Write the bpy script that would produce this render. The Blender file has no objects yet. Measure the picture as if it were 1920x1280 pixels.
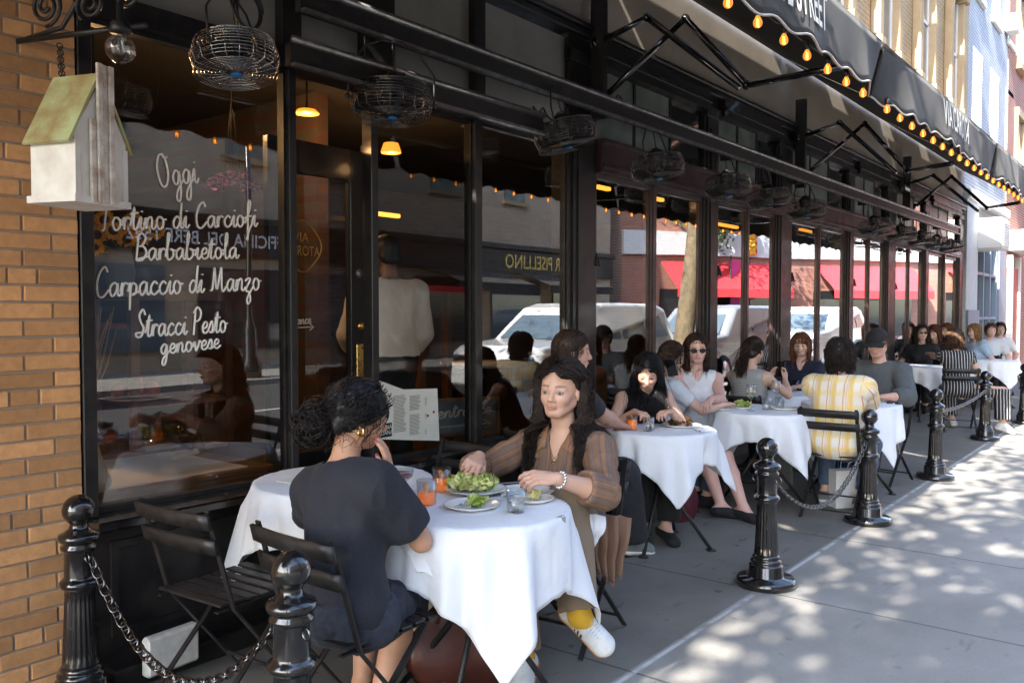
import bpy, math, random
import numpy as np
from mathutils import Vector, Matrix
random.seed(7); RNG = np.random.default_rng(7)
R = math.radians
S = bpy.context.scene
COL = S.collection

# ---------------------------------------------------------------- camera
FPX, PSI, THE, CH = 1600.0, R(38.4), -math.atan(54 / 1600.0), 1.5
_fw = np.array([math.cos(THE) * math.cos(PSI), math.cos(THE) * math.sin(PSI), math.sin(THE)])
_rt = np.array([math.sin(PSI), -math.cos(PSI), 0.0]); _up = np.cross(_rt, _fw)
cam = bpy.data.cameras.new('camera'); camo = bpy.data.objects.new('camera', cam); COL.objects.link(camo)
camo.location = (0, 0, CH)
camo.matrix_world = Matrix(((_rt[0], _up[0], -_fw[0], 0), (_rt[1], _up[1], -_fw[1], 0), (_rt[2], _up[2], -_fw[2], CH), (0, 0, 0, 1)))
cam.sensor_width = 36.0; cam.lens = 30.0; cam.clip_start = 0.05; cam.clip_end = 600
S.camera = camo

# ---------------------------------------------------------------- light
SUN_A, SUN_B = 1.30, 0.10                     # the light travels (a, b, -1)
w = bpy.data.worlds.new('World'); S.world = w; w.use_nodes = True
nt = w.node_tree; bg = nt.nodes['Background']
sky = nt.nodes.new('ShaderNodeTexSky'); sky.sky_type = 'NISHITA'; sky.sun_disc = False
sky.sun_elevation = math.atan(1 / math.hypot(SUN_A, SUN_B)); sky.sun_rotation = math.atan2(-SUN_A, -SUN_B)
sky.air_density = 1.0; sky.dust_density = 1.2
nt.links.new(sky.outputs[0], bg.inputs[0]); bg.inputs[1].default_value = 0.15
sl = bpy.data.lights.new('sun', 'SUN'); sl.energy = 3.8; sl.angle = R(0.53); sl.color = (1.0, 0.94, 0.85)
so = bpy.data.objects.new('sun', sl); COL.objects.link(so)
so.rotation_euler = Vector((SUN_A, SUN_B, -1)).to_track_quat('-Z', 'Y').to_euler(); so.location = (-8, 0, 12)
S.view_settings.view_transform = 'Standard'; S.view_settings.look = 'None'
S.view_settings.exposure = 2.85; S.view_settings.gamma = 1.0; S.view_settings.use_curve_mapping = False
S.render.engine = 'CYCLES'
try:
    S.cycles.use_denoising = True; S.cycles.denoiser = 'OPENIMAGEDENOISE'
    S.cycles.max_bounces = 10; S.cycles.transparent_max_bounces = 16; S.cycles.glossy_bounces = 5
    S.cycles.transmission_bounces = 8; S.cycles.caustics_reflective = False; S.cycles.caustics_refractive = False
    S.cycles.sample_clamp_indirect = 6.0
except Exception: pass

# ---------------------------------------------------------------- pixel -> point helpers
def _ray(u, v): return _fw + _rt * (u - 960) / FPX + _up * (640 - v) / FPX
def _on(ax, val, u, v):
    d = _ray(u, v); t = (val - (0, 0, CH)[ax]) / d[ax]; p = np.array([0, 0, CH]) + t * d; return Vector(p)
def PY(u, v, y): return _on(1, y, u, v)
def PZ(u, v, z): return _on(2, z, u, v)
def PX(u, v, x): return _on(0, x, u, v)

# ---------------------------------------------------------------- materials
MATS = {}
def _nodes(name):
    m = bpy.data.materials.new(name); m.use_nodes = True
    t = m.node_tree; return m, t, t.nodes['Principled BSDF']
def c4(c): return (c[0], c[1], c[2], 1.0)
def mat(name, col, rough=0.5, metal=0.0, var=None, bump=None, coat=0.0, spec=0.5, island=0.0, trans=0.0, ior=1.45, emit=None, attr=None, sheen=0.0, sss=0.0, rvar=0.0):
    """procedural principled material. var=(scale, colour2, amount[, detail]); bump=(scale, strength[, distance])"""
    m, t, b = _nodes(name); N, L = t.nodes, t.links
    b.inputs['Base Color'].default_value = c4(col); b.inputs['Roughness'].default_value = rough
    b.inputs['Metallic'].default_value = metal; b.inputs['Coat Weight'].default_value = coat; b.inputs['Coat Roughness'].default_value = 0.08
    b.inputs['Specular IOR Level'].default_value = spec; b.inputs['IOR'].default_value = ior
    b.inputs['Transmission Weight'].default_value = trans
    if sheen: b.inputs['Sheen Weight'].default_value = sheen
    if sss:
        b.inputs['Subsurface Weight'].default_value = sss; b.inputs['Subsurface Radius'].default_value = (0.012, 0.005, 0.003); b.inputs['Subsurface Scale'].default_value = 1.0
    tc = N.new('ShaderNodeTexCoord'); cur = None
    if attr:
        a = N.new('ShaderNodeAttribute'); a.attribute_name = attr; cur = a.outputs['Color']
    if var:
        nz = N.new('ShaderNodeTexNoise'); nz.inputs['Scale'].default_value = var[0]; nz.inputs['Detail'].default_value = var[3] if len(var) > 3 else 5.0
        nz.inputs['Roughness'].default_value = 0.62
        L.new(tc.outputs['Object'], nz.inputs['Vector'])
        rp = N.new('ShaderNodeValToRGB'); rp.color_ramp.elements[0].position = 0.38; rp.color_ramp.elements[1].position = 0.66
        L.new(nz.outputs['Fac'], rp.inputs[0])
        mu = N.new('ShaderNodeMath'); mu.operation = 'MULTIPLY'; mu.inputs[1].default_value = var[2]; L.new(rp.outputs[0], mu.inputs[0])
        mx = N.new('ShaderNodeMix'); mx.data_type = 'RGBA'; L.new(mu.outputs[0], mx.inputs[0])
        if cur is not None: L.new(cur, mx.inputs[6])
        else: mx.inputs[6].default_value = c4(col)
        mx.inputs[7].default_value = c4(var[1]); cur = mx.outputs[2]
        if rvar:
            ra = N.new('ShaderNodeMath'); ra.operation = 'MULTIPLY_ADD'; ra.inputs[1].default_value = rvar; ra.inputs[2].default_value = rough
            L.new(rp.outputs[0], ra.inputs[0]); L.new(ra.outputs[0], b.inputs['Roughness'])
    if island:
        g = N.new('ShaderNodeNewGeometry'); hs = N.new('ShaderNodeHueSaturation')
        mp = N.new('ShaderNodeMapRange'); mp.inputs[3].default_value = 1 - island; mp.inputs[4].default_value = 1 + island
        L.new(g.outputs['Random Per Island'], mp.inputs[0]); L.new(mp.outputs[0], hs.inputs['Value'])
        if cur is not None: L.new(cur, hs.inputs['Color'])
        else: hs.inputs['Color'].default_value = c4(col)
        cur = hs.outputs[0]
    if cur is not None: L.new(cur, b.inputs['Base Color'])
    if bump:
        n2 = N.new('ShaderNodeTexNoise'); n2.inputs['Scale'].default_value = bump[0]; n2.inputs['Detail'].default_value = 6.0
        L.new(tc.outputs['Object'], n2.inputs['Vector'])
        bp = N.new('ShaderNodeBump'); bp.inputs['Strength'].default_value = bump[1]; bp.inputs['Distance'].default_value = bump[2] if len(bump) > 2 else 0.01
        L.new(n2.outputs['Fac'], bp.inputs['Height']); L.new(bp.outputs[0], b.inputs['Normal'])
    if emit:
        b.inputs['Emission Color'].default_value = c4(emit[0]); b.inputs['Emission Strength'].default_value = emit[1]
    MATS[name] = m; return m
def glass_pane(name, tint=(0.96, 0.975, 0.97), ior=1.5, boost=1.7):
    """thin flat pane: straight-through transmission + fresnel mirror of both faces"""
    m = bpy.data.materials.new(name); m.use_nodes = True; t = m.node_tree; N, L = t.nodes, t.links
    N.remove(N['Principled BSDF'])
    tr = N.new('ShaderNodeBsdfTransparent'); tr.inputs[0].default_value = c4(tint)
    gl = N.new('ShaderNodeBsdfGlossy'); gl.inputs['Roughness'].default_value = 0.0; gl.inputs[0].default_value = (1, 1, 1, 1)
    fr = N.new('ShaderNodeFresnel'); fr.inputs[0].default_value = ior
    tc = N.new('ShaderNodeTexCoord'); nz = N.new('ShaderNodeTexNoise'); nz.inputs['Scale'].default_value = 1.1; nz.inputs['Detail'].default_value = 1.0
    L.new(tc.outputs['Object'], nz.inputs['Vector'])
    bp = N.new('ShaderNodeBump'); bp.inputs['Strength'].default_value = 0.02; bp.inputs['Distance'].default_value = 0.05
    L.new(nz.outputs['Fac'], bp.inputs['Height']); L.new(bp.outputs[0], gl.inputs['Normal'])
    mu = N.new('ShaderNodeMath'); mu.operation = 'MULTIPLY'; mu.inputs[1].default_value = boost; mu.use_clamp = True
    L.new(fr.outputs[0], mu.inputs[0])
    mx = N.new('ShaderNodeMixShader'); L.new(mu.outputs[0], mx.inputs[0]); L.new(tr.outputs[0], mx.inputs[1]); L.new(gl.outputs[0], mx.inputs[2])
    L.new(mx.outputs[0], N['Material Output'].inputs[0]); MATS[name] = m; return m
def brick_mat(name, c1, c2, mortar, bw=0.205, bh=0.068, ms=0.010, rough=0.85, axis='XZ', bump=0.5):
    m, t, b = _nodes(name); N, L = t.nodes, t.links
    tc = N.new('ShaderNodeTexCoord'); sp = N.new('ShaderNodeSeparateXYZ'); cb = N.new('ShaderNodeCombineXYZ')
    L.new(tc.outputs['Object'], sp.inputs[0]); L.new(sp.outputs[axis[0]], cb.inputs[0]); L.new(sp.outputs[axis[1]], cb.inputs[1])
    br = N.new('ShaderNodeTexBrick'); br.inputs['Scale'].default_value = 1.0; br.inputs['Brick Width'].default_value = bw; br.inputs['Row Height'].default_value = bh
    br.inputs['Mortar Size'].default_value = ms; br.inputs['Color1'].default_value = c4(c1); br.inputs['Color2'].default_value = c4(c2); br.inputs['Mortar'].default_value = c4(mortar)
    L.new(cb.outputs[0], br.inputs['Vector'])
    nz = N.new('ShaderNodeTexNoise'); nz.inputs['Scale'].default_value = 1.3; nz.inputs['Detail'].default_value = 8; L.new(tc.outputs['Object'], nz.inputs['Vector'])
    hs = N.new('ShaderNodeHueSaturation'); mp = N.new('ShaderNodeMapRange'); mp.inputs[3].default_value = 0.7; mp.inputs[4].default_value = 1.3
    L.new(nz.outputs['Fac'], mp.inputs[0]); L.new(mp.outputs[0], hs.inputs['Value']); L.new(br.outputs['Color'], hs.inputs['Color'])
    L.new(hs.outputs[0], b.inputs['Base Color']); b.inputs['Roughness'].default_value = rough
    bp = N.new('ShaderNodeBump'); bp.inputs['Strength'].default_value = bump; bp.inputs['Distance'].default_value = 0.01; bp.invert = True
    L.new(br.outputs['Fac'], bp.inputs['Height']); L.new(bp.outputs[0], b.inputs['Normal'])
    MATS[name] = m; return m

# ---------------------------------------------------------------- mesh builder
class MB:
    def __init__(s): s.v, s.f, s.m, s.sm = [], [], [], []
    def add(s, vs, fs, mi=0, smooth=False):
        o = len(s.v); s.v += [tuple(p) for p in vs]
        for f in fs: s.f.append(tuple(i + o for i in f)); s.m.append(mi); s.sm.append(smooth)
        return s
    def box(s, c, d, rz=0.0, M=None, mi=0, ch=0.0):
        """box centre c, size d; ch chamfers all edges"""
        hx, hy, hz = d[0] / 2, d[1] / 2, d[2] / 2
        T = Matrix.Translation(Vector(c)) @ (M if M is not None else Matrix.Rotation(rz, 4, 'Z'))
        if ch <= 0:
            vs = [T @ Vector((x * hx, y * hy, z * hz)) for x in (-1, 1) for y in (-1, 1) for z in (-1, 1)]
            fs = [(0, 1, 3, 2), (4, 6, 7, 5), (0, 4, 5, 1), (2, 3, 7, 6), (0, 2, 6, 4), (1, 5, 7, 3)]
            return s.add(vs, fs, mi)
        ch = min(ch, hx * .9, hy * .9, hz * .9); bm_v = []; idx = {}
        for x in (-1, 1):
            for y in (-1, 1):
                for z in (-1, 1):
                    for a in range(3):
                        p = [x * hx, y * hy, z * hz]
                        for k in range(3):
                            if k != a: p[k] -= (x, y, z)[k] * ch
                        idx[(x, y, z, a)] = len(bm_v); bm_v.append(T @ Vector(p))
        fs = []
        for a in range(3):
            b, c2 = (a + 1) % 3, (a + 2) % 3
            for sg in (-1, 1):
                def key(p, q):
                    k = [0, 0, 0]; k[a] = sg; k[b] = p; k[c2] = q; return (k[0], k[1], k[2], a)
                q = [idx[key(-1, -1)], idx[key(1, -1)], idx[key(1, 1)], idx[key(-1, 1)]]
                fs.append(q if sg > 0 else q[::-1])
            for p in (-1, 1):
                for q in (-1, 1):
                    def k2(sa, ax):
                        k = [0, 0, 0]; k[a] = sa; k[b] = p; k[c2] = q; return (k[0], k[1], k[2], ax)
                    e = [idx[k2(-1, b)], idx[k2(1, b)], idx[k2(1, c2)], idx[k2(-1, c2)]]
                    fs.append(e if p * q > 0 else e[::-1])
        for x in (-1, 1):
            for y in (-1, 1):
                for z in (-1, 1):
                    q = [idx[(x, y, z, 0)], idx[(x, y, z, 1)], idx[(x, y, z, 2)]]
                    fs.append(q if x * y * z > 0 else q[::-1])
        return s.add(bm_v, fs, mi)
    def span(s, x, y, z, mi=0, ch=0.0):
        return s.box(((x[0] + x[1]) / 2, (y[0] + y[1]) / 2, (z[0] + z[1]) / 2), (abs(x[1] - x[0]), abs(y[1] - y[0]), abs(z[1] - z[0])), mi=mi, ch=ch)
    def bar(s, a, b, w, h, upv=(0, 0, 1), mi=0, ch=0.0):
        a, b = Vector(a), Vector(b); d = b - a; x = d.normalized(); u = Vector(upv)
        if abs(x.dot(u)) > .99: u = Vector((1, 0, 0))
        y = u.cross(x).normalized(); z = x.cross(y)
        M = Matrix(((x[0], y[0], z[0], 0), (x[1], y[1], z[1], 0), (x[2], y[2], z[2], 0), (0, 0, 0, 1)))
        return s.box((a + b) / 2, (d.length, w, h), M=M, mi=mi, ch=ch)
    def tube(s, pts, r, seg=8, mi=0, closed=False, cap=True):
        pts = [Vector(p) for p in pts]; n = len(pts); rr = r if hasattr(r, '__len__') else [r] * n
        vs, fs = [], []; prev = None
        for i, p in enumerate(pts):
            a = pts[(i - 1) % n] if (closed or i > 0) else p; b = pts[(i + 1) % n] if (closed or i < n - 1) else p
            t = (b - a).normalized()
            if prev is None:
                u = Vector((0, 0, 1)) if abs(t.z) < .9 else Vector((1, 0, 0))
            else: u = prev
            x = (u - t * u.dot(t)); x = x.normalized() if x.length > 1e-6 else t.orthogonal().normalized(); y = t.cross(x); prev = x
            for k in range(seg):
                an = 2 * math.pi * k / seg; vs.append(p + (x * math.cos(an) + y * math.sin(an)) * rr[i])
        for i in range(n if closed else n - 1):
            j = (i + 1) % n
            for k in range(seg): fs.append((i * seg + k, i * seg + (k + 1) % seg, j * seg + (k + 1) % seg, j * seg + k))
        if cap and not closed: fs += [tuple(range(seg))[::-1], tuple(range((n - 1) * seg, n * seg))]
        return s.add(vs, fs, mi, True)
    def lathe(s, prof, seg=32, c=(0, 0, 0), mi=0, M=None, flute=None, smooth=True):
        """prof: [(r, z)...] about z; flute=(z0, z1, count, depth)"""
        c = Vector(c); vs, fs = [], []
        for (r, z) in prof:
            for k in range(seg):
                an = 2 * math.pi * k / seg; q = r
                if flute and flute[0] < z < flute[1]: q = r - flute[3] * abs(math.cos(an * flute[2] / 2)) ** 0.7
                p = Vector((q * math.cos(an), q * math.sin(an), z))
                vs.append((M @ p if M is not None else p) + c)
        for i in range(len(prof) - 1):
            for k in range(seg): fs.append((i * seg + k, i * seg + (k + 1) % seg, (i + 1) * seg + (k + 1) % seg, (i + 1) * seg + k))
        if prof[0][0] > 1e-5: fs.append(tuple(range(seg))[::-1])
        if prof[-1][0] > 1e-5: fs.append(tuple(range((len(prof) - 1) * seg, len(prof) * seg)))
        return s.add(vs, fs, mi, smooth)
    def ball(s, c, r, seg=16, rings=10, M=None, mi=0):
        r = r if hasattr(r, '__len__') else (r, r, r); c = Vector(c); vs, fs = [], []
        for i in range(rings + 1):
            th = math.pi * i / rings
            for k in range(seg):
                ph = 2 * math.pi * k / seg; p = Vector((r[0] * math.sin(th) * math.cos(ph), r[1] * math.sin(th) * math.sin(ph), r[2] * math.cos(th)))
                vs.append((M @ p if M is not None else p) + c)
        for i in range(rings):
            for k in range(seg): fs.append((i * seg + k, (i + 1) * seg + k, (i + 1) * seg + (k + 1) % seg, i * seg + (k + 1) % seg))
        return s.add(vs, fs, mi, True)
    def ring(s, c, R_, r, seg=32, ms=6, M=None, mi=0, z=0.0):
        pts = []
        for k in range(seg):
            an = 2 * math.pi * k / seg; p = Vector((R_ * math.cos(an), R_ * math.sin(an), z)); pts.append((M @ p if M is not None else p) + Vector(c))
        return s.tube(pts, r, ms, mi, closed=True)
    def prism(s, poly, o, ux, uy, depth, mi=0):
        """poly 2d points; extruded along ux x uy by depth from plane at o"""
        o, ux, uy = Vector(o), Vector(ux), Vector(uy); n = ux.cross(uy).normalized() * depth; k = len(poly)
        vs = [o + ux * p[0] + uy * p[1] for p in poly] + [o + ux * p[0] + uy * p[1] + n for p in poly]
        fs = [tuple(range(k))[::-1], tuple(range(k, 2 * k))] + [(i, (i + 1) % k, k + (i + 1) % k, k + i) for i in range(k)]
        return s.add(vs, fs, mi)
    def grid(s, fn, nu, nv, mi=0, smooth=True, thick=None):
        vs = [fn(i / nu, j / nv) for i in range(nu + 1) for j in range(nv + 1)]
        fs = [(i * (nv + 1) + j, (i + 1) * (nv + 1) + j, (i + 1) * (nv + 1) + j + 1, i * (nv + 1) + j + 1) for i in range(nu) for j in range(nv)]
        return s.add(vs, fs, mi, smooth)
    def build(s, name, mats, parent=None, world=True):
        me = bpy.data.meshes.new(name)
        vs = s.v
        if parent is not None and world:
            r = parent
            while r.parent: r = r.parent
            I = (Matrix.Translation(r.location) @ r.rotation_euler.to_matrix().to_4x4()).inverted(); vs = [tuple(I @ Vector(p)) for p in vs]
        me.from_pydata(vs, [], s.f)
        for m in (mats if isinstance(mats, (list, tuple)) else [mats]): me.materials.append(MATS[m] if isinstance(m, str) else m)
        me.polygons.foreach_set('material_index', s.m); me.polygons.foreach_set('use_smooth', s.sm)
        me.update(); o = bpy.data.objects.new(name, me); COL.objects.link(o)
        if parent is not None: o.parent = parent
        return o
def tag(o, label=None, cat=None, group=None, kind=None):
    if label: o['label'] = label
    if cat: o['category'] = cat
    if group: o['group'] = group
    if kind: o['kind'] = kind
    return o
def thing(name, label, cat, loc=(0, 0, 0), rz=0.0, group=None):
    o = bpy.data.objects.new(name, None); o.empty_display_size = 0.1; COL.objects.link(o); o.location = loc; o.rotation_euler = (0, 0, rz)
    return tag(o, label, cat, group)
def kids(o): return [c for c in bpy.data.objects if c.parent == o]
def copy_tree(o, parent=None):
    c = o.copy(); COL.objects.link(c)
    if parent is not None: c.parent = parent
    for ch in kids(o): copy_tree(ch, c)
    return c
def dup(o, loc, rz=None, label=None, group=None):
    c = copy_tree(o); c.location = loc
    if rz is not None: c.rotation_euler = (0, 0, rz)
    if label: c['label'] = label
    if group: c['group'] = group
    return c
def text_mb(txt, o, ux, uy, height, depth=0.002, stretch=1.0, bold=0.0, space=1.0):
    """extruded lettering from the built-in font, centred at o, laid out along ux / uy"""
    cu = bpy.data.curves.new('t', 'FONT'); cu.body = txt; cu.size = 1.0; cu.align_x = 'CENTER'; cu.align_y = 'CENTER'; cu.offset = bold; cu.space_character = space
    cu.resolution_u = 3
    ob = bpy.data.objects.new('t', cu); COL.objects.link(ob); bpy.context.view_layer.update()
    me = ob.to_mesh(); o, ux, uy = Vector(o), Vector(ux).normalized(), Vector(uy).normalized(); n = ux.cross(uy)
    mb = MB(); vs = [o + ux * (v.co.x * height * stretch) + uy * (v.co.y * height) + n * depth for v in me.vertices]
    mb.add(vs, [tuple(p.vertices) for p in me.polygons]); ob.to_mesh_clear(); bpy.data.objects.remove(ob); bpy.data.curves.remove(cu)
    return mb
def crom(P, n=6):
    """catmull-rom through 2d/3d points"""
    P = [np.array(p, float) for p in P]; out = []
    for i in range(len(P) - 1):
        p0 = P[max(i - 1, 0)]; p1 = P[i]; p2 = P[i + 1]; p3 = P[min(i + 2, len(P) - 1)]
        for k in range(n):
            t = k / n; out.append(.5 * ((2 * p1) + (p2 - p0) * t + (2 * p0 - 5 * p1 + 4 * p2 - p3) * t * t + (3 * p1 - p0 - 3 * p2 + p3) * t ** 3))
    out.append(P[-1]); return out
# ---------------------------------------------------------------- material library
D = 3.55                                             # plane of the shop front glass
mat('black_paint', (0.010, 0.0095, 0.010), 0.40, var=(9, (0.03, 0.026, 0.024), 0.7), bump=(30, 0.12, 0.004), coat=0.08, spec=0.35, rvar=0.2)
mat('black_gloss', (0.006, 0.006, 0.007), 0.16, coat=0.9, bump=(14, 0.10, 0.004), var=(18, (0.018, 0.017, 0.017), 0.6), rvar=0.12)
mat('black_metal', (0.010, 0.010, 0.011), 0.38, var=(25, (0.035, 0.03, 0.028), 0.5), bump=(60, 0.1, 0.002), rvar=0.15)
mat('rail_metal', (0.30, 0.29, 0.28), 0.3, metal=0.85, var=(14, (0.10, 0.095, 0.09), 0.7), rvar=0.2)
mat('oxblood_paint', (0.050, 0.025, 0.024), 0.38, var=(6, (0.030, 0.017, 0.017), 0.8), bump=(24, 0.15, 0.004), coat=0.15, rvar=0.2)
mat('grey_panel', (0.30, 0.285, 0.26), 0.42, var=(2.2, (0.20, 0.20, 0.18), 0.9), bump=(60, 0.12, 0.003), rvar=0.25)
mat('green_panel', (0.20, 0.235, 0.205), 0.32, var=(2.2, (0.085, 0.105, 0.09), 0.9), rvar=0.25)
mat('soffit_wall', (0.36, 0.31, 0.255), 0.85, var=(1.8, (0.28, 0.24, 0.195), 0.8), bump=(40, 0.2, 0.004))
mat('awning_black', (0.011, 0.0105, 0.011), 0.85, var=(3, (0.030, 0.028, 0.027), 0.8), bump=(160, 0.25, 0.002), sheen=0.08)
mat('awning_under', (0.017, 0.012, 0.009), 0.85, var=(2.5, (0.026, 0.019, 0.014), 0.7), bump=(160, 0.2, 0.002))  # same fabric as awning_black; the underside's shaded look is put into this colour
mat('piping', (0.45, 0.42, 0.38), 0.7)
mat('letter_white', (0.72, 0.70, 0.66), 0.7)
mat('chalk_white', (0.85, 0.85, 0.83), 0.8)
mat('letter_gold', (0.55, 0.36, 0.10), 0.35, metal=0.4)
mat('brass', (0.78, 0.52, 0.16), 0.22, metal=1.0, var=(30, (0.45, 0.28, 0.08), 0.5), rvar=0.2)
mat('chrome', (0.72, 0.72, 0.72), 0.14, metal=1.0)
mat('dark_chrome', (0.16, 0.155, 0.15), 0.22, metal=1.0)
mat('badge_blue', (0.02, 0.16, 0.42), 0.3)
mat('mortar', (0.34, 0.28, 0.23), 0.95, bump=(80, 0.5, 0.004))
mat('brick_orange', (0.61, 0.315, 0.135), 0.82, var=(26, (0.46, 0.235, 0.105), 0.7), bump=(140, 0.35, 0.003), island=0.3)
mat('white_board', (0.62, 0.62, 0.6), 0.75, var=(20, (0.4, 0.39, 0.36), 0.6), bump=(30, 0.3, 0.004))
mat('wood_warm', (0.20, 0.085, 0.035), 0.45, var=(7, (0.12, 0.05, 0.02), 0.8), bump=(40, 0.15, 0.003))
mat('wood_sign', (0.42, 0.24, 0.12), 0.55, var=(14, (0.16, 0.085, 0.04), 0.8))
mat('wood_dark', (0.035, 0.020, 0.013), 0.4, var=(7, (0.02, 0.012, 0.008), 0.8))
mat('slate', (0.17, 0.21, 0.235), 0.75, var=(8, (0.22, 0.26, 0.285), 0.7))
mat('paper', (0.76, 0.76, 0.68), 0.9, var=(6, (0.66, 0.66, 0.59), 0.7))
mat('ink', (0.01, 0.01, 0.01), 0.8)
mat('ink_grey', (0.22, 0.22, 0.2), 0.9)
mat('red_wax', (0.35, 0.05, 0.04), 0.5)
mat('amber_glow', (0.9, 0.35, 0.06), 0.5, emit=((1.0, 0.22, 0.022), 0.32))
mat('amber_tube', (0.9, 0.5, 0.1), 0.5, emit=((1.0, 0.36, 0.04), 0.4))
mat('bulb_glass', (1.0, 0.50, 0.16), 0.05, emit=((1.0, 0.30, 0.045), 1.2))
mat('filament', (1, 0.7, 0.3), 0.5, emit=((1.0, 0.62, 0.20), 3.0))
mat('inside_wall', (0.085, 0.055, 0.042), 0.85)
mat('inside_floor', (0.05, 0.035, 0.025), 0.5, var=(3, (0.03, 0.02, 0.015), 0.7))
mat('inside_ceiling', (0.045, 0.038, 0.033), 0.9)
mat('concrete_white', (0.62, 0.63, 0.64), 0.8, var=(4, (0.5, 0.52, 0.54), 0.6), bump=(50, 0.2, 0.003))
mat('white_trim', (0.74, 0.73, 0.70), 0.6)
mat('blue_door', (0.22, 0.29, 0.36), 0.5)
mat('red_door', (0.30, 0.05, 0.035), 0.5)
mat('stone_tan', (0.42, 0.31, 0.18), 0.8, var=(5, (0.33, 0.235, 0.13), 0.6), bump=(40, 0.3, 0.004))
mat('dark_window', (0.02, 0.024, 0.028), 0.05, coat=1.0)
mat('sky_window', (0.10, 0.14, 0.17), 0.06, coat=1.0)
mat('asphalt', (0.05, 0.05, 0.052), 0.9, var=(3, (0.075, 0.073, 0.07), 0.6), bump=(120, 0.5, 0.006))
mat('line_white', (0.62, 0.62, 0.6), 0.8, var=(20, (0.3, 0.3, 0.3), 0.7))
mat('kerb_stone', (0.30, 0.29, 0.28), 0.85, var=(8, (0.22, 0.22, 0.21), 0.7))
mat('bark', (0.16, 0.125, 0.075), 0.95, var=(9, (0.08, 0.062, 0.04), 0.9), bump=(22, 0.9, 0.02))
mat('leaf', (0.055, 0.12, 0.022), 0.55, island=0.45)
mat('car_white', (0.75, 0.76, 0.77), 0.2, coat=0.8)
mat('car_silver', (0.42, 0.44, 0.46), 0.25, metal=0.5, coat=0.8)
mat('tyre', (0.02, 0.02, 0.02), 0.8)
mat('awning_red', (0.62, 0.045, 0.055), 0.75, var=(3, (0.5, 0.03, 0.04), 0.5))
mat('banner_pink', (0.62, 0.03, 0.22), 0.7)
mat('traffic_yellow', (0.70, 0.38, 0.03), 0.4)
mat('lamp_red', (0.5, 0.02, 0.02), 0.4)
brick_mat('brick_tan', (0.42, 0.27, 0.12), (0.35, 0.22, 0.095), (0.42, 0.36, 0.28), bump=0.3)
brick_mat('brick_white', (0.48, 0.50, 0.53), (0.43, 0.455, 0.49), (0.22, 0.26, 0.32), bump=0.9)
brick_mat('brick_red', (0.34, 0.10, 0.06), (0.28, 0.085, 0.05), (0.35, 0.30, 0.26))
brick_mat('brick_brown', (0.52, 0.38, 0.25), (0.43, 0.31, 0.20), (0.48, 0.43, 0.36), bw=0.21, bh=0.07)
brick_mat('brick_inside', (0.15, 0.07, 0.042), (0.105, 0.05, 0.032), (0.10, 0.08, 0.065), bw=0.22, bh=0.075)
glass_pane('pane', boost=3.6)
glass_pane('pane_left', boost=3.0)
glass_pane('pane_clear', boost=0.9)

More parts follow.
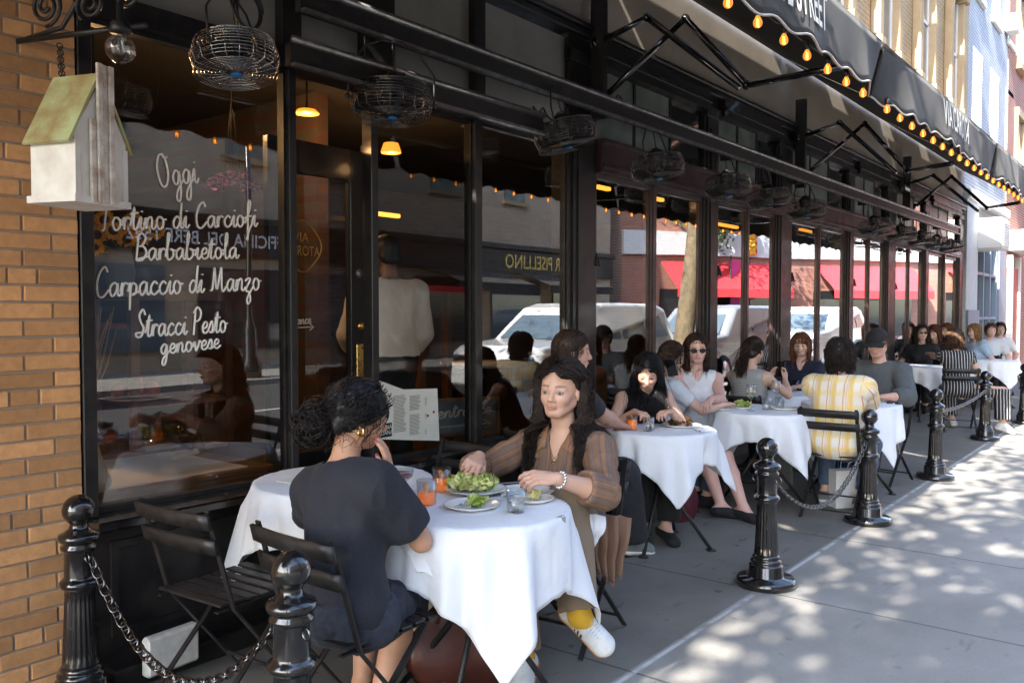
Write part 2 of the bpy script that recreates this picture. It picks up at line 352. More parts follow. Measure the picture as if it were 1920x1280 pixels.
def slab_mat(name, col, col2, xs, ys, stain, edge_y=None):
    """poured concrete with tooled joints on a grid (xs spacing along x, ys = list of joint y), noise and stains"""
    m, t, b = _nodes(name); N, L = t.nodes, t.links
    tc = N.new('ShaderNodeTexCoord'); sp = N.new('ShaderNodeSeparateXYZ'); L.new(tc.outputs['Object'], sp.inputs[0])
    def math_(op, a, bb=None):
        n = N.new('ShaderNodeMath'); n.operation = op
        for i, q in enumerate((a, bb)):
            if q is None: continue
            if isinstance(q, (int, float)): n.inputs[i].default_value = q
            else: L.new(q, n.inputs[i])
        return n.outputs[0]
    def noise(sc, det, ro=0.6, sx=None):
        n = N.new('ShaderNodeTexNoise'); n.inputs['Scale'].default_value = sc; n.inputs['Detail'].default_value = det; n.inputs['Roughness'].default_value = ro
        if sx:
            mp = N.new('ShaderNodeMapping'); mp.inputs['Scale'].default_value = sx; L.new(tc.outputs['Object'], mp.inputs[0]); L.new(mp.outputs[0], n.inputs['Vector'])
        else: L.new(tc.outputs['Object'], n.inputs['Vector'])
        return n.outputs['Fac']
    def ramp(f, a, c):
        n = N.new('ShaderNodeMapRange'); n.inputs[1].default_value = a; n.inputs[2].default_value = c; L.new(f, n.inputs[0]); return n.outputs[0]
    def mix(f, a, c):
        n = N.new('ShaderNodeMix'); n.data_type = 'RGBA'; L.new(f, n.inputs[0])
        for i, q in ((6, a), (7, c)):
            if isinstance(q, tuple): n.inputs[i].default_value = c4(q)
            else: L.new(q, n.inputs[i])
        return n.outputs[2]
    cur = mix(ramp(noise(1.6, 8), 0.35, 0.7), col, col2)
    fine = noise(90, 4); cur = mix(math_('MULTIPLY', ramp(fine, 0.5, 0.75), 0.35), cur, tuple(q * 0.55 for q in col))
    st = math_('MULTIPLY', ramp(noise(5.0, 9, 0.7, (0.55, 1.7, 1)), 0.60, 0.70), stain); cur = mix(st, cur, tuple(q * 0.28 for q in col))
    dots = math_('MULTIPLY', ramp(noise(9.0, 2, 0.4), 0.70, 0.73), 0.7 * stain); cur = mix(dots, cur, tuple(q * 0.3 for q in col))
    wob = math_('MULTIPLY', math_('SUBTRACT', noise(2.5, 3), 0.5), 0.03)
    fx = math_('ABSOLUTE', math_('SUBTRACT', math_('MODULO', math_('ADD', math_('ADD', sp.outputs[0], wob), 100 * xs - 3.07 + xs / 2), xs), xs / 2))
    jx = ramp(fx, 0.011, 0.004)
    cur = mix(math_('MULTIPLY', jx, 0.75), cur, tuple(q * 0.3 for q in col))
    hgt = math_('MULTIPLY', jx, -1.0)
    for yy in ys:
        fy = math_('ABSOLUTE', math_('SUBTRACT', math_('ADD', sp.outputs[1], math_('MULTIPLY', wob, 0.4)), yy)); jy = ramp(fy, 0.012, 0.005); cur = mix(math_('MULTIPLY', jy, 0.75), cur, tuple(q * 0.3 for q in col)); hgt = math_('SUBTRACT', hgt, jy)
    if edge_y is not None:
        fe = ramp(math_('ABSOLUTE', math_('SUBTRACT', sp.outputs[1], edge_y)), 0.016, 0.007)
        fe = math_('MULTIPLY', fe, ramp(noise(7, 5), 0.36, 0.55)); cur = mix(math_('MULTIPLY', fe, 0.8), cur, (0.55, 0.55, 0.53))
    L.new(cur, b.inputs['Base Color']); b.inputs['Roughness'].default_value = 0.88
    hh = math_('ADD', math_('MULTIPLY', fine, 0.25), hgt)
    bp = N.new('ShaderNodeBump'); bp.inputs['Strength'].default_value = 0.45; bp.inputs['Distance'].default_value = 0.006; L.new(hh, bp.inputs['Height']); L.new(bp.outputs[0], b.inputs['Normal'])
    MATS[name] = m
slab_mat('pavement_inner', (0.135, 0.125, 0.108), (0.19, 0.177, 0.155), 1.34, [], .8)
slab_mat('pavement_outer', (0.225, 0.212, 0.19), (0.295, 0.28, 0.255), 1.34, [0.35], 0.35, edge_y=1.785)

# ---------------------------------------------------------------- ground
def struct(name, mb, m): return tag(mb.build(name, m), kind='structure')
struct('ground', MB().span((-300, 400), (-300, 300), (-0.40, -0.16)), 'asphalt')
struct('road', MB().span((-60, 120), (-9.3, -0.75), (-0.155, -0.130)), 'asphalt')
mb = MB()
for k in range(16): mb.span((-20 + k * 7, -17 + k * 7), (-5.08, -4.96), (-0.129, -0.126))
struct('road_marking', mb, 'line_white')
struct('kerb', MB().span((-60, 120), (-0.75, -0.60), (-0.15, 0.0), ch=0.012), 'kerb_stone')
struct('pavement', MB().span((-60, 120), (-0.60, 1.81), (-0.15, 0.0)), 'pavement_outer')
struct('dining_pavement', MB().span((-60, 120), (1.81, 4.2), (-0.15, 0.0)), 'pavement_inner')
struct('far_kerb', MB().span((-60, 120), (-9.45, -9.3), (-0.15, 0.0), ch=0.012), 'kerb_stone')
struct('far_pavement', MB().span((-60, 120), (-13.4, -9.45), (-0.15, 0.0)), 'pavement_outer')

# ---------------------------------------------------------------- brick wall at the left edge
bw = thing('brick_wall', 'orange brown brick wall pier at the left edge beside the menu window', 'wall', (1.0, 3.5, 0))
X1 = 1.605; mb = MB()
for r in range(76):
    z = 0.01 + r * 0.0665; off = 0.0 if r % 2 else 0.1075
    if r % 7 == 3: off = 0.05
    x = X1 - (0.105 if off > .06 else (0.16 if off else 0.213))
    xs = [X1]
    while xs[-1] > -1.3: xs.append(x); x -= 0.218 if (r % 7 != 3) else 0.108
    for a, b in zip(xs[:-1], xs[1:]):
        j = random.uniform(-.0025, .0025)
        mb.span((b + 0.0045, a - 0.0045), (3.476 + j, 3.60), (z + 0.0045, z + 0.0665 - 0.0045), ch=0.003)
mb.build('brickwork', 'brick_orange', bw)
MB().span((-1.3, X1 - 0.003), (3.484, 3.80), (0.0, 5.08)).build('mortar', 'mortar', bw)

# ---------------------------------------------------------------- the restaurant building
bd = thing('restaurant_building', 'restaurant building with black shop front, oxblood window frames and tan brick upper storeys', 'building', (10, 3.6, 0))
XE = 18.75
def prt(name, mb, m, parent=None): return mb.build(name, m, parent or bd)
prt('plinth', MB().span((1.62, 18.6), (3.27, 3.52), (0.0, 0.09), ch=0.01), 'black_paint')
# kick panels under the windows, panel mouldings
mb = MB(); mb.span((1.615, 5.1), (3.46, 3.60), (0.09, 0.62))
for a, b in ((1.70, 2.62), (2.72, 3.2), (3.3, 4.05), (4.15, 5.0)):
    mb.span((a, b), (3.445, 3.459), (0.16, 0.19)); mb.span((a, b), (3.445, 3.459), (0.53, 0.56)); mb.span((a, a + .03), (3.445, 3.459), (0.19, 0.53)); mb.span((b - .03, b), (3.445, 3.459), (0.19, 0.53))
prt('kick_panel', mb, 'black_paint')
prt('sill', MB().span((1.612, 5.08), (3.36, 3.60), (0.622, 0.665), ch=0.008), 'black_gloss')
prt('kick_panel', MB().span((5.46, 18.6), (3.47, 3.60), (0.09, 0.50)), 'oxblood_paint')
prt('sill', MB().span((5.46, 18.6), (3.42, 3.60), (0.502, 0.54), ch=0.006), 'oxblood_paint')
# columns between the bays
cols = [(5.08, 5.45), (7.27, 7.58), (9.02, 9.50), (11.42, 11.78), (13.25, 13.85), (15.55, 15.95), (18.25, 18.74)]
for a, b in cols:
    mb = MB(); m = (a + b) / 2
    mb.span((a, b), (3.515, 3.66), (0.0, 3.50)); mb.span((a + .05, b - .05), (3.500, 3.514), (0.0, 3.30)); mb.span((a + .10, b - .10), (3.488, 3.499), (0.25, 3.2))
    mb.span((a - .015, b + .015), (3.475, 3.53), (0.0, 0.22), ch=.01); mb.span((a - .01, b + .01), (3.48, 3.53), (3.30, 3.40), ch=.01)
    prt('column', mb, 'black_paint')
# posts of the left part
prt('post', MB().span((1.608, 1.665), (3.47, 3.60), (0.665, 3.5), ch=.004), 'black_paint')
for a, b, y0 in ((2.645, 2.69, 3.50), (3.205, 3.25, 3.52), (4.052, 4.118, 3.50)):
    prt('post', MB().span((a, b), (y0, 3.60), (0.665, 2.80), ch=.004), 'black_paint')
for a, b in ((2.60, 2.72), (3.13, 3.36), (4.04, 4.14)):
    prt('post', MB().span((a, b), (3.49, 3.60), (2.801, 3.47), ch=.004), 'black_paint')
prt('head_rail', MB().span((1.666, 5.08), (3.48, 3.60), (2.70, 2.80)), 'black_paint')
def window(xa, xb, z0, z1, m='pane', frame=None, fw=0.045, y=D, parent=None):
    """a glazed frame with its pane"""
    f = MB()
    if frame:
        f.span((xa, xa + fw), (y - .022, y + .05), (z0, z1), ch=.004); f.span((xb - fw, xb), (y - .022, y + .05), (z0, z1), ch=.004)
        f.span((xa + fw, xb - fw), (y - .022, y + .05), (z0, z0 + fw)); f.span((xa + fw, xb - fw), (y - .022, y + .05), (z1 - fw, z1))
        f.span((xa + fw, xa + fw + .012), (y - .012, y + .02), (z0 + fw, z1 - fw)); f.span((xb - fw - .012, xb - fw), (y - .012, y + .02), (z0 + fw, z1 - fw))
        fo = prt('window', f, frame, parent)
    else:
        f.span((xa, xb), (y - .02, y + .03), (z0, z0 + .02)); f.span((xa, xb), (y - .02, y + .03), (z1 - .02, z1)); f.span((xa, xa + .012), (y - .02, y + .03), (z0 + .02, z1 - .02)); f.span((xb - .012, xb), (y - .02, y + .03), (z0 + .02, z1 - .02)); fo = prt('window', f, 'black_paint', parent)
    i = fw if frame else 0.0
    p = MB(); p.add([(xa + i, y, z0 + .015), (xb - i, y, z0 + .015), (xb - i, y, z1 - .015), (xa + i, y, z1 - .015)], [(0, 1, 2, 3)])
    prt('pane', p, m, fo); return fo
W1 = window(1.665, 2.645, 0.666, 2.70, 'pane_left'); W1['label'] = 'large window painted with the menu in white script'
window(3.25, 4.052, 0.666, 2.70, 'pane_clear'); window(4.118, 5.08, 0.666, 2.70, 'pane_left')
# paired casements on the right
for (a, b), (c, d) in zip(cols[:-1], cols[1:]):
    mid = (b + c) / 2 - 0.02
    if b > 15: # last bay: glazed door beside a window
        window(b, mid, 0.541, 2.55, 'pane', 'oxblood_paint', .05); window(mid + .05, c, 0.541, 2.55, 'pane', 'oxblood_paint', .06); prt('mullion', MB().span((mid, mid + .05), (3.49, 3.61), (0.541, 2.55)), 'oxblood_paint')
        continue
    window(b, mid, 0.541, 2.55, 'pane', 'oxblood_paint', .035); window(mid + .04, c, 0.541, 2.55, 'pane', 'oxblood_paint', .035)
    prt('mullion', MB().span((mid, mid + .04), (3.52, 3.61), (0.541, 2.55), ch=.006), 'oxblood_paint')
# latches on the casements
for a, b in cols[:-2]:
    k = MB(); k.box((b + .02, 3.515, 1.9), (.03, .02, .1), ch=.005); k.bar((b + .02, 3.505, 1.92), (b + .02, 3.49, 1.85), .012, .012); prt('window_latch', k, 'black_metal')
# fascia and transoms
mb = MB().span((5.45, 18.25), (3.46, 3.62), (2.551, 2.80)); mb.span((5.45, 18.25), (3.43, 3.459), (2.76, 2.80), ch=.008); mb.span((5.45, 18.25), (3.44, 3.459), (2.58, 2.61), ch=.006)
prt('fascia', mb, 'oxblood_paint')
def transom(a, b, z0, z1, m): prt('transom_panel', MB().span((a, b), (3.545, 3.58), (z0, z1)), m)
for a, b in ((1.666, 2.60), (2.72, 3.13), (3.36, 4.04), (4.14, 5.08)): transom(a, b, 2.801, 3.47, 'grey_panel')
for (a, b), (c, d) in zip(cols[:-1], cols[1:]):
    n = 3; wd = (c - b) / n
    for k in range(n):
        transom(b + k * wd + (.018 if k else 0), b + (k + 1) * wd - .018, 2.801, 3.34, 'green_panel' if k < n - 1 else 'dark_window')
        if k: prt('transom_bar', MB().span((b + k * wd - .018, b + k * wd + .018), (3.535, 3.60), (2.801, 3.34), ch=.003), 'black_paint')
mb = MB()
for y0, z0, z1 in ((3.46, 3.50, 3.55), (3.43, 3.551, 3.575), (3.45, 3.576, 3.60)): mb.span((1.6, XE), (y0, 3.7), (z0, z1), ch=.008)
prt('cornice', mb, 'black_paint')
mb = MB()
for (a, b), (c, d) in zip(cols[:-1], cols[1:]): mb.span((b, c), (3.45, 3.6), (3.341, 3.499)); mb.span((b, c), (3.43, 3.449), (3.40, 3.43), ch=.006)
prt('moulding', mb, 'black_paint')
prt('sign_band', MB().span((1.6, XE), (3.52, 3.8), (3.601, 4.30)), 'soffit_wall')
# upper storeys with their ornate bays
up = MB().span((-2, XE), (3.56, 3.9), (4.301, 12.0)); prt('wall', up, 'brick_tan')
for i, xb in enumerate([8.6 + 2.25 * k for k in range(5)]):
    for fl in range(2):
        z0 = 5.35 + fl * 3.3; mb = MB()
        for sx in (-.5, .5):
            mb.span((xb + sx - .09, xb + sx + .09), (3.42, 3.559), (z0, z0 + 1.95), ch=.015); mb.span((xb + sx - .12, xb + sx + .12), (3.39, 3.559), (z0 - .16, z0 - .001), ch=.02)
            mb.span((xb + sx - .12, xb + sx + .12), (3.36, 3.559), (z0 + 1.951, z0 + 2.12), ch=.02); mb.prism([(0, 0), (.16, 0), (.13, -.22), (.05, -.34), (0, -.36)], (xb + sx - .09, 3.559, z0 - .161), (0, -1, 0), (0, 0, 1), -.18)
        mb.span((xb - .68, xb + .68), (3.30, 3.559), (z0 + 2.121, z0 + 2.22), ch=.02); mb.span((xb - .62, xb + .62), (3.36, 3.559), (z0 + 2.221, z0 + 2.42), ch=.02); mb.span((xb - .74, xb + .74), (3.22, 3.559), (z0 + 2.421, z0 + 2.5), ch=.02)
        for q in range(12): mb.span((xb - .60 + q * .105, xb - .55 + q * .105), (3.31, 3.36), (z0 + 2.23, z0 + 2.29))
        mb.span((xb - .66, xb + .66), (3.36, 3.559), (z0 - .26, z0 - .165), ch=.02)
        s_ = prt('window_surround', mb, 'stone_tan')
        wn = MB().span((xb - .41, xb + .41), (3.545, 3.5585), (z0, z0 + 1.95)); prt('glazing', wn, 'sky_window', s_)
        fr = MB().span((xb - .41, xb + .41), (3.53, 3.5445), (z0 + .95, z0 + 1.0)); fr.span((xb - .41, xb - .36), (3.53, 3.5445), (z0, z0 + 1.95)); fr.span((xb + .36, xb + .41), (3.53, 3.5445), (z0, z0 + 1.95)); prt('sash', fr, 'white_trim', s_)
prt('string_course', MB().span((-2, XE), (3.42, 3.559), (8.1, 8.25), ch=.02), 'stone_tan')
prt('quoin', MB().span((XE - .28, XE), (3.48, 3.559), (4.301, 12.0), ch=.01), 'stone_tan')
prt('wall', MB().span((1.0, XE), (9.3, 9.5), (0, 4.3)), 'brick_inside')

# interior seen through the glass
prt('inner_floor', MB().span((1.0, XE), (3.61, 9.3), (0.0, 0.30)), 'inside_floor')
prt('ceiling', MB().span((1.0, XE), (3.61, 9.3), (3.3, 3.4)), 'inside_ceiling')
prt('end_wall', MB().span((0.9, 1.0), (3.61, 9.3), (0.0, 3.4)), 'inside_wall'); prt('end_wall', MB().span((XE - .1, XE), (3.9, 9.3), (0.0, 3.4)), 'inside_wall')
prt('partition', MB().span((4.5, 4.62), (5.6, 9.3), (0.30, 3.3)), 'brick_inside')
# the door leaf, set back between two posts
dl = PY(505, 600, 3.86).x; dr = PY(690, 600, 3.86).x
mb = MB(); yd = 3.86
mb.span((dr - .13, dr), (yd, yd + .045), (0.30, 2.45), ch=.004); mb.span((dl, dl + .12), (yd, yd + .045), (0.30, 2.45), ch=.004); mb.span((dl + .12, dr - .13), (yd, yd + .045), (2.27, 2.45)); mb.span((dl + .12, dr - .13), (yd, yd + .045), (0.30, 0.72))
mb.span((dl + .14, dr - .15), (yd - .01, yd - .001), (0.36, 0.39)); mb.span((dl + .12, dl + .135), (yd + .005, yd + .03), (0.72, 2.27)); mb.span((dr - .145, dr - .13), (yd + .005, yd + .03), (0.72, 2.27))
door = prt('door', mb, 'black_paint'); door['label'] = 'black half glazed entrance door with brass lock plate'
p = MB(); p.add([(dl + .12, yd + .02, .72), (dr - .13, yd + .02, .72), (dr - .13, yd + .02, 2.27), (dl + .12, yd + .02, 2.27)], [(0, 1, 2, 3)]); prt('pane', p, 'pane_clear', door)
prt('door_edge', MB().span((dr + .001, dr + .03), (yd - .02, yd + .06), (0.30, 2.5)), 'oxblood_paint', door)
xk = dr - .065; k = MB()
k.span((xk - .028, xk + .028), (yd - .006, yd - .0005), (PY(668, 742, yd).z, PY(668, 645, yd).z), ch=.002)
kz = PY(665, 716, yd).z; k.lathe([(.0, .065), (.018, .062), (.030, .045), (.030, .034), (.016, .018), (.011, .008), (.024, .0)], 20, (xk, yd - .0065, kz), M=Matrix.Rotation(R(90), 4, 'X'))
prt('handle', k, 'brass', door)
k = MB().lathe([(0, .022), (.02, .02), (.026, .006), (.026, 0)], 20, (xk, yd - .0005, PY(668, 611, yd).z), M=Matrix.Rotation(R(90), 4, 'X')); k.box((xk, yd - .026, PY(668, 611, yd).z), (.008, .02, .03), ch=.002); prt('thumb_turn', k, 'brass', door)
k = MB().lathe([(0, .006), (.027, .005), (.028, 0)], 20, (xk, yd - .0005, PY(666, 512, yd).z), M=Matrix.Rotation(R(90), 4, 'X')); prt('lock_rose', k, 'rail_metal', door)
# ---------------------------------------------------------------- awnings
YF, ZB, ZT, YW, ZW = 1.45, 2.80, 3.10, 3.50, 4.26
def glow_glass():
    m = bpy.data.materials.new('bulb_amber'); m.use_nodes = True; t = m.node_tree; N, L = t.nodes, t.links; N.remove(N['Principled BSDF'])
    tr = N.new('ShaderNodeBsdfTransparent'); tr.inputs[0].default_value = (1, .55, .2, 1); em = N.new('ShaderNodeEmission'); em.inputs[0].default_value = (1.0, .27, .035, 1); em.inputs[1].default_value = 0.30
    gl = N.new('ShaderNodeBsdfGlossy'); gl.inputs[1].default_value = 0.03; fr = N.new('ShaderNodeFresnel'); fr.inputs[0].default_value = 1.45
    m1 = N.new('ShaderNodeMixShader'); m1.inputs[0].default_value = 0.62; L.new(tr.outputs[0], m1.inputs[1]); L.new(em.outputs[0], m1.inputs[2])
    m2 = N.new('ShaderNodeMixShader'); L.new(fr.outputs[0], m2.inputs[0]); L.new(m1.outputs[0], m2.inputs[1]); L.new(gl.outputs[0], m2.inputs[2]); L.new(m2.outputs[0], N['Material Output'].inputs[0])
    MATS['bulb_amber'] = m
glow_glass()
def clear_glass():
    m = bpy.data.materials.new('clear_glass'); m.use_nodes = True; t = m.node_tree; N, L = t.nodes, t.links; N.remove(N['Principled BSDF'])
    tr = N.new('ShaderNodeBsdfTransparent'); tr.inputs[0].default_value = (.96, .975, .97, 1); gl = N.new('ShaderNodeBsdfGlossy'); gl.inputs[1].default_value = 0.02
    lw = N.new('ShaderNodeLayerWeight'); lw.inputs[0].default_value = 0.22; mr = N.new('ShaderNodeMapRange'); mr.inputs[3].default_value = 0.05; mr.inputs[4].default_value = 0.85; L.new(lw.outputs['Facing'], mr.inputs[0])
    mx = N.new('ShaderNodeMixShader'); L.new(mr.outputs[0], mx.inputs[0]); L.new(tr.outputs[0], mx.inputs[1]); L.new(gl.outputs[0], mx.inputs[2]); L.new(mx.outputs[0], N['Material Output'].inputs[0]); MATS['clear_glass'] = m
clear_glass()
def valance_z(x): return ZB - 0.030 * (0.5 - 0.5 * math.cos(2 * math.pi * (x - 3.36) / 0.34))
def sway(x, k): return 0.018 * math.sin(x * 2.3 + 1) + 0.014 * math.sin(x * 5.9) * k + 0.006 * math.sin(x * 13 + 2) * k
seams = [-4.9, 1.56, 5.38, 9.2, 13.0, 16.9]; aw = []
awl = ['black awning beyond the left edge, over the brick wall', 'near black awning reading grove street in white letters', 'second black awning reading via carota in white letters', 'third black awning, small with distance', 'farthest black awning over the end of the row']
for i in range(5):
    xa, xb = seams[i] + .03, (seams[i + 1] if i < 4 else 18.6) - .03
    t = thing('awning', awl[i], 'awning', ((xa + xb) / 2, YW, ZW), 0, 'black shop awnings'); aw.append(t); n = int((xb - xa) * 30)
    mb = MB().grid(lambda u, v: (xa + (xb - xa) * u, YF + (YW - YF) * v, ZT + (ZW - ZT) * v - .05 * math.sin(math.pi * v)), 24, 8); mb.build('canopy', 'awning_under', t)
    def val(u, v):
        x = xa + (xb - xa) * u; z0 = valance_z(x); f = min(1, min(u, 1 - u) * 12); e = (1 - f) * .06
        return (x, YF + sway(x, 1 - v) * (1 - v * .8) + e * (1 - v), z0 + (ZT - z0) * v + .0)
    va = MB().grid(val, n, 8).build('valance', 'awning_black', t)
    va.modifiers.new('s', 'SOLIDIFY').thickness = 0.004
    MB().tube([val(k / n, 0) for k in range(n + 1)], 0.006, 6).build('piping', 'piping', va)
    MB().tube([(xa, YF + .03, ZT - .01), (xb, YF + .03, ZT - .01)], .028, 10).build('front_bar', 'black_metal', t)
    if i in (1, 2):
        tx, xr_, sx_ = (('GROVE STREET', PY(1542, 80, YF).x, .50), ('VIA CAROTA', PY(1815, 280, YF).x, .66))[i - 1]
        tm = text_mb(tx, (0, 0, 0), (1, 0, 0), (0, 0, 1), 0.255, .003, sx_, .012); dx_ = xr_ - max(p[0] for p in tm.v)
        
        def vy(x, z): v = (z - valance_z(x)) / (ZT - valance_z(x)); return YF + sway(x, 1 - v) * (1 - v * .8) - .013
        tm.v = [(p[0] + dx_, vy(p[0] + dx_, p[2] + ZB + .16), p[2] + ZB + .16) for p in tm.v]
        tm.build('lettering', 'letter_white', va)
    # folding arms
A1 = [[(1122, 81, 3.42), (1213, 33, 3.0), (1385, 165, 2.3)], [(1128, 188, 3.42), (1285, 35, 2.9), (1400, 160, 2.3), (1580, 125, 1.58)]]
A2 = [[(1501, 259, 3.42), (1574, 230, 3.0), (1680, 324, 2.3)], [(1507, 331, 3.42), (1621, 232, 2.9), (1701, 320, 2.3), (1784, 307, 1.58)]]
A3 = [[(1700, 346, 3.42), (1750, 329, 3.0), (1834, 396, 2.3)], [(1718, 386, 3.42), (1784, 331, 2.9), (1851, 390, 2.3), (1911, 380, 1.58)]]
for i, A in enumerate((A1, A2, A3)):
    for ch in A:
        P = [PY(*q) for q in ch]; mb = MB()
        for a, b in zip(P[:-1], P[1:]): mb.tube([a, a + (b - a) * .5, b], [.024, .022, .020], 10)
        for q in P[1:-1]: mb.ball(q, .032, 10, 6)
        mb.lathe([(0, .0), (.045, 0), (.045, .03), (0, .03)], 12, P[0], M=Matrix.Rotation(R(-90), 4, 'X'))
        mb.build('folding_arm', 'black_gloss', aw[i + 1])
    b = PY(*A[0][0]); MB().span((b.x - .03, b.x + .03), (3.36, 3.47), (b.z - .55, b.z + .42)).build('arm_mount', 'black_metal', aw[i + 1])

# ---------------------------------------------------------------- string lights, one run per awning
def bulb_at(x, parent):
    z = B0.z + .055; y = YF + .035; k = .62
    gb = MB().lathe([(q * k, h * k - .012) for q, h in ((.0, -.108), (.014, -.106), (.027, -.094), (.033, -.076), (.030, -.056), (.018, -.034), (.013, -.024))], 16, (x, y, z)).build('bulb', 'bulb_amber', parent)
    MB().lathe([(0, .012), (.012, .01), (.014, -.024), (0, -.026)], 10, (x, y, z)).build('socket', 'black_metal', gb)
    MB().tube([(x - .006, y, z - .04), (x - .008, y, z - .072), (x, y, z - .045), (x + .008, y, z - .072), (x + .006, y, z - .04)], .0028, 5).build('filament', 'filament', gb)
B0 = PY(1365, 5, YF + .035); B1 = PY(1618, 175, YF + .035); BP = (B1.x - B0.x) / 6; B2 = PY(1663, 212, YF + .035)
for i, (x0, x1, lb) in enumerate(((B0.x, 5.3, 'amber bulbs on a string under the near awning, largest in view'), (B2.x, 9.1, 'amber bulb string under the second awning'), (B2.x + 12 * BP, 12.9, 'amber bulb string under the third awning'))):
    t = thing('string_lights', lb, 'string lights', (x0, YF + .035, ZB), 0, 'bulb strings under the awnings'); xs = [x0 + BP * k for k in range(int((x1 - x0) / BP) + 1)]
    pts = []
    for k in range(len(xs) * 4 - 3):
        x = xs[0] + BP * k / 4; pts.append((x, YF + .035, B0.z + .075 - .018 * (0 if k % 4 == 0 else 1)))
    MB().tube(pts, .005, 5).build('cord', 'black_metal', t)
    for x in xs: bulb_at(x, t)

# ---------------------------------------------------------------- rails and fans
def rail(pts_z, x0, x1, lab):
    t = thing('mounting_rail', lab, 'rail', (x0, 3.2, pts_z)); z = pts_z
    mb = MB().span((x0, x1), (3.185, 3.225), (z - .055, z + .045)); mb.build('channel', 'black_metal', t)
    MB().tube([(x0, 3.175, z + .06), (x1, 3.175, z + .06)], .017, 10).build('tube', 'rail_metal', t)
    MB().span((x0, x1), (3.155, 3.184), (z - .062, z - .046)).build('flange', 'rail_metal', t)
    for a, b in cols:
        m = (a + b) / 2
        if x0 < m < x1: MB().bar((m, 3.226, z), (m, 3.42, z), .03, .05).build('bracket', 'black_metal', t)
    return t
ZU, ZL = PY(900, 118, 3.2).z, PY(760, 163, 3.2).z
rail(ZU, PY(560, 10, 3.2).x, 16.6, 'long upper black metal rail carrying the fans across the shop front')
rail(ZL, PY(541, 95, 3.2).x, PY(1015, 235, 3.2).x, 'short lower metal rail in front of the transoms over the entrance')
for xc, zc in ((2.5, ZU - .12), (4.4, ZU - .1)): pass
def fan_proto():
    t = thing('fan', 'x', 'fan', (0, 0, 0)); r = .205
    mb = MB()
    for k in range(9):
        z = -.055 + k * .015; q = r * (1 - .10 * abs(k - 3.5) / 4.5); mb.ring((0, 0, z), q, .0017, 36, 4)
    for k in range(11): mb.ring((0, 0, -.060 - .022 * math.sqrt(max(0, 1 - (k / 11) ** 2))), r * .93 * (1 - k / 11.5), .0016, 36, 4)
    for k in range(6): mb.ring((0, 0, .068 + .004 * k), r * .9 * (1 - k / 9), .0016, 36, 4)
    for k in range(20):
        a = 2 * math.pi * k / 20; c, s = math.cos(a), math.sin(a)
        mb.tube([(.03 * c, .03 * s, -.083), (r * .6 * c, r * .6 * s, -.076), (r * .93 * c, r * .93 * s, -.06), (r * c, r * s, -.01), (r * .9 * c, r * .9 * s, .068), (r * .45 * c, r * .45 * s, .085)], .0016, 4)
    mb.build('cage', 'dark_chrome', t)
    MB().lathe([(0, .02), (.05, .02), (.062, .04), (.062, .10), (.05, .125), (0, .13)], 20).build('motor', 'black_metal', t)
    bl = MB()
    for k in range(4):
        a = k * math.pi / 2; Mr = Matrix.Rotation(a, 4, 'Z')
        def bf(u, v): 
            q = .045 + .14 * u; p = Mr @ Vector((q, (v - .5) * (.06 + .10 * u), -.025 + (v - .5) * .045)); return tuple(p)
        bl.grid(bf, 5, 3)
    bl.lathe([(0, -.045), (.03, -.045), (.045, -.02), (.045, .019), (0, .019)], 16); bl.build('blades', 'black_metal', t)
    MB().lathe([(0, -.092), (.026, -.091), (.028, -.084), (0, -.083)], 16).build('badge', 'badge_blue', t)
    y = MB()
    for s in (-1, 1): y.tube([(.05 * s, 0, .30), (.13 * s, 0, .27), (.222 * s, 0, .15), (.222 * s, 0, .0), (.20 * s, 0, .0)], .0055, 6); y.ball((.225 * s, 0, 0), .014, 8, 6)
    y.tube([(-.06, 0, .30), (.06, 0, .30)], .007, 6); y.tube([(0, 0, .30), (.02, 0, .12)], .004, 5); y.build('yoke', 'black_metal', t)
    MB().box((.02, 0, .125), (.09, .05, .04), ch=.005).build('junction_box', 'black_metal', t)
    return t
mat('fan_wire', (0.45, 0.44, 0.43), 0.2, metal=1.0)
fp = fan_proto()
fans = [(441, 108, 3.05, 'chrome'), (735, 190, 3.15, ''), (1060, 252, 3.15, ''), (1233, 314, 3.15, ''), (1365, 350, 3.15, ''), (1441, 372, 3.15, ''), (1512, 393, 3.15, ''), (1640, 425, 3.15, ''), (1690, 438, 3.15, ''), (1728, 449, 3.15, ''), (1757, 456, 3.15, ''), (1783, 463, 3.15, '')]
flab = ['shiny chrome cage fan above the menu window, nearest of the row', 'black cage fan hanging above the brass plated door, level in its yoke', 'cage fan in a bent silver yoke in front of the first column', 'cage fan beside the first oxblood window pair, blue badge showing', 'dark cage fan above the second oxblood window pair, left of two', 'dark cage fan above the second oxblood window pair, right of two', 'dark cage fan in front of the third column', 'cage fan above the third oxblood window pair', 'cage fan near the fourth column, left of the far cluster', 'cage fan second in the far cluster', 'cage fan third in the far cluster', 'last cage fan at the far end of the rail']
for i, (u, v, y, k) in enumerate(fans):
    p = PY(u, v, y); o = fp if i == 0 else copy_tree(fp)
    o.location = p; o['label'] = flab[i]; o['group'] = 'cage fans along the rail'
    o.rotation_euler = ([R(-7), R(-3), R(-12), R(-8), R(-9), R(-7), R(-8), R(-10), R(-6), R(-9), R(-7), R(-8)][i], [R(6), R(1), R(-4), 0, R(4), R(-3), 0, R(3), 0, R(-4), 0, 0][i], [R(25), R(-28), R(20), R(5), 0, R(9), R(-8), 0, R(10), 0, R(-9), 0][i])
for c in kids(fp):
    if c.name.startswith('cage'): c.data = c.data.copy(); c.data.materials[0] = MATS['fan_wire']
fp.scale = (.86, .86, .86)
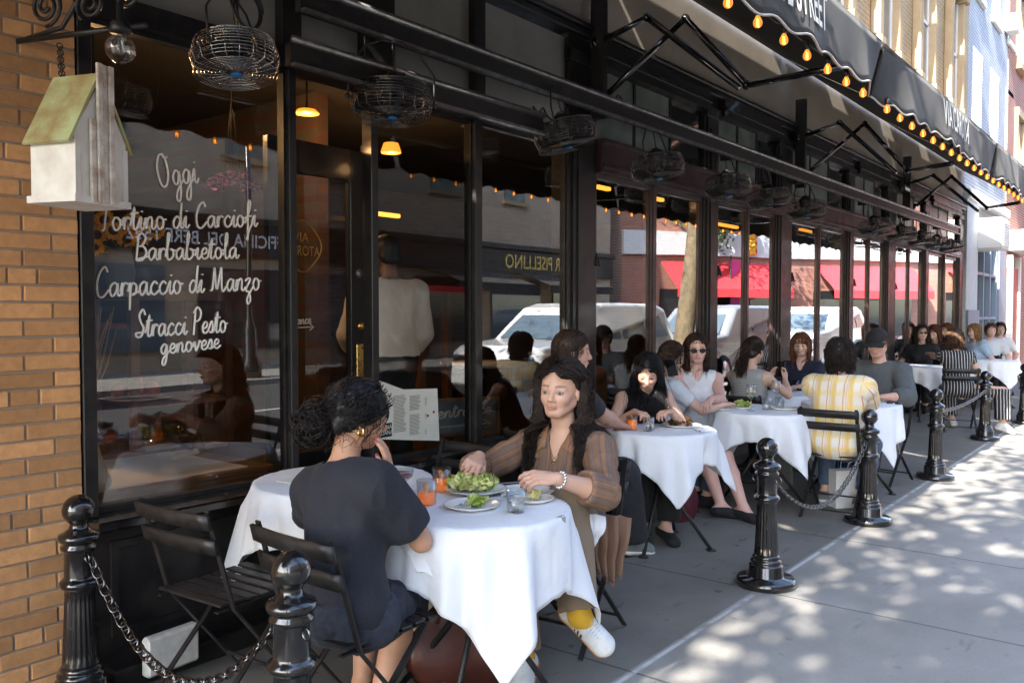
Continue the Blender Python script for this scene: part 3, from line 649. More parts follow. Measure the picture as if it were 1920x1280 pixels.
# cable loops on the rails
def cable(pts, lab, r=.006): return tag(MB().tube([tuple(p) for p in crom(pts, 8)], r, 6).build('cable', 'black_metal'), lab, 'cable')
q = PY(470, 20, 3.1)
cable([q + Vector((.06 * math.cos(a) * (1 + .1 * math.sin(a * .5)), .01 * a / 6, .075 * math.sin(a))) for a in np.linspace(0, 18, 40)], 'coiled black cable above the chrome fan')
cable([PY(420, -40, 3.1), PY(440, 25, 3.05), PY(452, 50, 3.05), PY(445, 78, 3.05)], 'black power cable dropping to the chrome fan')
cable([PY(1005, 208, 3.25), PY(1000, 200, 3.22), PY(1010, 212, 3.2), PY(1018, 203, 3.22), PY(1030, 222, 3.2), PY(1060, 232, 3.2), PY(1090, 226, 3.25)], 'tangled black cable beside the silver yoked fan')
cable([PY(1160, 190, 3.2) + Vector((.04 * math.cos(a), 0, .04 * math.sin(a))) for a in np.linspace(-.6, 3.8, 14)], 'small loop of black cable on the upper rail by the first folding arm')

# ---------------------------------------------------------------- neighbouring houses along the row
def X(u, y=3.55): return PY(u, 500, y).x
XW = XE + .01; XR = X(1884, 3.5)
wb = thing('white_house', 'tall white painted brick house beyond the restaurant', 'building', (XW + 3, 3.6, 0))
MB().span((XW, XR), (3.52, 9), (3.75, 13)).build('wall', 'brick_white', wb)
mb = MB().span((XW, XW + 1.15), (3.45, 9), (0.0, 3.749)); mb.build('wall', 'concrete_white', wb)
MB().span((XW + 1.15, XR), (3.62, 9), (0, 3.749)).build('wall', 'concrete_white', wb)
MB().span((XW, XW + 1.13), (3.40, 3.449), (0.0, 1.55)).build('dado', 'blue_door', wb)
MB().span((XW, XR), (3.40, 3.53), (3.75, 3.95), ch=.02).build('ledge', 'white_trim', wb)
xa, xb = XW + 1.25, XW + 3.6; mb = MB()
for k in range(4): x = xa + (xb - xa) * k / 3; mb.span((x - .04, x + .04), (3.48, 3.60), (0.5, 3.1))
for z in (.5, 1.35, 2.3, 3.06): mb.span((xa, xb), (3.49, 3.59), (z, z + .06))
f = mb.build('window', 'blue_door', wb); MB().span((xa, xb), (3.57, 3.585), (.5, 3.1)).build('pane', 'sky_window', f)
MB().span((xa, xb), (3.50, 3.619), (0, .499)).build('kick_panel', 'blue_door', wb)
d_ = MB().span((XW + 3.75, XW + 4.6), (3.45, 3.6), (0, 3.0)); d_.build('door', 'blue_door', wb)
for i in range(3):
    for fl in range(3):
        xw = XW + 1.1 + i * 2.0; z = 5.0 + fl * 3.0; mb = MB(); mb.span((xw - .55, xw + .55), (3.45, 3.519), (z - .14, z - .001), ch=.01); mb.span((xw - .5, xw + .5), (3.50, 3.519), (z + 1.75, z + 1.86))
        mb.span((xw - .5, xw - .42), (3.505, 3.519), (z, z + 1.749)); mb.span((xw + .42, xw + .5), (3.505, 3.519), (z, z + 1.749))
        f = mb.build('window', 'white_trim', wb); MB().span((xw - .419, xw + .419), (3.505, 3.5185), (z, z + 1.749)).build('pane', 'sky_window', f)
ac = PY(1866, 440, 3.2); t = thing('air_conditioner', 'white air conditioner box jutting from the white house', 'air conditioner', (ac.x, 3.3, ac.z - .3))
MB().span((ac.x - .45, ac.x + .45), (3.0, 3.6), (ac.z - .32, ac.z + .32), ch=.03).build('case', 'white_trim', t)
mb = MB()
for k in range(9): mb.span((ac.x - .36, ac.x + .36), (2.985, 2.999), (ac.z - .25 + k * .055, ac.z - .22 + k * .055))
mb.build('grille', 'concrete_white', t)
rb = thing('red_house', 'red brick house with a dark red door at the far end of the row', 'building', (XR + 4, 3.6, 0))
MB().span((XR + .01, XR + 14), (3.50, 9), (0, 12)).build('wall', 'brick_red', rb)
for i in range(4):
    for fl in range(3):
        xw = XR + 1.6 + i * 3.0; z = 4.6 + fl * 3.1; f = MB().span((xw - .6, xw + .6), (3.36, 3.499), (z - .15, z)).span((xw - .6, xw + .6), (3.40, 3.499), (z + 1.8, z + 2.0)).span((xw - .6, xw - .45), (3.42, 3.499), (z, z + 1.8)).span((xw + .45, xw + .6), (3.42, 3.499), (z, z + 1.8)).build('window', 'stone_tan', rb); MB().span((xw - .45, xw + .45), (3.485, 3.498), (z + .001, z + 1.799)).build('pane', 'sky_window', f)
f = MB().span((XR + .5, XR + 1.5), (3.42, 3.499), (0, 2.6)).build('door', 'red_door', rb); MB().span((XR + .3, XR + .499), (3.38, 3.499), (0, 2.9)).build('door_frame', 'white_trim', f); MB().span((XR + 1.501, XR + 1.7), (3.38, 3.499), (0, 2.9)).build('door_frame', 'white_trim', f)
MB().span((XR + .2, XR + 2.2), (3.05, 3.499), (3.0, 3.5), ch=.03).build('door_hood', 'white_trim', rb)
ac2 = PY(1906, 45, 3.3); t = thing('air_conditioner', 'white air conditioner high on the red brick house', 'air conditioner', (ac2.x, 3.3, ac2.z)); MB().box((ac2.x, 3.38, ac2.z), (.5, .26, .4), ch=.03).build('case', 'white_trim', t)

# ---------------------------------------------------------------- the other side of the street (seen mirrored in the glass)
ob = thing('brown_brick_building', 'brown brick building across the street with a dark bar fascia', 'building', (20, -13.4, 0))
MB().span((-14, 33), (-20, -13.4), (0, 14)).build('wall', 'brick_brown', ob)
MB().span((-14, 33), (-13.399, -13.25), (3.0, 3.9)).build('fascia', 'black_paint', ob)
MB().span((-14, 33), (-13.399, -13.1), (3.901, 4.1), ch=.03).build('cornice', 'black_paint', ob)
text_mb('BAR PISELLINO', (27.5, -13.245, 3.45), (-1, 0, 0), (0, 0, 1), 0.75, .01, .9, .01).build('lettering', 'letter_gold', ob)
text_mb('OFFICINA DEL BERE 1592', (13, -13.245, 3.45), (-1, 0, 0), (0, 0, 1), 0.5, .01, .9, .01).build('lettering', 'chalk_white', ob)
for k in range(11):
    x = -10 + k * 4; f = MB().span((x - 1.5, x + 1.5), (-13.398, -13.3), (.5, 2.7)).build('shop_window', 'sky_window' if k % 2 else 'dark_window', ob)
    MB().span((x - .75, x + .75), (-13.398, -13.25), (5.6, 5.75)).span((x - .75, x + .75), (-13.398, -13.28), (7.7, 7.95)).build('window_sill', 'stone_tan', ob); MB().span((x - .6, x + .6), (-13.398, -13.35), (5.76, 7.69)).build('window', 'green_panel', ob)
for x0, x1 in ((21, 25), (26, 30.5)):
    t = thing('far_awning', 'black awning across the street under the bar fascia', 'awning', (x0, -13, 2.6), 0, 'awnings across the street')
    MB().grid(lambda u, v: (x0 + (x1 - x0) * u, -11.7 - 1.5 * v, 2.55 + .5 * v), 6, 2).build('canopy', 'awning_black', t); MB().span((x0, x1), (-11.72, -11.69), (2.25, 2.549)).build('valance', 'awning_black', t)
rbb = thing('red_awning_building', 'red brick corner building across the street with bright red awnings', 'building', (34, -13.4, 0), R(30))
MB().span((0, 60), (-7, 0), (0, 11)).build('wall', 'brick_red', rbb, False); MB().span((0, 60), (.001, .2), (4.2, 5.3)).build('sign_board', 'concrete_white', rbb, False)
for k in range(5):
    x = 2 + k * 9; f = MB().span((x, x + 6.5), (.002, .1), (.3, 2.6)).build('shop_window', 'dark_window', rbb, False)
    a = MB().grid(lambda u, v: (x + 6.5 * u, 1.6 - 1.5 * v, 2.6 + 1.3 * v), 6, 3); a.span((x, x + 6.5), (1.58, 1.61), (2.2, 2.599)); a.build('awning', 'awning_red', rbb, False)
    MB().span((x + .5, x + 5.5), (.002, .12), (6.5, 8.6)).build('window', 'sky_window', rbb, False)
for x, y in ((38, -9.9), (47, -10.0)):
    t = thing('banner', 'tall magenta banner on a pole across the street', 'banner', (x, y, 0), 0, 'magenta banners'); MB().tube([(x, y, 0), (x, y, 4.2)], .04, 8).build('pole', 'black_metal', t); MB().span((x + .05, x + 1.1), (y - .02, y + .02), (1.2, 4.0)).build('cloth', 'banner_pink', t)
wbb = thing('corner_house', 'pale stone corner house closing the street across the way', 'building', (100, 0, 0)); MB().span((91, 130), (-12, 12), (0, 15)).build('wall', 'stone_tan', wbb)
# street lamp with a flower basket
t = thing('street_lamp', 'black street lamp with a hanging flower basket across the street', 'street lamp', (11.6, -9.75, 0)); MB().lathe([(.24, 0), (.25, .3), (.17, .5), (.16, 1.1), (.11, 1.25), (.08, 1.4), (.07, 3.2), (.06, 6.0), (0, 6.05)], 16, (11.6, -9.75, 0)).build('pole', 'black_gloss', t)
MB().lathe([(0, 6.05), (.12, 6.1), (.2, 6.4), (.15, 6.8), (0, 6.9)], 14, (11.6, -9.75, 0)).build('lantern', 'concrete_white', t); MB().tube([(11.6, -9.75, 4.9), (10.9, -9.75, 4.95)], .02, 6).build('arm', 'black_metal', t)
# traffic light
t = thing('traffic_light', 'yellow traffic light on a pole across the street', 'traffic light', (40, -9.8, 0)); MB().tube([(40, -9.8, 0), (40, -9.8, 5.6)], .07, 10).build('pole', 'black_metal', t)
for dz in (0, .38, .76): k = MB().span((39.8, 40.2), (-9.75, -9.4), (4.3 + dz, 4.66 + dz), ch=.03).build('signal_head', 'traffic_yellow', t); MB().lathe([(0, .02), (.13, 0)], 12, (40, -9.39, 4.48 + dz), M=Matrix.Rotation(R(-90), 4, 'X')).build('lens', 'lamp_red', k)

# parked cars at the kerb
def suv(x, y, lab, paint, L_=4.7):
    t = thing('parked_car', lab, 'car', (x, y, -.13), 0, 'cars parked at the kerb'); z0 = -.13
    prof = [(0, .45), (.05, .95), (.25, 1.08), (1.15, 1.16), (1.85, 1.72), (2.2, 1.80), (4.1, 1.80), (4.45, 1.70), (4.66, 1.1), (4.7, .5), (4.5, .32), (.2, .30)]
    mb = MB(); n = len(prof); vs = []
    for yy, ins in ((-.92, .06), (-.86, 0), (.86, 0), (.92, .06)):
        for (px, pz) in prof:
            cx_, cz_ = 2.35, 1.0; q = 1 - ins * .6; tz = max(0, pz - 1.1) * .22
            vs.append((x + cx_ + (px - cx_) * q, y + (abs(yy) - tz) * (1 if yy > 0 else -1), z0 + cz_ + (pz - cz_) * q))
    fs = [(r * n + k, r * n + (k + 1) % n, (r + 1) * n + (k + 1) % n, (r + 1) * n + k) for r in range(3) for k in range(n)] + [tuple(range(n))[::-1], tuple(range(3 * n, 4 * n))]
    mb.add(vs, fs); body = mb.build('body', paint, t); bv = body.modifiers.new('b', 'BEVEL'); bv.width = .05; bv.segments = 2
    for s in (-1, 1):
        wv = lambda px, pz: (x + px, y + s * (.905 - max(0, pz - 1.1) * .22), z0 + pz)
        for a in ([(1.45, 1.16), (1.95, 1.64), (2.6, 1.68), (2.6, 1.16)], [(2.68, 1.16), (2.68, 1.68), (3.5, 1.68), (3.5, 1.16)], [(3.58, 1.16), (3.58, 1.68), (4.1, 1.64), (4.35, 1.18)]):
            g = MB(); g.add([wv(*q) for q in a], [(0, 1, 2, 3)]); g.build('side_window', 'sky_window', t)
        for px in (.95, 3.75):
            Mx = Matrix.Rotation(R(90), 4, 'X'); wl = MB().lathe([(.2, -.11), (.34, -.11), (.36, -.07), (.36, .07), (.34, .11), (.2, .11)], 24, (x + px, y + s * .83, z0 + .36), M=Mx).build('wheel', 'tyre', t); MB().lathe([(0, -.115), (.22, -.112), (.22, .112), (0, .115)], 16, (x + px, y + s * .835, z0 + .36), M=Mx).build('rim', 'chrome', wl)
        MB().box((x + .06, y + s * .68, z0 + .86), (.12, .34, .14), ch=.03).build('headlight', 'chrome', t); MB().box((x + 4.66, y + s * .76, z0 + 1.0), (.1, .16, .34), ch=.02).build('tail_light', 'lamp_red', t)
    g = MB(); g.add([(x + 1.12, y - .72, z0 + 1.18), (x + 1.12, y + .72, z0 + 1.18), (x + 1.84, y + .62, z0 + 1.70), (x + 1.84, y - .62, z0 + 1.70)], [(0, 1, 2, 3)]); g.build('windscreen', 'sky_window', t)
    return t
suv(10.6, -1.75, 'white off road car parked at the kerb, mirrored in the window', 'car_white')
suv(16.4, -1.7, 'silver estate car parked at the kerb, mirrored in the first oxblood windows', 'car_silver')
suv(23.5, -1.75, 'white car parked at the kerb farther along the street', 'car_white')
suv(2.0, -8.2, 'dark red hatchback parked across the street', 'red_door'); suv(30.0, -8.3, 'black car parked across the street', 'black_gloss')

# trees along the kerb: trunk leaning, crowns that dapple the pavement
def tree(x, y, h, lean, crown_r, n, seed, lab, hole=0.0):
    rg = np.random.default_rng(seed); t = thing('street_tree', lab, 'tree', (x, y, 0), 0, 'trees along the kerb')
    top = Vector((x + lean[0], y + lean[1], h)); mb = MB()
    def P(k): return Vector((x, y, 0)).lerp(top, k) + Vector((.12 * math.sin(k * 5 + seed), .10 * math.cos(k * 4 + seed) - .1, 0))
    mb.tube([P(k / 10) for k in range(11)], [.20 - .012 * k for k in range(11)], 12); ends = []
    for k in range(9):
        a = k * 2.4 + seed; b = P(.62 + .04 * k); e = b + Vector((math.cos(a), math.sin(a) * .8, .55)) * crown_r * (.5 + .35 * rg.random()); md = b.lerp(e, .5) + Vector((0, 0, .25)); mb.tube([b, md, e], [.07, .045, .015], 7); ends.append(e); ends.append(md)
    mb.build('trunk', 'bark', t)
    cl = np.array([tuple(e) for e in ends]); cl = np.vstack([cl, cl + rg.normal(0, crown_r * .28, cl.shape), cl + rg.normal(0, crown_r * .4, cl.shape)])
    ci = rg.integers(0, len(cl), n); p = cl[ci] + rg.normal(0, .34, (n, 3)); u = rg.normal(0, 1, (n, 3)); u /= np.linalg.norm(u, axis=1)[:, None]; v = np.cross(u, rg.normal(0, 1, (n, 3))); v /= np.linalg.norm(v, axis=1)[:, None]
    s = (.05 + .045 * rg.random(n))[:, None]; q = np.stack([p - u * s * 1.5, p - v * s * .7, p + u * s * 1.5, p + v * s * .7], 1).reshape(-1, 3)
    me = bpy.data.meshes.new('crown'); me.vertices.add(4 * n); me.vertices.foreach_set('co', q.ravel()); me.loops.add(4 * n); me.loops.foreach_set('vertex_index', np.arange(4 * n)); me.polygons.add(n); me.polygons.foreach_set('loop_start', np.arange(0, 4 * n, 4)); me.update(calc_edges=True)
    me.materials.append(MATS['leaf']); o = bpy.data.objects.new('crown', me); COL.objects.link(o); I = (-x, -y, 0); me.transform(Matrix.Translation(I)); o.parent = t
    return t
TREES = [(-6.0, -.15, 7.2, (.2, .5), 3.0, 7000, 3, 'leafy street tree whose shade dapples the near pavement'), (-2.2, -.2, 7.8, (.3, .3), 2.5, 2400, 5, 'street tree at the kerb behind the camera'),
         (2.3, -.25, 8.6, (.2, .1), 2.4, 900, 8, 'street tree at the kerb whose light shade falls by the far bollards'), (14.6, -.3, 9.0, (1.5, -.2), 2.4, 2600, 11, 'leaning street tree mirrored in the oxblood windows')]
for a in TREES: tree(*a)
tree(37, -10.2, 7.5, (.3, 0), 2.6, 3000, 15, 'young green tree across the street'); tree(52, -10.2, 8.5, (0, 0), 3.0, 3000, 17, 'broad green tree farther along the other side of the street')
# ---------------------------------------------------------------- bollards and chains
BPROF = [(.0, 0), (.155, 0), (.162, .008), (.160, .034), (.150, .046), (.098, .050), (.094, .056), (.092, .112), (.088, .118), (.080, .122), (.084, .130), (.084, .140), (.074, .146), (.071, .152), (.076, .158), (.070, .166), (.066, .172)]
BPROF += [(.066 - .013 * k / 12, .176 + .28 * k / 12) for k in range(13)]
BPROF += [(.055, .462), (.066, .468), (.071, .478), (.070, .490), (.060, .498), (.055, .504), (.054, .51), (.052, .600), (.055, .606), (.064, .612), (.065, .622), (.056, .630), (.058, .638), (.070, .644), (.074, .656), (.070, .668), (.052, .676), (.042, .684), (.034, .690), (.032, .704)]
BPROF += [(.058 * math.sin(a), .757 - .058 * math.cos(a)) for a in np.linspace(.62, math.pi, 14)]
def bollard(p, lab):
    t = thing('bollard', lab, 'bollard', (p[0], p[1], 0), 0, 'black bollards of the dining area'); k = BPROF.index((.066, .172))
    MB().lathe(BPROF[:k + 1], 40).build('base', 'black_gloss', t, False); MB().lathe(BPROF[k:k + 16], 96, flute=(.19, .44, 20, .0075)).build('shaft', 'black_gloss', t, False); MB().lathe(BPROF[k + 14:], 40).build('finial', 'black_gloss', t, False)
    for a in (0, math.pi): MB().ring((.066 * math.cos(a + 1.57), .066 * math.sin(a + 1.57), .585), .016, .004, 14, 6, Matrix.Rotation(R(90), 3, 'Y')).build('eyelet', 'dark_chrome', t, False)
    return t
B = {}
for nm, p, lb in (('l', (1.49, 3.27), 'bollard against the brick wall at the left edge'), ('m', (1.52, 2.02), 'bollard nearest the camera, in front of the dark haired woman in navy'), ('1', (4.53, 1.80), 'bollard standing alone on the joint beside the bare legged woman'), ('2', (6.34, 1.77), 'bollard in front of the white paper bag and the striped shirt'), ('3', (8.40, 1.77), 'bollard after the grey sweatshirt man, foot in the sun edge'), ('4', (11.35, 1.86), 'bollard before the woman in black and white stripes'), ('5', (13.35, 1.72), 'farthest bollard, cut by the right edge')):
    B[nm] = p; bollard(p, lb)
def chain(p, q, sag, lab, n=None):
    p, q = Vector(p), Vector(q); mb = MB(); L_ = (q - p).length * (1 + 2.6 * (sag / (q - p).length) ** 2); n = n or int(L_ / .034)
    for k in range(n):
        f = (k + .5) / n; c = p.lerp(q, f) + Vector((0, 0, -sag * 4 * f * (1 - f))); f2 = f + .01; c2 = p.lerp(q, f2) + Vector((0, 0, -sag * 4 * f2 * (1 - f2))); x = (c2 - c).normalized(); u = Vector((0, 0, 1)); y = u.cross(x).normalized(); z = x.cross(y)
        if k % 2: y, z = (y + z * .5).normalized(), (z - y * .5).normalized()
        else: y, z = (z + y * .35).normalized(), (-y + z * .35).normalized()
        pts = []
        for j in range(14):
            a = 2 * math.pi * j / 14; pts.append(c + x * (.013 * math.cos(a) + (.0125 if math.cos(a) > 0 else -.0125) * min(1, abs(math.cos(a)) * 3)) + y * .0135 * math.sin(a))
        mb.tube(pts, .0042, 6, closed=True)
    o = mb.build('chain', 'dark_chrome'); return tag(o, lab, 'chain', 'chains between the bollards')
chain((1.50, 3.20, .585), (1.52, 2.09, .585), .31, 'black chain sagging between the two near bollards')
chain((4.60, 1.80, .585), (6.27, 1.77, .585), .30, 'bright chain sagging in front of the striped shirt diner')
chain((6.41, 1.77, .585), (6.60, 2.9, .60), .16, 'short chain drooping behind the bollard by the white bag', 22)
chain((8.46, 1.80, .60), (11.28, 1.84, .60), .06, 'dark chain stretched between the two far bollards')

# ---------------------------------------------------------------- folding chairs
def chair_proto():
    t = thing('folding_chair', 'x', 'chair'); W = .195
    for k, (z, x) in enumerate(((.775, -.200), (.682, -.173))):
        M_ = Matrix.Rotation(R(-14), 4, 'Y'); mb = MB()
        def sl(u, v): 
            y = (u - .5) * .43; bow = -.014 * (1 - (2 * u - 1) ** 2); p = M_ @ Vector((0, 0, (v - .5) * .056)); return (x + bow + p[0] - .012, y, z + p[2])
        g = mb.grid(sl, 8, 2); o = mb.build('back_slat', 'black_metal', t); o.modifiers.new('s', 'SOLIDIFY').thickness = .012
    for s in (-1, 1):
        mb = MB().bar((-.212, s * W, .812), (-.105, s * W, .44), .007, .024, (0, 1, 0)).bar((-.105, s * W, .44), (.24, s * W, .008), .007, .024, (0, 1, 0)); mb.build('back_leg', 'black_metal', t)
        MB().bar((.19, s * (W - .014), .445), (-.24, s * (W - .014), .008), .007, .024, (0, 1, 0)).build('cross_leg', 'black_metal', t)
        MB().bar((-.16, s * (W - .026), .436), (.215, s * (W - .026), .446), .02, .006, (0, 0, 1)).build('seat_rail', 'black_metal', t)
    mb = MB()
    for k in range(7):
        x = -.155 + k * .060; mb.span((x, x + .046), (-.185, .185), (.447 + .004 * abs(k - 3) * .6, .457 + .004 * abs(k - 3) * .6), ch=.003)
    mb.build('seat', 'black_metal', t)
    MB().bar((.155, -W, .115), (.155, W, .115), .012, .012).build('stretcher', 'black_metal', t); MB().bar((-.19, -W + .014, .07), (-.19, W - .014, .07), .012, .012).build('stretcher', 'black_metal', t)
    return t
CH0 = chair_proto(); _cn = [0]
def chair(p, rz, lab):
    o = CH0 if _cn[0] == 0 else copy_tree(CH0); _cn[0] += 1; o.location = (p[0], p[1], 0); o.rotation_euler = (0, 0, rz); o['label'] = lab; o['group'] = 'black folding bistro chairs'; return o
chair((1.84, 2.86), R(4), 'empty black folding chair at the left, before the menu window')
chair((1.88, 2.20), R(-2), 'black folding chair under the woman in the navy top, back to the camera')
chair((3.20, 3.02), R(176), 'empty black folding chair beyond the table, before the entrance sign')
chair((3.24, 2.24), R(186), 'black folding chair under the woman in the brown shirt')
chair((4.12, 2.95), R(-24), 'chair under the man with sunglasses on his head')
chair((5.22, 3.02), R(229), 'chair under the long haired woman in the black sleeveless top')
chair((5.76, 3.14), R(-38), 'chair under the woman with tied brown hair in a pale tee')
chair((6.24, 3.08), R(215), 'chair under the woman in the white top with sunglasses')
chair((6.43, 2.03), R(2), 'black folding chair under the striped yellow shirt, worn back slats facing us')
chair((7.02, 2.98), R(2), 'chair under the woman with the ponytail')
chair((8.48, 3.02), R(182), 'chair under the woman in the navy shirt')
chair((7.98, 2.13), R(170), 'chair under the man in the black cap')
chair((12.0, 2.28), R(20), 'black chair under the woman in striped clothes')
chair((11.3, 3.0), R(10), 'empty black chair near the far table behind the grey sweatshirt man')
chair((14.2, 3.2), R(185), 'chair under the far woman in black with glasses'); chair((14.5, 3.05), R(190), 'chair under the far woman leaning on her hand')
chair((16.8, 2.72), R(190), 'chair under the far diner in a pale tee'); chair((15.6, 2.66), R(160), 'chair under the farthest diner with dark curls')

# ---------------------------------------------------------------- tables with white cloths
mat('cloth_white', (0.765, 0.785, 0.825), 0.85, var=(3, (0.72, 0.74, 0.785), 0.6), bump=(13, 0.6, 0.012), sheen=0.1)
mat('porcelain', (0.82, 0.82, 0.80), 0.12, coat=0.4)
mat('cutlery', (0.6, 0.6, 0.6), 0.2, metal=1.0)
mat('spritz', (1.0, 0.36, 0.02), 0.08, trans=0.25, ior=1.33, emit=((1.0, .22, .01), .05)); mat('cocktail', (0.70, 0.24, 0.02), 0.1, trans=0.6, ior=1.33); mat('white_wine', (0.75, 0.62, 0.2), 0.05, trans=0.8, ior=1.33); mat('red_wine', (0.16, 0.01, 0.02), 0.1)  # spritz has a faint glow added, light put into the drink itself
mat('orange_slice', (0.95, 0.36, 0.03), 0.4); mat('water', (0.93, 0.95, 0.95), 0.02, trans=1.0, ior=1.33)
mat('lettuce', (0.32, 0.44, 0.08), 0.45, island=0.35); mat('lettuce_pale', (0.70, 0.68, 0.30), 0.45, island=0.25)
mat('brown_food', (0.10, 0.05, 0.02), 0.5, island=0.4)
def table(c, r, a, ph, lab, clab, seed, z=.75, lift=None, legs=True, grp='white clothed tables'):
    rg = random.Random(seed); t = thing('bistro_table', lab, 'table', (c[0], c[1], 0), 0, 'round bistro tables')
    MB().lathe([(0, z - .024), (r - .012, z - .024), (r - .006, z - .014), (r - .008, z - .004), (0, z - .003)], 40).build('tabletop', 'black_metal', t, False)
    MB().lathe([(.028, .40), (.026, z - .0245)], 12).build('column', 'black_metal', t, False)
    for k in range(4):
        an = ph + math.pi / 4 + k * math.pi / 2 + .25; d = Vector((math.cos(an), math.sin(an), 0)); l = MB().tube([d * .02 + Vector((0, 0, .46)), d * .13 + Vector((0, 0, .27)), d * .33 + Vector((0, 0, .012))], .0125, 8); l.lathe([(0, 0), (.032, 0), (.030, .010), (.013, .016), (0, .018)], 14, d * .335); l.build('leg', 'black_metal', t, False)
    nth, nr = 192, 34; P = MB(); vs = []; w1, w2, w3 = rg.random() * 6, rg.random() * 6, rg.random() * 6
    for i in range(nr + 1):
        for k in range(nth):
            th = 2 * math.pi * k / nth; q = th - ph; m = max(abs(math.cos(q - math.pi / 4)), abs(math.sin(q - math.pi / 4))); Lm = a / m; s_ = Lm * (i / nr)
            if i > 0 and s_ < r: pass
            rr = r + .004
            if s_ <= rr: vs.append((s_ * math.cos(th), s_ * math.sin(th), z + .002 + .0012 * math.sin(9 * s_ * math.cos(th + w1) * 3) ))
            else:
                d = s_ - rr; cn = math.cos(4 * q); f = min(1, d / .12); e = d * (.05 + .05 * math.sin(3 * th + w2)) + f * d * (.17 * (max(0, cn) ** 1.5) - .10 * max(0, -cn)) ; fold = f * (.022 * math.sin(9 * th + w1 + 1.8 * d + math.sin(3 * th + w2)) + .014 * math.sin(17 * th + w3 - d) + .008 * abs(math.sin(13 * th + w2))) * (.45 + d * 1.9); twist = f * d * .22 * math.sin(4 * q + .6 * math.sin(w2))
                R_ = rr + .006 * (1 - math.exp(-d * 60)) + e + fold; dz = .018 * (1 - math.exp(-d / .018)) if False else 0; tt = th + twist * .25
                zz = z + .002 - max(0, d - .006) * .985 + .003 * math.sin(30 * th) * f
                if lift:
                    for (la, lw, lr, lz) in lift:
                        dd = (th - la + math.pi) % (2 * math.pi) - math.pi; g = math.exp(-(dd / lw) ** 2) * min(1, d / .1); R_ = R_ + g * (lr * d / .3); zz = zz + g * d * lz
                vs.append((R_ * math.cos(tt), R_ * math.sin(tt), zz))
    fs = [(i * nth + k, i * nth + (k + 1) % nth, (i + 1) * nth + (k + 1) % nth, (i + 1) * nth + k) for i in range(nr) for k in range(nth)]
    P.add([(v[0] + c[0], v[1] + c[1], v[2]) for v in vs], fs, 0, True); o = P.build('tablecloth', 'cloth_white'); tag(o, clab, 'tablecloth', grp)
    me = o.data; o.modifiers.new('s', 'SOLIDIFY').thickness = .0018
    return t
T1, T0, T2, T3, T4, T4B, T5, T6 = (2.48, 2.13), (2.52, 2.96), (4.90, 2.66), (6.35, 2.56), (7.28, 2.18), (7.75, 3.0), (12.95, 2.95), (15.3, 2.45)
table(T1, .345, .635, R(233), 'nearest bistro table between the two women', 'white tablecloth on the nearest table, long pointed corner hanging in front', 1, lift=[(R(160), .5, .05, .35), (R(20), .45, .04, .5)])
table(T0, .39, .64, R(225), 'bistro table against the menu window, behind the navy woman', 'white tablecloth on the table against the menu window', 2)
table(T2, .345, .56, R(222), 'bistro table behind the brown shirted woman', 'white tablecloth at the table with spritz and amber cocktail', 3)
table(T3, .385, .60, R(236), 'bistro table beside the woman in white', 'white tablecloth below the wine glasses, by the bare legs', 4)
table(T4, .38, .61, R(240), 'bistro table between striped shirt and black cap', 'white tablecloth under the forearms of the grey sweatshirt man', 5)
table(T4B, .36, .58, R(225), 'bistro table by the window before the navy shirted woman', 'white tablecloth of the inner table before the navy shirted woman', 6)
table(T5, .40, .62, R(225), 'far bistro table by the striped woman', 'far white tablecloth in front of the woman in glasses', 7)
table(T6, .40, .62, R(225), 'farthest bistro table of the row', 'farthest white tablecloth near the right edge', 8)
ZT_ = .7535
def plate(p, r, lab, z=ZT_, name='plate'):
    return tag(MB().lathe([(0, .004), (r * .55, .004), (r * .62, .006), (r * .95, .018), (r, .020), (r * .995, .017), (r * .62, .0015), (r * .5, 0), (0, 0)], 40, (p[0], p[1], z)).build(name, 'porcelain'), lab, name)
def tumbler(p, lab, fill=None, r=.037, h=.092, fh=.45, slice_=False, z=ZT_):
    t = thing('tumbler', lab, 'glass', (p[0], p[1], z)); MB().lathe([(0, .001), (r * .86, .0), (r * .9, .004), (r, h), (r - .0016, h), (r * .9 - .0018, .010), (0, .009)], 32).build('glass', 'clear_glass', t, False)
    if fill:
        MB().lathe([(0, .0095), (r * .9 - .003, .0105), (r * .9 + .1 * r * fh - .003, h * fh), (0, h * fh)], 28).build('drink', fill, t, False)
        if slice_:
            k = MB(); k.lathe([(0, -.002), (.026, -.002), (.027, 0), (.026, .002), (0, .002)], 20, (.004, .0, h * fh + .012), M=Matrix.Rotation(R(62), 4, 'X') @ Matrix.Rotation(R(20), 4, 'Y')); k.build('orange_slice', 'orange_slice', t, False)
            for q in range(3): MB().box((.012 * math.cos(q * 2.1), .012 * math.sin(q * 2.1), h * fh - .004), (.019, .019, .019), rz=q, ch=.004).build('ice_cube', 'clear_glass', t, False)
    return t
def stem(p, lab, kind='wine', fill='white_wine', z=ZT_):
    t = thing('stem_glass', lab, 'glass', (p[0], p[1], z))
    if kind == 'wine': pr = [(0, 0), (.033, .0), (.033, .003), (.006, .008), (.004, .02), (.004, .085), (.012, .092), (.032, .115), (.040, .145), (.038, .175), (.033, .205), (.0318, .205), (.0365, .175), (.0385, .145), (.030, .117), (0, .097)]; fl = [(0, .0975), (.029, .1175), (.0365, .138), (0, .138)]
    else: pr = [(0, 0), (.034, .0), (.034, .003), (.006, .008), (.004, .02), (.004, .085), (.015, .092), (.043, .112), (.050, .140), (.0485, .140), (.0415, .114), (0, .096)]; fl = [(0, .097), (.040, .1145), (.046, .130), (0, .130)]
    MB().lathe(pr, 32).build('glass', 'clear_glass', t, False); MB().lathe(fl, 28).build('drink', fill, t, False); return t
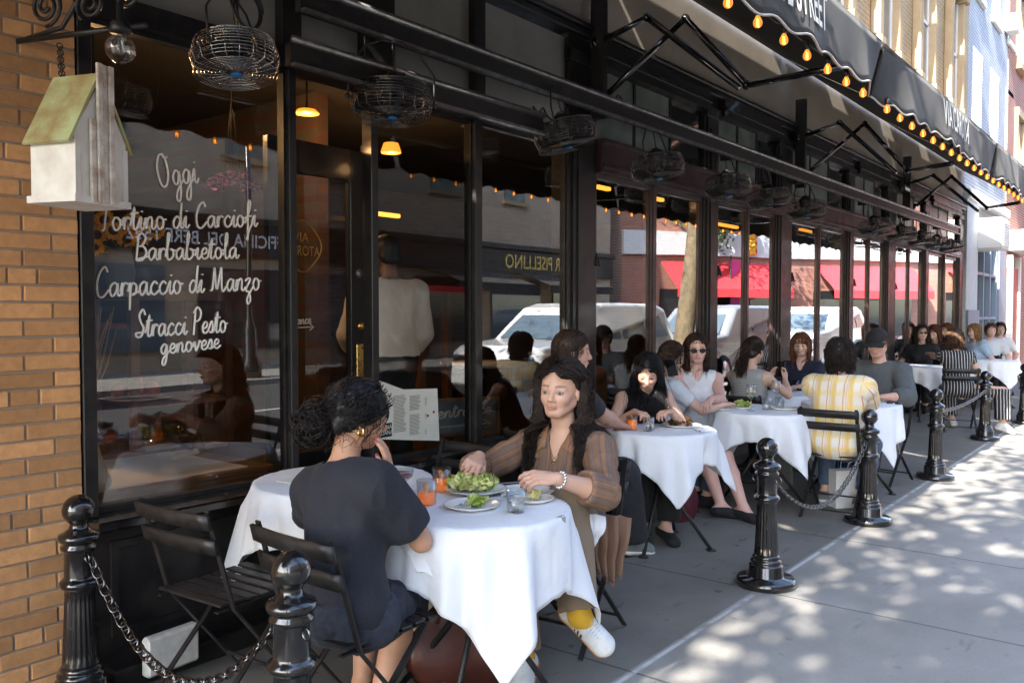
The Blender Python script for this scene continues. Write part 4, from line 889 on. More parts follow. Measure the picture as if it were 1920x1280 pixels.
def fork(p, a, lab, z=ZT_ + .02, tilt=0.0):
    Mz = Matrix.Translation((p[0], p[1], z)) @ Matrix.Rotation(a, 4, 'Z') @ Matrix.Rotation(tilt, 4, 'Y'); mb = MB(); mb.tube([Mz @ Vector(q) for q in ((-.11, 0, .002), (-.03, 0, .005), (.02, 0, .004), (.045, 0, 0))], [.0055, .004, .003, .006], 6)
    for k in (-1.5, -.5, .5, 1.5): mb.tube([Mz @ Vector(q) for q in ((.045, k * .003, 0), (.06, k * .0052, -.002), (.095, k * .005, .003))], [.0022, .002, .001], 5)
    return tag(mb.build('fork', 'cutlery'), lab, 'fork')
def knife(p, a, lab, z=ZT_ + .022, dark=False):
    Mz = Matrix.Rotation(a, 4, 'Z'); mb = MB().box((p[0], p[1], z), (.11, .018, .003), rz=a, ch=.001); q = Vector((p[0], p[1], z)) + Mz @ Vector((-.11, 0, 0)); mb.box(q, (.109, .013, .008), rz=a, ch=.002); return tag(mb.build('knife', 'cutlery'), lab, 'knife')
def salad(p, lab, n=70, r=.095, h=.05, z=ZT_ + .012, mats_=('lettuce', 'lettuce_pale'), seed=3):
    rg = random.Random(seed); t = thing('salad', lab, 'food', (p[0], p[1], z)); bs = [MB(), MB()]
    for k in range(n):
        an = rg.random() * 6.28; q = r * math.sqrt(rg.random()); c = Vector((q * math.cos(an), q * math.sin(an), .006 + h * (1 - (q / r) ** 1.6) * rg.random())); Rm = Matrix.Rotation(rg.random() * 6.28, 3, 'Z') @ Matrix.Rotation(rg.uniform(-1, 1), 3, 'X') @ Matrix.Rotation(rg.uniform(-.8, .8), 3, 'Y'); w = rg.uniform(.008, .018); l = rg.uniform(.012, .030); p1, p2 = rg.random() * 6, rg.random() * 6
        bs[0 if rg.random() < .5 else 1].grid(lambda u, v: tuple(c + Rm @ Vector(((u - .5) * 2 * l, (v - .5) * 2 * w * (1 - (2 * u - 1) ** 4 * .8), .010 * math.sin(7 * v + p1) + .010 * math.cos(6 * u + p2) + .02 * (2 * v - 1) ** 2))), 5, 5)
    for b, m in zip(bs, mats_): b.build('leaves', m, t, False)
    return t
def P1(u, v): p = PZ(u, v, ZT_); return (p.x, p.y)
# nearest table
tumbler(P1(800, 947), 'orange spritz tumbler nearest the woman in navy', 'spritz', fh=.5, slice_=True, r=.040, h=.100); tumbler(P1(828, 922), 'orange spritz tumbler behind the salad plate', 'spritz', fh=.55, slice_=True, r=.040, h=.102)
plate(P1(893, 928), .125, 'white plate holding the green salad', ZT_ + .012); salad(P1(885, 922), 'heap of green and yellow lettuce on the white plate', 300, .086, .028, ZT_ + .026)
plate(P1(885, 952), .11, 'small white plate with fork and knife laid across'); fork(P1(876, 950), R(195), 'fork resting on the small white plate'); knife(P1(920, 944), R(168), 'knife resting across the small white plate')
salad(P1(897, 951), 'pale salad scraps left on the small plate', 8, .03, .008, ZT_ + .012, seed=9)
plate(P1(985, 926), .12, 'white plate in front of the brown shirted woman'); knife(P1(955, 915), R(150), 'knife on the plate by the brown shirted woman', ZT_ + .024)
plate(P1(1000, 940), .085, 'small white dish with a lemon scrap'); salad(P1(1004, 938), 'yellow lemon scrap on the small dish', 3, .012, .006, ZT_ + .010, ('lettuce_pale', 'lettuce_pale'), 4)
tumbler(P1(967, 960), 'clear water tumbler in front of the brown shirted woman', 'water', fh=.4, r=.036, h=.088)
q_ = Vector((T1[0] + .30, T1[1] - .215, ZT_)); q_ = PZ(1056, 968, ZT_); c_ = MB().span((q_.x - .012, q_.x + .012), (q_.y - .004, q_.y + .004), (ZT_ - .045, ZT_ + .004), ch=.002).span((q_.x - .04, q_.x + .004), (q_.y - .002, q_.y + .002), (ZT_ + .0045, ZT_ + .007)); tag(c_.build('tablecloth_clip', 'chrome'), 'metal clip gripping the edge of the nearest tablecloth', 'clip')
stem(P1(752, 948), 'red wine glass half hidden by the navy sleeve', 'coupe', 'red_wine')
# table against the window
nap = MB(); c0 = Vector((2.47, 2.99, ZT_ + .012)); nap.box(c0, (.20, .07, .018), rz=R(15), ch=.006); tag(nap.build('napkin', 'cloth_white'), 'rolled white napkin on the table against the window', 'napkin')
mt = PZ(500, 902, ZT_ + .003); mp_ = MB().box((2.45, 3.00, ZT_ + .003), (.26, .34, .002), rz=R(12)); tag(mp_.build('place_mat', 'paper'), 'grey paper place mat on the table against the window', 'mat')
# second table
tumbler(P1(1185, 806), 'orange spritz tumbler on the second table', 'spritz', fh=.7, slice_=True); tumbler(P1(1216, 808), 'clear water tumbler next to the spritz on the second table', 'water', fh=.6); stem(P1(1243, 794), 'coupe of amber cocktail with an orange twist', 'coupe', 'cocktail')
plate(P1(1278, 800), .13, 'white plate of dark food on the second table'); salad(P1(1277, 798), 'dark roasted food on the white plate', 30, .07, .03, ZT_ + .012, ('brown_food', 'brown_food'), 6); plate(P1(1170, 800), .10, 'white plate at the left of the second table'); fork(P1(1310, 806), R(30), 'fork on the second table', ZT_ + .004)
nk = PZ(1318, 806, ZT_); tag(MB().box((nk.x, nk.y, ZT_ + .010), (.16, .11, .016), rz=R(40), ch=.006).build('napkin', 'cloth_white'), 'crumpled white napkin on the second table', 'napkin')
# third table
stem(P1(1408, 770), 'tall wine glass with white wine, tallest on the third table', 'wine'); tumbler(P1(1437, 768), 'water tumbler beside the white wine', 'water', fh=.5); tumbler(P1(1462, 766), 'empty tumbler at the right of the third table'); stem(P1(1455, 760), 'second wine glass behind the tumblers', 'wine', 'water')
plate(P1(1350, 768), .12, 'white plate before the woman in white'); salad(P1(1392, 764), 'greens on the plate of the third table', 24, .06, .03, ZT_ + .012, seed=12); plate(P1(1390, 766), .10, 'plate of greens on the third table'); plate(P1(1470, 768), .11, 'empty white plate at the right of the third table')
# fourth tables
tumbler(P1(1493, 728), 'water tumbler on the inner table before the navy shirted woman', 'water', fh=.6)
nk = PZ(1665, 750, ZT_); tag(MB().box((nk.x, nk.y, ZT_ + .016), (.14, .12, .026), rz=R(20), ch=.010).build('napkin', 'cloth_white'), 'white napkin under the grey sleeve', 'napkin')
sg = PZ(1676, 757, ZT_); mb = MB()
for k in (-1, 1): mb.lathe([(0, 0), (.026, .0), (.027, .012), (0, .014)], 16, (sg.x + k * .006, sg.y + k * .034, ZT_ + .001))
mb.tube([(sg.x, sg.y + .01, ZT_ + .012), (sg.x, sg.y - .01, ZT_ + .012)], .004, 6); tag(mb.build('sunglasses', 'lens_dark' if 'lens_dark' in MATS else 'black_gloss'), 'folded brown sunglasses on the tablecloth by the man in the cap', 'sunglasses')
for k, (u, v) in enumerate(((1716, 676), (1728, 677))): tumbler(P1(u, v), 'clear tumbler on the far table, ' + ('left of two' if k == 0 else 'right of two'))

# ---------------------------------------------------------------- bags and things on the ground
mat('leather_brown', (0.10, 0.028, 0.018), 0.4, var=(6, (0.05, 0.014, 0.01), 0.8), bump=(60, 0.3, 0.004)); mat('canvas', (0.46, 0.40, 0.30), 0.9, bump=(300, 0.4, 0.002)); mat('leather_black', (0.012, 0.012, 0.014), 0.4, bump=(60, 0.3, 0.004)); mat('bag_blue', (0.02, 0.13, 0.36), 0.6); mat('bag_red', (0.55, 0.05, 0.03), 0.6); mat('maroon', (0.09, 0.015, 0.025), 0.6); mat('paper_white', (0.72, 0.72, 0.70), 0.7); mat('plaid', (0.16, 0.165, 0.17), 0.9, var=(120, (0.06, 0.06, 0.065), 0.8))
def sack(c, d, lab, m, strap=None, name='bag', seed=1, rz=0.0, top_open=.7):
    t = thing(name, lab, 'bag', (c[0], c[1], 0), rz); rg = random.Random(seed); a_, b_ = rg.random() * 6, rg.random() * 6; mb = MB()
    def f(u, v):
        an = 2 * math.pi * u; p = 3.2; cx_, sx_ = math.cos(an), math.sin(an); q = (abs(cx_) ** p + abs(sx_) ** p) ** (-1 / p); pr = (.80 + .35 * math.sin(math.pi * min(1, v * 1.1)) - (.25 * max(0, v - .55) / .45) * (1 - top_open)); w = 1 + .05 * math.sin(5 * an + a_ + 4 * v) + .04 * math.sin(9 * an + b_)
        return (q * cx_ * d[0] / 2 * pr * w, q * sx_ * d[1] / 2 * pr * w * (1 - .45 * v), d[2] * v + .012 * math.sin(4 * an + b_) * v)
    mb.grid(f, 36, 12); mb.add([f(k / 36, 0) for k in range(36)], [tuple(range(36))[::-1]]); mb.add([f(k / 36, 1) for k in range(36)], [tuple(range(36))]); mb.build('body', m, t, False)
    if strap:
        for s in (-1, 1): MB().tube(crom([(-d[0] * .28, s * d[1] * .22, d[2] * .9), (-d[0] * .2, s * d[1] * .25, d[2] + strap * .7), (0, s * d[1] * .25, d[2] + strap), (d[0] * .2, s * d[1] * .25, d[2] + strap * .7), (d[0] * .28, s * d[1] * .22, d[2] * .9)], 5), .007, 6).build('strap', m, t, False)
    return t
sack((2.55, 2.28), (.40, .20, .30), 'large brown leather bag on the ground under the nearest table', 'leather_brown', .14, seed=2, rz=R(-35))
sack((2.74, 2.52), (.36, .16, .36), 'beige canvas tote under the nearest table', 'canvas', .12, seed=3, rz=R(-40))
sack((2.02, 1.86), (.17, .10, .20), 'small black leather bag hanging low beside the navy woman', 'leather_black', .09, seed=4, rz=R(20))
sack((5.60, 2.85), (.26, .15, .30), 'maroon bag on the ground under the second table', 'maroon', .1, seed=5)
sack((7.25, 2.20), (.30, .20, .22), 'blue and red sports bag behind the white paper bag', 'bag_blue', .08, seed=6); 
t = kids([o for o in bpy.data.objects if o.name.startswith('bag') and o.get('label', '').startswith('blue and red')][0])
o_ = t[0].parent; MB().box((7.16, 2.10, .17), (.08, .16, .12), rz=.3, ch=.03).build('pocket', 'bag_red', o_)
sb = thing('shopping_bag', 'white paper shopping bag standing behind the bollard', 'bag', (6.78, 2.02, 0), R(-42)); mb = MB(); mb.span((-.16, .16), (-.055, .055), (0.002, .29)); mb.build('body', 'paper_white', sb, False)
for s in (-1, 1): MB().tube(crom([(-.06, s * .05, .28), (-.05, s * .05, .35), (.05, s * .05, .35), (.06, s * .05, .28)], 5), .003, 5).build('handle', 'paper_white', sb, False)
sack((9.9, 2.7), (.4, .25, .35), 'dark bag with teal top by the far chair', 'leather_black', .1, seed=8)
wbk = MB().box((1.83, 3.225, .13), (.24, .05, .16), rz=R(4), ch=.012); tag(wbk.build('white_block', 'white_board'), 'rough white block standing on the ground behind the near chain', 'block')
# birdhouse and its iron bracket
# ---------------------------------------------------------------- people: signed distance bodies meshed with surface nets
class Sdf:
    def __init__(s, lo, hi, h):
        s.lo = np.array(lo, float); s.h = h; s.n = np.maximum(4, np.ceil((np.array(hi, float) - s.lo) / h).astype(int) + 1)
        s.D = np.full(tuple(s.n), 0.5, np.float32); s.ax = [(s.lo[i] + np.arange(s.n[i]) * h).astype(np.float32) for i in range(3)]
    def _win(s, lo, hi):
        a = np.clip(np.floor((lo - s.lo) / s.h).astype(int), 0, s.n); b = np.clip(np.ceil((hi - s.lo) / s.h).astype(int) + 1, 0, s.n)
        if np.any(b - a < 1): return None
        sl = tuple(slice(a[i], b[i]) for i in range(3)); return sl, s.ax[0][sl[0]][:, None, None], s.ax[1][sl[1]][None, :, None], s.ax[2][sl[2]][None, None, :]
    def _mix(s, sl, d, k, op):
        c = s.D[sl]
        if op == 'u':
            h = np.maximum(k - np.abs(c - d), 0) / k; s.D[sl] = np.minimum(c, d) - h * h * k * .25
        elif op == 's':
            d = -d; h = np.maximum(k - np.abs(c - d), 0) / k; s.D[sl] = np.maximum(c, d) + h * h * k * .25
    def cap(s, a, b, ra, rb, k=.02, op='u'):
        a, b = np.array(a, float), np.array(b, float); m = max(ra, rb) + k + 3 * s.h; w_ = s._win(np.minimum(a, b) - m, np.maximum(a, b) + m)
        if w_ is None: return s
        sl, X_, Y_, Z_ = w_; d = b - a; L2 = max(d @ d, 1e-9)
        px, py, pz = X_ - a[0], Y_ - a[1], Z_ - a[2]; t = np.clip((px * d[0] + py * d[1] + pz * d[2]) / L2, 0, 1)
        dd = np.sqrt((px - t * d[0]) ** 2 + (py - t * d[1]) ** 2 + (pz - t * d[2]) ** 2) - (ra + (rb - ra) * t); s._mix(sl, dd, k, op); return s
    def ell(s, c, r, Q=None, k=.02, op='u'):
        c, r = np.array(c, float), np.array(r, float); m = r.max() + k + 3 * s.h; w_ = s._win(c - m, c + m)
        if w_ is None: return s
        sl, X_, Y_, Z_ = w_; px, py, pz = X_ - c[0], Y_ - c[1], Z_ - c[2]
        if Q is not None: px, py, pz = (Q[0][i] * px + Q[1][i] * py + Q[2][i] * pz for i in range(3))
        k0 = np.sqrt((px / r[0]) ** 2 + (py / r[1]) ** 2 + (pz / r[2]) ** 2); k1 = np.sqrt((px / r[0] ** 2) ** 2 + (py / r[1] ** 2) ** 2 + (pz / r[2] ** 2) ** 2) + 1e-9
        s._mix(sl, k0 * (k0 - 1) / k1, k, op); return s
    def cut(s, o, n, k=.004):
        """remove the half space on the side n points to"""
        o, n = np.array(o, float), np.array(n, float); n = n / np.linalg.norm(n)
        d = (s.ax[0][:, None, None] - o[0]) * n[0] + (s.ax[1][None, :, None] - o[1]) * n[1] + (s.ax[2][None, None, :] - o[2]) * n[2]
        s.D = np.maximum(s.D, d.astype(np.float32)); return s
    def at(s, P):
        q = (P - s.lo) / s.h; i = np.clip(np.round(q).astype(int), 0, s.n - 1); return s.D[i[:, 0], i[:, 1], i[:, 2]]
    def mesh(s):
        D = s.D; ins = D < 0; n = s.n; cs = [ins[i:n[0] - 1 + i, j:n[1] - 1 + j, k:n[2] - 1 + k] for i in (0, 1) for j in (0, 1) for k in (0, 1)]
        tot = sum(c.astype(np.int8) for c in cs); act = (tot > 0) & (tot < 8); I = np.argwhere(act); idx = np.full(act.shape, -1, np.int64); idx[act] = np.arange(len(I))
        acc = np.zeros((len(I), 3)); cnt = np.zeros(len(I))
        co = [(i, j, k) for i in (0, 1) for j in (0, 1) for k in (0, 1)]
        val = [D[I[:, 0] + c[0], I[:, 1] + c[1], I[:, 2] + c[2]] for c in co]
        for a in range(8):
            for b in range(a + 1, 8):
                df = [abs(co[a][q] - co[b][q]) for q in range(3)]
                if sum(df) != 1: continue
                m = (val[a] < 0) != (val[b] < 0); t = np.where(m, val[a] / np.where(m, val[a] - val[b], 1), 0)
                p = np.array(co[a])[None] + t[:, None] * (np.array(co[b]) - np.array(co[a]))[None]; acc += np.where(m[:, None], p, 0); cnt += m
        V = s.lo + (I + acc / np.maximum(cnt, 1)[:, None]) * s.h; F = []
        for ax in range(3):
            sa = [slice(None)] * 3; sb = [slice(None)] * 3; sa[ax] = slice(0, -1); sb[ax] = slice(1, None)
            fl = ins[tuple(sa)] != ins[tuple(sb)]; o1, o2 = [(1, 2), (2, 0), (0, 1)][ax]
            E = np.argwhere(fl); E = E[(E[:, o1] > 0) & (E[:, o2] > 0) & (E[:, o1] < n[o1] - 1) & (E[:, o2] < n[o2] - 1)]
            if not len(E): continue
            q = []
            for d1, d2 in ((-1, -1), (0, -1), (0, 0), (-1, 0)):
                e = E.copy(); e[:, o1] += d1; e[:, o2] += d2; q.append(idx[e[:, 0], e[:, 1], e[:, 2]])
            q = np.stack(q, 1); fw_ = ins[E[:, 0], E[:, 1], E[:, 2]]; q[~fw_] = q[~fw_][:, ::-1]; F.append(q[(q >= 0).all(1)])
        return V, np.vstack(F)
def np_mesh(name, V, F, mats, parent=None, smooth=True, colors=None):
    me = bpy.data.meshes.new(name); k = F.shape[1]
    me.vertices.add(len(V)); me.vertices.foreach_set('co', np.asarray(V, np.float32).ravel()); me.loops.add(F.size); me.loops.foreach_set('vertex_index', F.ravel().astype(np.int32))
    me.polygons.add(len(F)); me.polygons.foreach_set('loop_start', np.arange(0, F.size, k, dtype=np.int32)); me.update(calc_edges=True); me.polygons.foreach_set('use_smooth', np.full(len(F), smooth))
    me.materials.append(MATS[mats] if isinstance(mats, str) else mats)
    if colors is not None:
        a = me.color_attributes.new('Col', 'FLOAT_COLOR', 'POINT'); a.data.foreach_set('color', np.hstack([colors, np.ones((len(V), 1))]).astype(np.float32).ravel())
    o = bpy.data.objects.new(name, me); COL.objects.link(o); o.parent = parent; return o
def relax(V, F, it=1, f=.5):
    for _ in range(it):
        A = np.zeros_like(V); c = np.zeros(len(V))
        for a in range(F.shape[1]):
            b = (a + 1) % F.shape[1]; np.add.at(A, F[:, a], V[F[:, b]]); np.add.at(c, F[:, a], 1); np.add.at(A, F[:, b], V[F[:, a]]); np.add.at(c, F[:, b], 1)
        V = V + f * (A / np.maximum(c, 1)[:, None] - V)
    return V
def vnormals(V, F):
    n = np.cross(V[F[:, 2]] - V[F[:, 0]], V[F[:, 3]] - V[F[:, 1]]); N = np.zeros_like(V)
    for a in range(4): np.add.at(N, F[:, a], n)
    return N / (np.linalg.norm(N, axis=1)[:, None] + 1e-12)
def wnoise(P, sc, seed=0, oct_=3):
    rg = np.random.default_rng(seed); out = np.zeros(len(P)); amp = 1.0
    for o in range(oct_):
        for _ in range(5):
            k = rg.normal(0, 1, 3); k *= sc * (.6 + .8 * rg.random()) / np.linalg.norm(k); out += amp * np.sin(P @ k + rg.random() * 6.28 + 1.2 * np.sin(P @ np.roll(k, 1) * .7))
        sc *= 1.9; amp *= .55
    return out / 5
def rotm(yaw=0, pitch=0, roll=0):
    """x forward, y left, z up; pitch > 0 bows forward, roll > 0 tilts to the right"""
    cy, sy, cp, sp, cr, sr = math.cos(yaw), math.sin(yaw), math.cos(pitch), math.sin(pitch), math.cos(roll), math.sin(roll)
    return np.array([[cy, -sy, 0], [sy, cy, 0], [0, 0, 1]]) @ np.array([[cp, 0, sp], [0, 1, 0], [-sp, 0, cp]]) @ np.array([[1, 0, 0], [0, cr, -sr], [0, sr, cr]])
def ik(a, b, l1, l2, pole):
    a, b = np.array(a, float), np.array(b, float); d = b - a; L = np.linalg.norm(d); Lm = min(L, (l1 + l2) * .995); u = d / L; b = a + u * Lm
    x = (l1 * l1 - l2 * l2 + Lm * Lm) / (2 * Lm); h = math.sqrt(max(l1 * l1 - x * x, 0)); p = np.array(pole, float); p = p - u * (p @ u); p /= np.linalg.norm(p) + 1e-9; return a + u * x + p * h, b
def unit(v): v = np.array(v, float); return v / (np.linalg.norm(v) + 1e-12)
def hand_frame(fd, up_): x = unit(fd); z = unit(np.array(up_, float) - x * (np.array(up_, float) @ x)); y = np.cross(z, x); return np.stack([x, y, z], 1)
def hand_prims(w_, Fm, side, curl, spread=1.0, thumb=.5, sc=1.0):
    """w_ wrist, Fm columns: fingers, left of hand, back of hand; side +1 left hand"""
    out = []; T = lambda p: w_ + Fm @ (np.array([p[0], p[1] * -side, p[2]]) * sc)       # local +y = thumb side
    out.append(('e', T((.045, 0, 0)), np.array((.050, .036, .015)) * sc, Fm)); out.append(('c', T((-.005, 0, 0)), T((.03, .0, 0)), .024 * sc, .02 * sc))
    ys = (.029, .0095, -.010, -.028); ls = (.070, .079, .073, .056); tips = []
    for i in range(4):
        c = curl[i] if hasattr(curl, '__len__') else curl; b = np.array((.088 - .004 * abs(i - 1), ys[i], 0)); an = -.10 + c * .85; p = b; pr = T((.035, ys[i] * .75, 0)); out.append(('c', pr, T(b), .0115 * sc, .0102 * sc))
        sp = (1.2 - i * .9) * .07 * spread
        for j, fr in enumerate((.46, .30, .24)):
            q = p + ls[i] * fr * np.array((math.cos(an), math.sin(sp), -math.sin(an))); r0 = (.0092, .0083, .0074)[j]; out.append(('c', T(p), T(q), r0 * sc, (r0 - .0008) * sc)); p = q; an += c * (1.0, .75, 0)[j] if j < 2 else 0
        tips.append(T(p))
    t0, t1 = np.array((.018, .026, -.006)), np.array((.052, .050 - .012 * thumb, -.010 - .018 * thumb)); t2 = np.array((.080, .056 - .030 * thumb, -.016 - .026 * thumb)); t3 = t2 + np.array((.022, -.006 - .008 * thumb, -.006 - .004 * thumb))
    for a, b, r0, r1 in ((t0, t1, .0145, .0115), (t1, t2, .0112, .0098), (t2, t3, .0095, .0078)): out.append(('c', T(a), T(b), r0 * sc, r1 * sc))
    tips.append(T(t3)); return out, tips
mat('skin', (0.5, 0.3, 0.22), 0.5, attr='Col', sss=0.12, bump=(220, 0.08, 0.001))
mat('hair', (0.02, 0.014, 0.011), 0.5, attr='Col', spec=0.4)
mat('sole_white', (0.75, 0.74, 0.7), 0.7); mat('gum_sole', (0.45, 0.19, 0.06), 0.7)
mat('lens_dark', (0.01, 0.008, 0.008), 0.05, coat=1.0)
mat('silver', (0.75, 0.75, 0.72), 0.2, metal=1.0); mat('gold', (0.8, 0.55, 0.2), 0.2, metal=1.0)
def cloth(name, col, var=None, sc=420, st=0.35, rough=0.85): return mat(name, col, rough, var=var or (9, tuple(q * .82 for q in col), 0.6), bump=(sc, st, 0.0015), sheen=0.03)

class Person:
    """a seated or standing figure; local frame: x forward, y left, floor z 0, pelvis above the origin"""
    def __init__(s, loc, face, label, h=.006, sc=1.0, lean=.06, side=0.0, head=(0, 0, 0), hip=.535, skin=(.56, .34, .25), female=True, wrist=None, hands=None, knees=None, ankles=None, group=None, build=1.0, shrug=0.0, twist=0.0, sole=.04, toes=None, footup=None, hs=1.0):
        s.hipz = hip; s.hk = sc * hs; s.t = thing('person', label, 'person', (loc[0], loc[1], 0), face, group); s.face, s.loc = face, np.array((loc[0], loc[1], 0.0)); s.h, s.sc, s.skin, s.female = h, sc, skin, female
        k = sc; s.M = rotm(face)
        Pv = np.array((0, 0, hip)); T_ = rotm(twist, lean, side); s.T_ = T_
        up = lambda x, y, z: Pv + T_ @ (np.array((x, y, z)) * k)
        sw = .158 if female else .182; bw_ = build
        s.chest = up(.0, 0, .31); s.neck0 = up(-.015, 0, .475); s.nb = up(.015, 0, .56); s.Rh = rotm(*head); s.hc = s.nb
        s.shl = [up(-.005, q * sw, .425 + shrug) for q in (1, -1)]
        P = []; s.prims = P
        def c(tag_, a, b, ra, rb, kk=.03): P.append((tag_, 'c', np.array(a, float), np.array(b, float), ra, rb, kk, None))
        def e(tag_, o, r, Q=None, kk=.04): P.append((tag_, 'e', np.array(o, float), np.array(r, float), None, None, kk, Q))
        s.c, s.e = c, e
        e('hip', Pv + (-.02, 0, .02), np.array((.125, .175 if female else .165, .115)) * k * bw_, T_); e('torso', up(.0, 0, .15), np.array((.098 * bw_, .130 if female else .145, .145)) * k, T_, .06)
        e('torso', up(-.005, 0, .31), np.array((.108 * bw_, .145 if female else .168, .155)) * k, T_, .06); c('torso', up(-.02, .10, .405), up(-.02, -.10, .405), .066 * k, .066 * k, .05)
        for q in (0, 1): c('torso', up(-.015, 0, .42), s.shl[q], .062 * k, .050 * k, .05)
        if female:
            for q in (1, -1): e('torso', up(.075, q * .065, .285), np.array((.062, .062, .066)) * k * bw_, T_, .04)
        c('neck', s.neck0, s.nb + s.Rh @ np.array((-.012, 0, .05)), .056 * k if not female else .049 * k, .050 * k, .04)
        # arms
        s.wr, s.el = [], []
        for q in (0, 1):
            tg = (wrist or [None, None])[q]; sd = 1 if q == 0 else -1
            if tg is None: tgt, pole = up(.12, sd * .24, .02), (-.6, sd * .8, -.6)
            else: tgt, pole = s.w2l(tg[:3]), (tg[3] if len(tg) > 3 else (-.3, sd * .7, -.8))
            el, wr = ik(s.shl[q], tgt, .275 * k, .245 * k, pole); s.el.append(el); s.wr.append(wr); a0 = .047 if female else .054
            c('uarm%d' % q, s.shl[q], el, a0 * k, (a0 - .010) * k, .03); c('farm%d' % q, el, el + (wr - el) * .35, (a0 - .009) * k, (a0 - .008) * k, .012); c('farm%d' % q, el + (wr - el) * .35, wr, (a0 - .008) * k, .024 * k, .012)
        s.tips = []
        for q in (0, 1):
            hd = (hands or [None, None])[q] or {}; sd = 1 if q == 0 else -1; fd = hd.get('dir'); upv = hd.get('back', (0, 0, 1))
            fd = s.M.T @ np.array(fd, float) if fd is not None else s.wr[q] - s.el[q]; upv = s.M.T @ np.array(upv, float)
            hp, tips = hand_prims(s.wr[q], hand_frame(fd, upv), sd, hd.get('curl', .45), hd.get('spread', 1), hd.get('thumb', .5), k * (.96 if female else 1.05)); s.tips.append(tips)
            for z in hp:
                if z[0] == 'c': c('hand%d' % q, z[1], z[2], z[3], z[4], .006)
                else: e('hand%d' % q, z[1], z[2], z[3], .012)
        # legs
        s.kn, s.an, s.to, s.fu = [], [], [], []
        for q in (0, 1):
            sd = 1 if q == 0 else -1; hj = Pv + np.array((.0, sd * .085 * k, -.015)); tg = (ankles or [None, None])[q]
            tg = s.w2l(tg) if tg is not None else np.array((.40, sd * .10, .07 + sole)); pole = s.M.T @ np.array(knees[q], float) if knees and knees[q] is not None else np.array((.5, sd * .12, 1.0))
            kn, an = ik(hj, tg, .42 * k, .41 * k, pole); s.kn.append(kn); s.an.append(an)
            c('thigh%d' % q, hj, kn, .088 * k * bw_, .056 * k, .03); c('shin%d' % q, kn, kn + (an - kn) * .35, .054 * k, .055 * k, .02); c('shin%d' % q, kn + (an - kn) * .35, an, .055 * k, .034 * k, .02)
            td = s.M.T @ np.array(toes[q], float) if toes and toes[q] is not None else unit(np.array((an - kn)[:2].tolist() + [0]) * .0 + np.array((1, sd * .15, -.22))); td = unit(td); s.to.append(td); fu_ = s.M.T @ np.array(footup[q], float) if footup and footup[q] is not None else kn - an; sd_up = unit(fu_ - td * (fu_ @ td)); s.fu.append(sd_up); lat = np.cross(td, sd_up) * .016 * k; hl = an - td * .035 - sd_up * .045; s_t = an + td * .15 * k - sd_up * .05
            c('foot%d' % q, an, hl, .036 * k, .031 * k, .02); [c('foot%d' % q, hl + lat * .3 * g_, s_t + lat * g_ - td * .012, .029 * k, .021 * k, .02) for g_ in (1, -1)]; c('foot%d' % q, an, s_t, .032 * k, .024 * k, .02)
        s.sd_up = sd_up
        s.head_prims()
    def w2l(s, p): return s.M.T @ (np.array(p, float) - s.loc)
    def H(s, x, y, z): return s.hc + s.Rh @ (np.array((x, y, z)) * s.hk)
    def head_prims(s):
        k, H, e, c, Q = s.hk, s.H, s.e, s.c, s.Rh; f = 0 if s.female else 1; A = lambda *r: np.array(r) * k
        e('head', H(-.008, 0, .135), A(.098, .076, .088), Q, .02); e('head', H(.030, 0, .085), A(.062, .059, .080), Q, .03); e('head', H(.062, 0, .024), A(.026, .027 + .004 * f, .020), Q, .025)
        for y in (1, -1):
            c('head', H(-.002, y * .055, .058), H(.058, y * .018, .022), (.016 + .003 * f) * k, .015 * k, .025); e('head', H(.058, y * .036, .078), A(.026, .022, .024), Q, .02); c('head', H(.082, y * .012, .124), H(.070, y * .045, .122), (.0085 + .002 * f) * k, .008 * k, .012)
            s.prims.append(('head', 'es', H(.098, y * .031, .106), A(.016, .017, .012), None, None, .012, Q)); e('head', H(.0775, y * .031, .1055), A(.0125, .0135, .0115), Q, .003)
            c('head', H(.082, y * .020, .1135), H(.076, y * .042, .1125), .0042 * k, .0035 * k, .003); e('head', H(.094, y * .011, .073), A(.010, .0075, .0075), Q, .006); e('ear', H(-.004, y * .077, .098), A(.017, .0075, .030), Q, .006)
        c('head', H(.088, 0, .116), H(.108, 0, .080), .0072 * k, .0105 * k, .010); c('head', H(.106, 0, .080), H(.092, 0, .074), .009 * k, .009 * k, .006)
        c('head', H(.0925, .016, .0515), H(.0925, -.016, .0515), .0052 * k, .0052 * k, .006); c('head', H(.0965, .004, .0525), H(.0965, -.004, .0525), .0045 * k, .0045 * k, .006); c('head', H(.090, .013, .0415), H(.090, -.013, .0415), .0062 * k, .0062 * k, .006)
    def field(s, tags=None, grow=0.0, h=None, lo=None, hi=None, growt=None, kscale=1.0):
        pr = [p for p in s.prims if tags is None or any(p[0].startswith(t) for t in tags)]; h = h or s.h; L = []; U = []
        for p in pr:
            if p[1] == 'c': m = max(p[4], p[5]); L += [p[2] - m, p[3] - m]; U += [p[2] + m, p[3] + m]
            else: m = p[3].max(); L.append(p[2] - m); U.append(p[2] + m)
        pad = grow + .03; f = Sdf(np.min(L, 0) - pad, np.max(U, 0) + pad, h)
        for p in pr:
            g = grow + (growt or {}).get(p[0], (growt or {}).get(p[0].rstrip('01'), 0.0))
            if p[1] == 'c': f.cap(p[2], p[3], p[4] + g, p[5] + g, p[6] * kscale)
            elif p[1] == 'e': f.ell(p[2], p[3] + g, p[7], p[6] * kscale)
            elif p[1] == 'es': f.ell(p[2], p[3], p[7], p[6], 's')
        return f
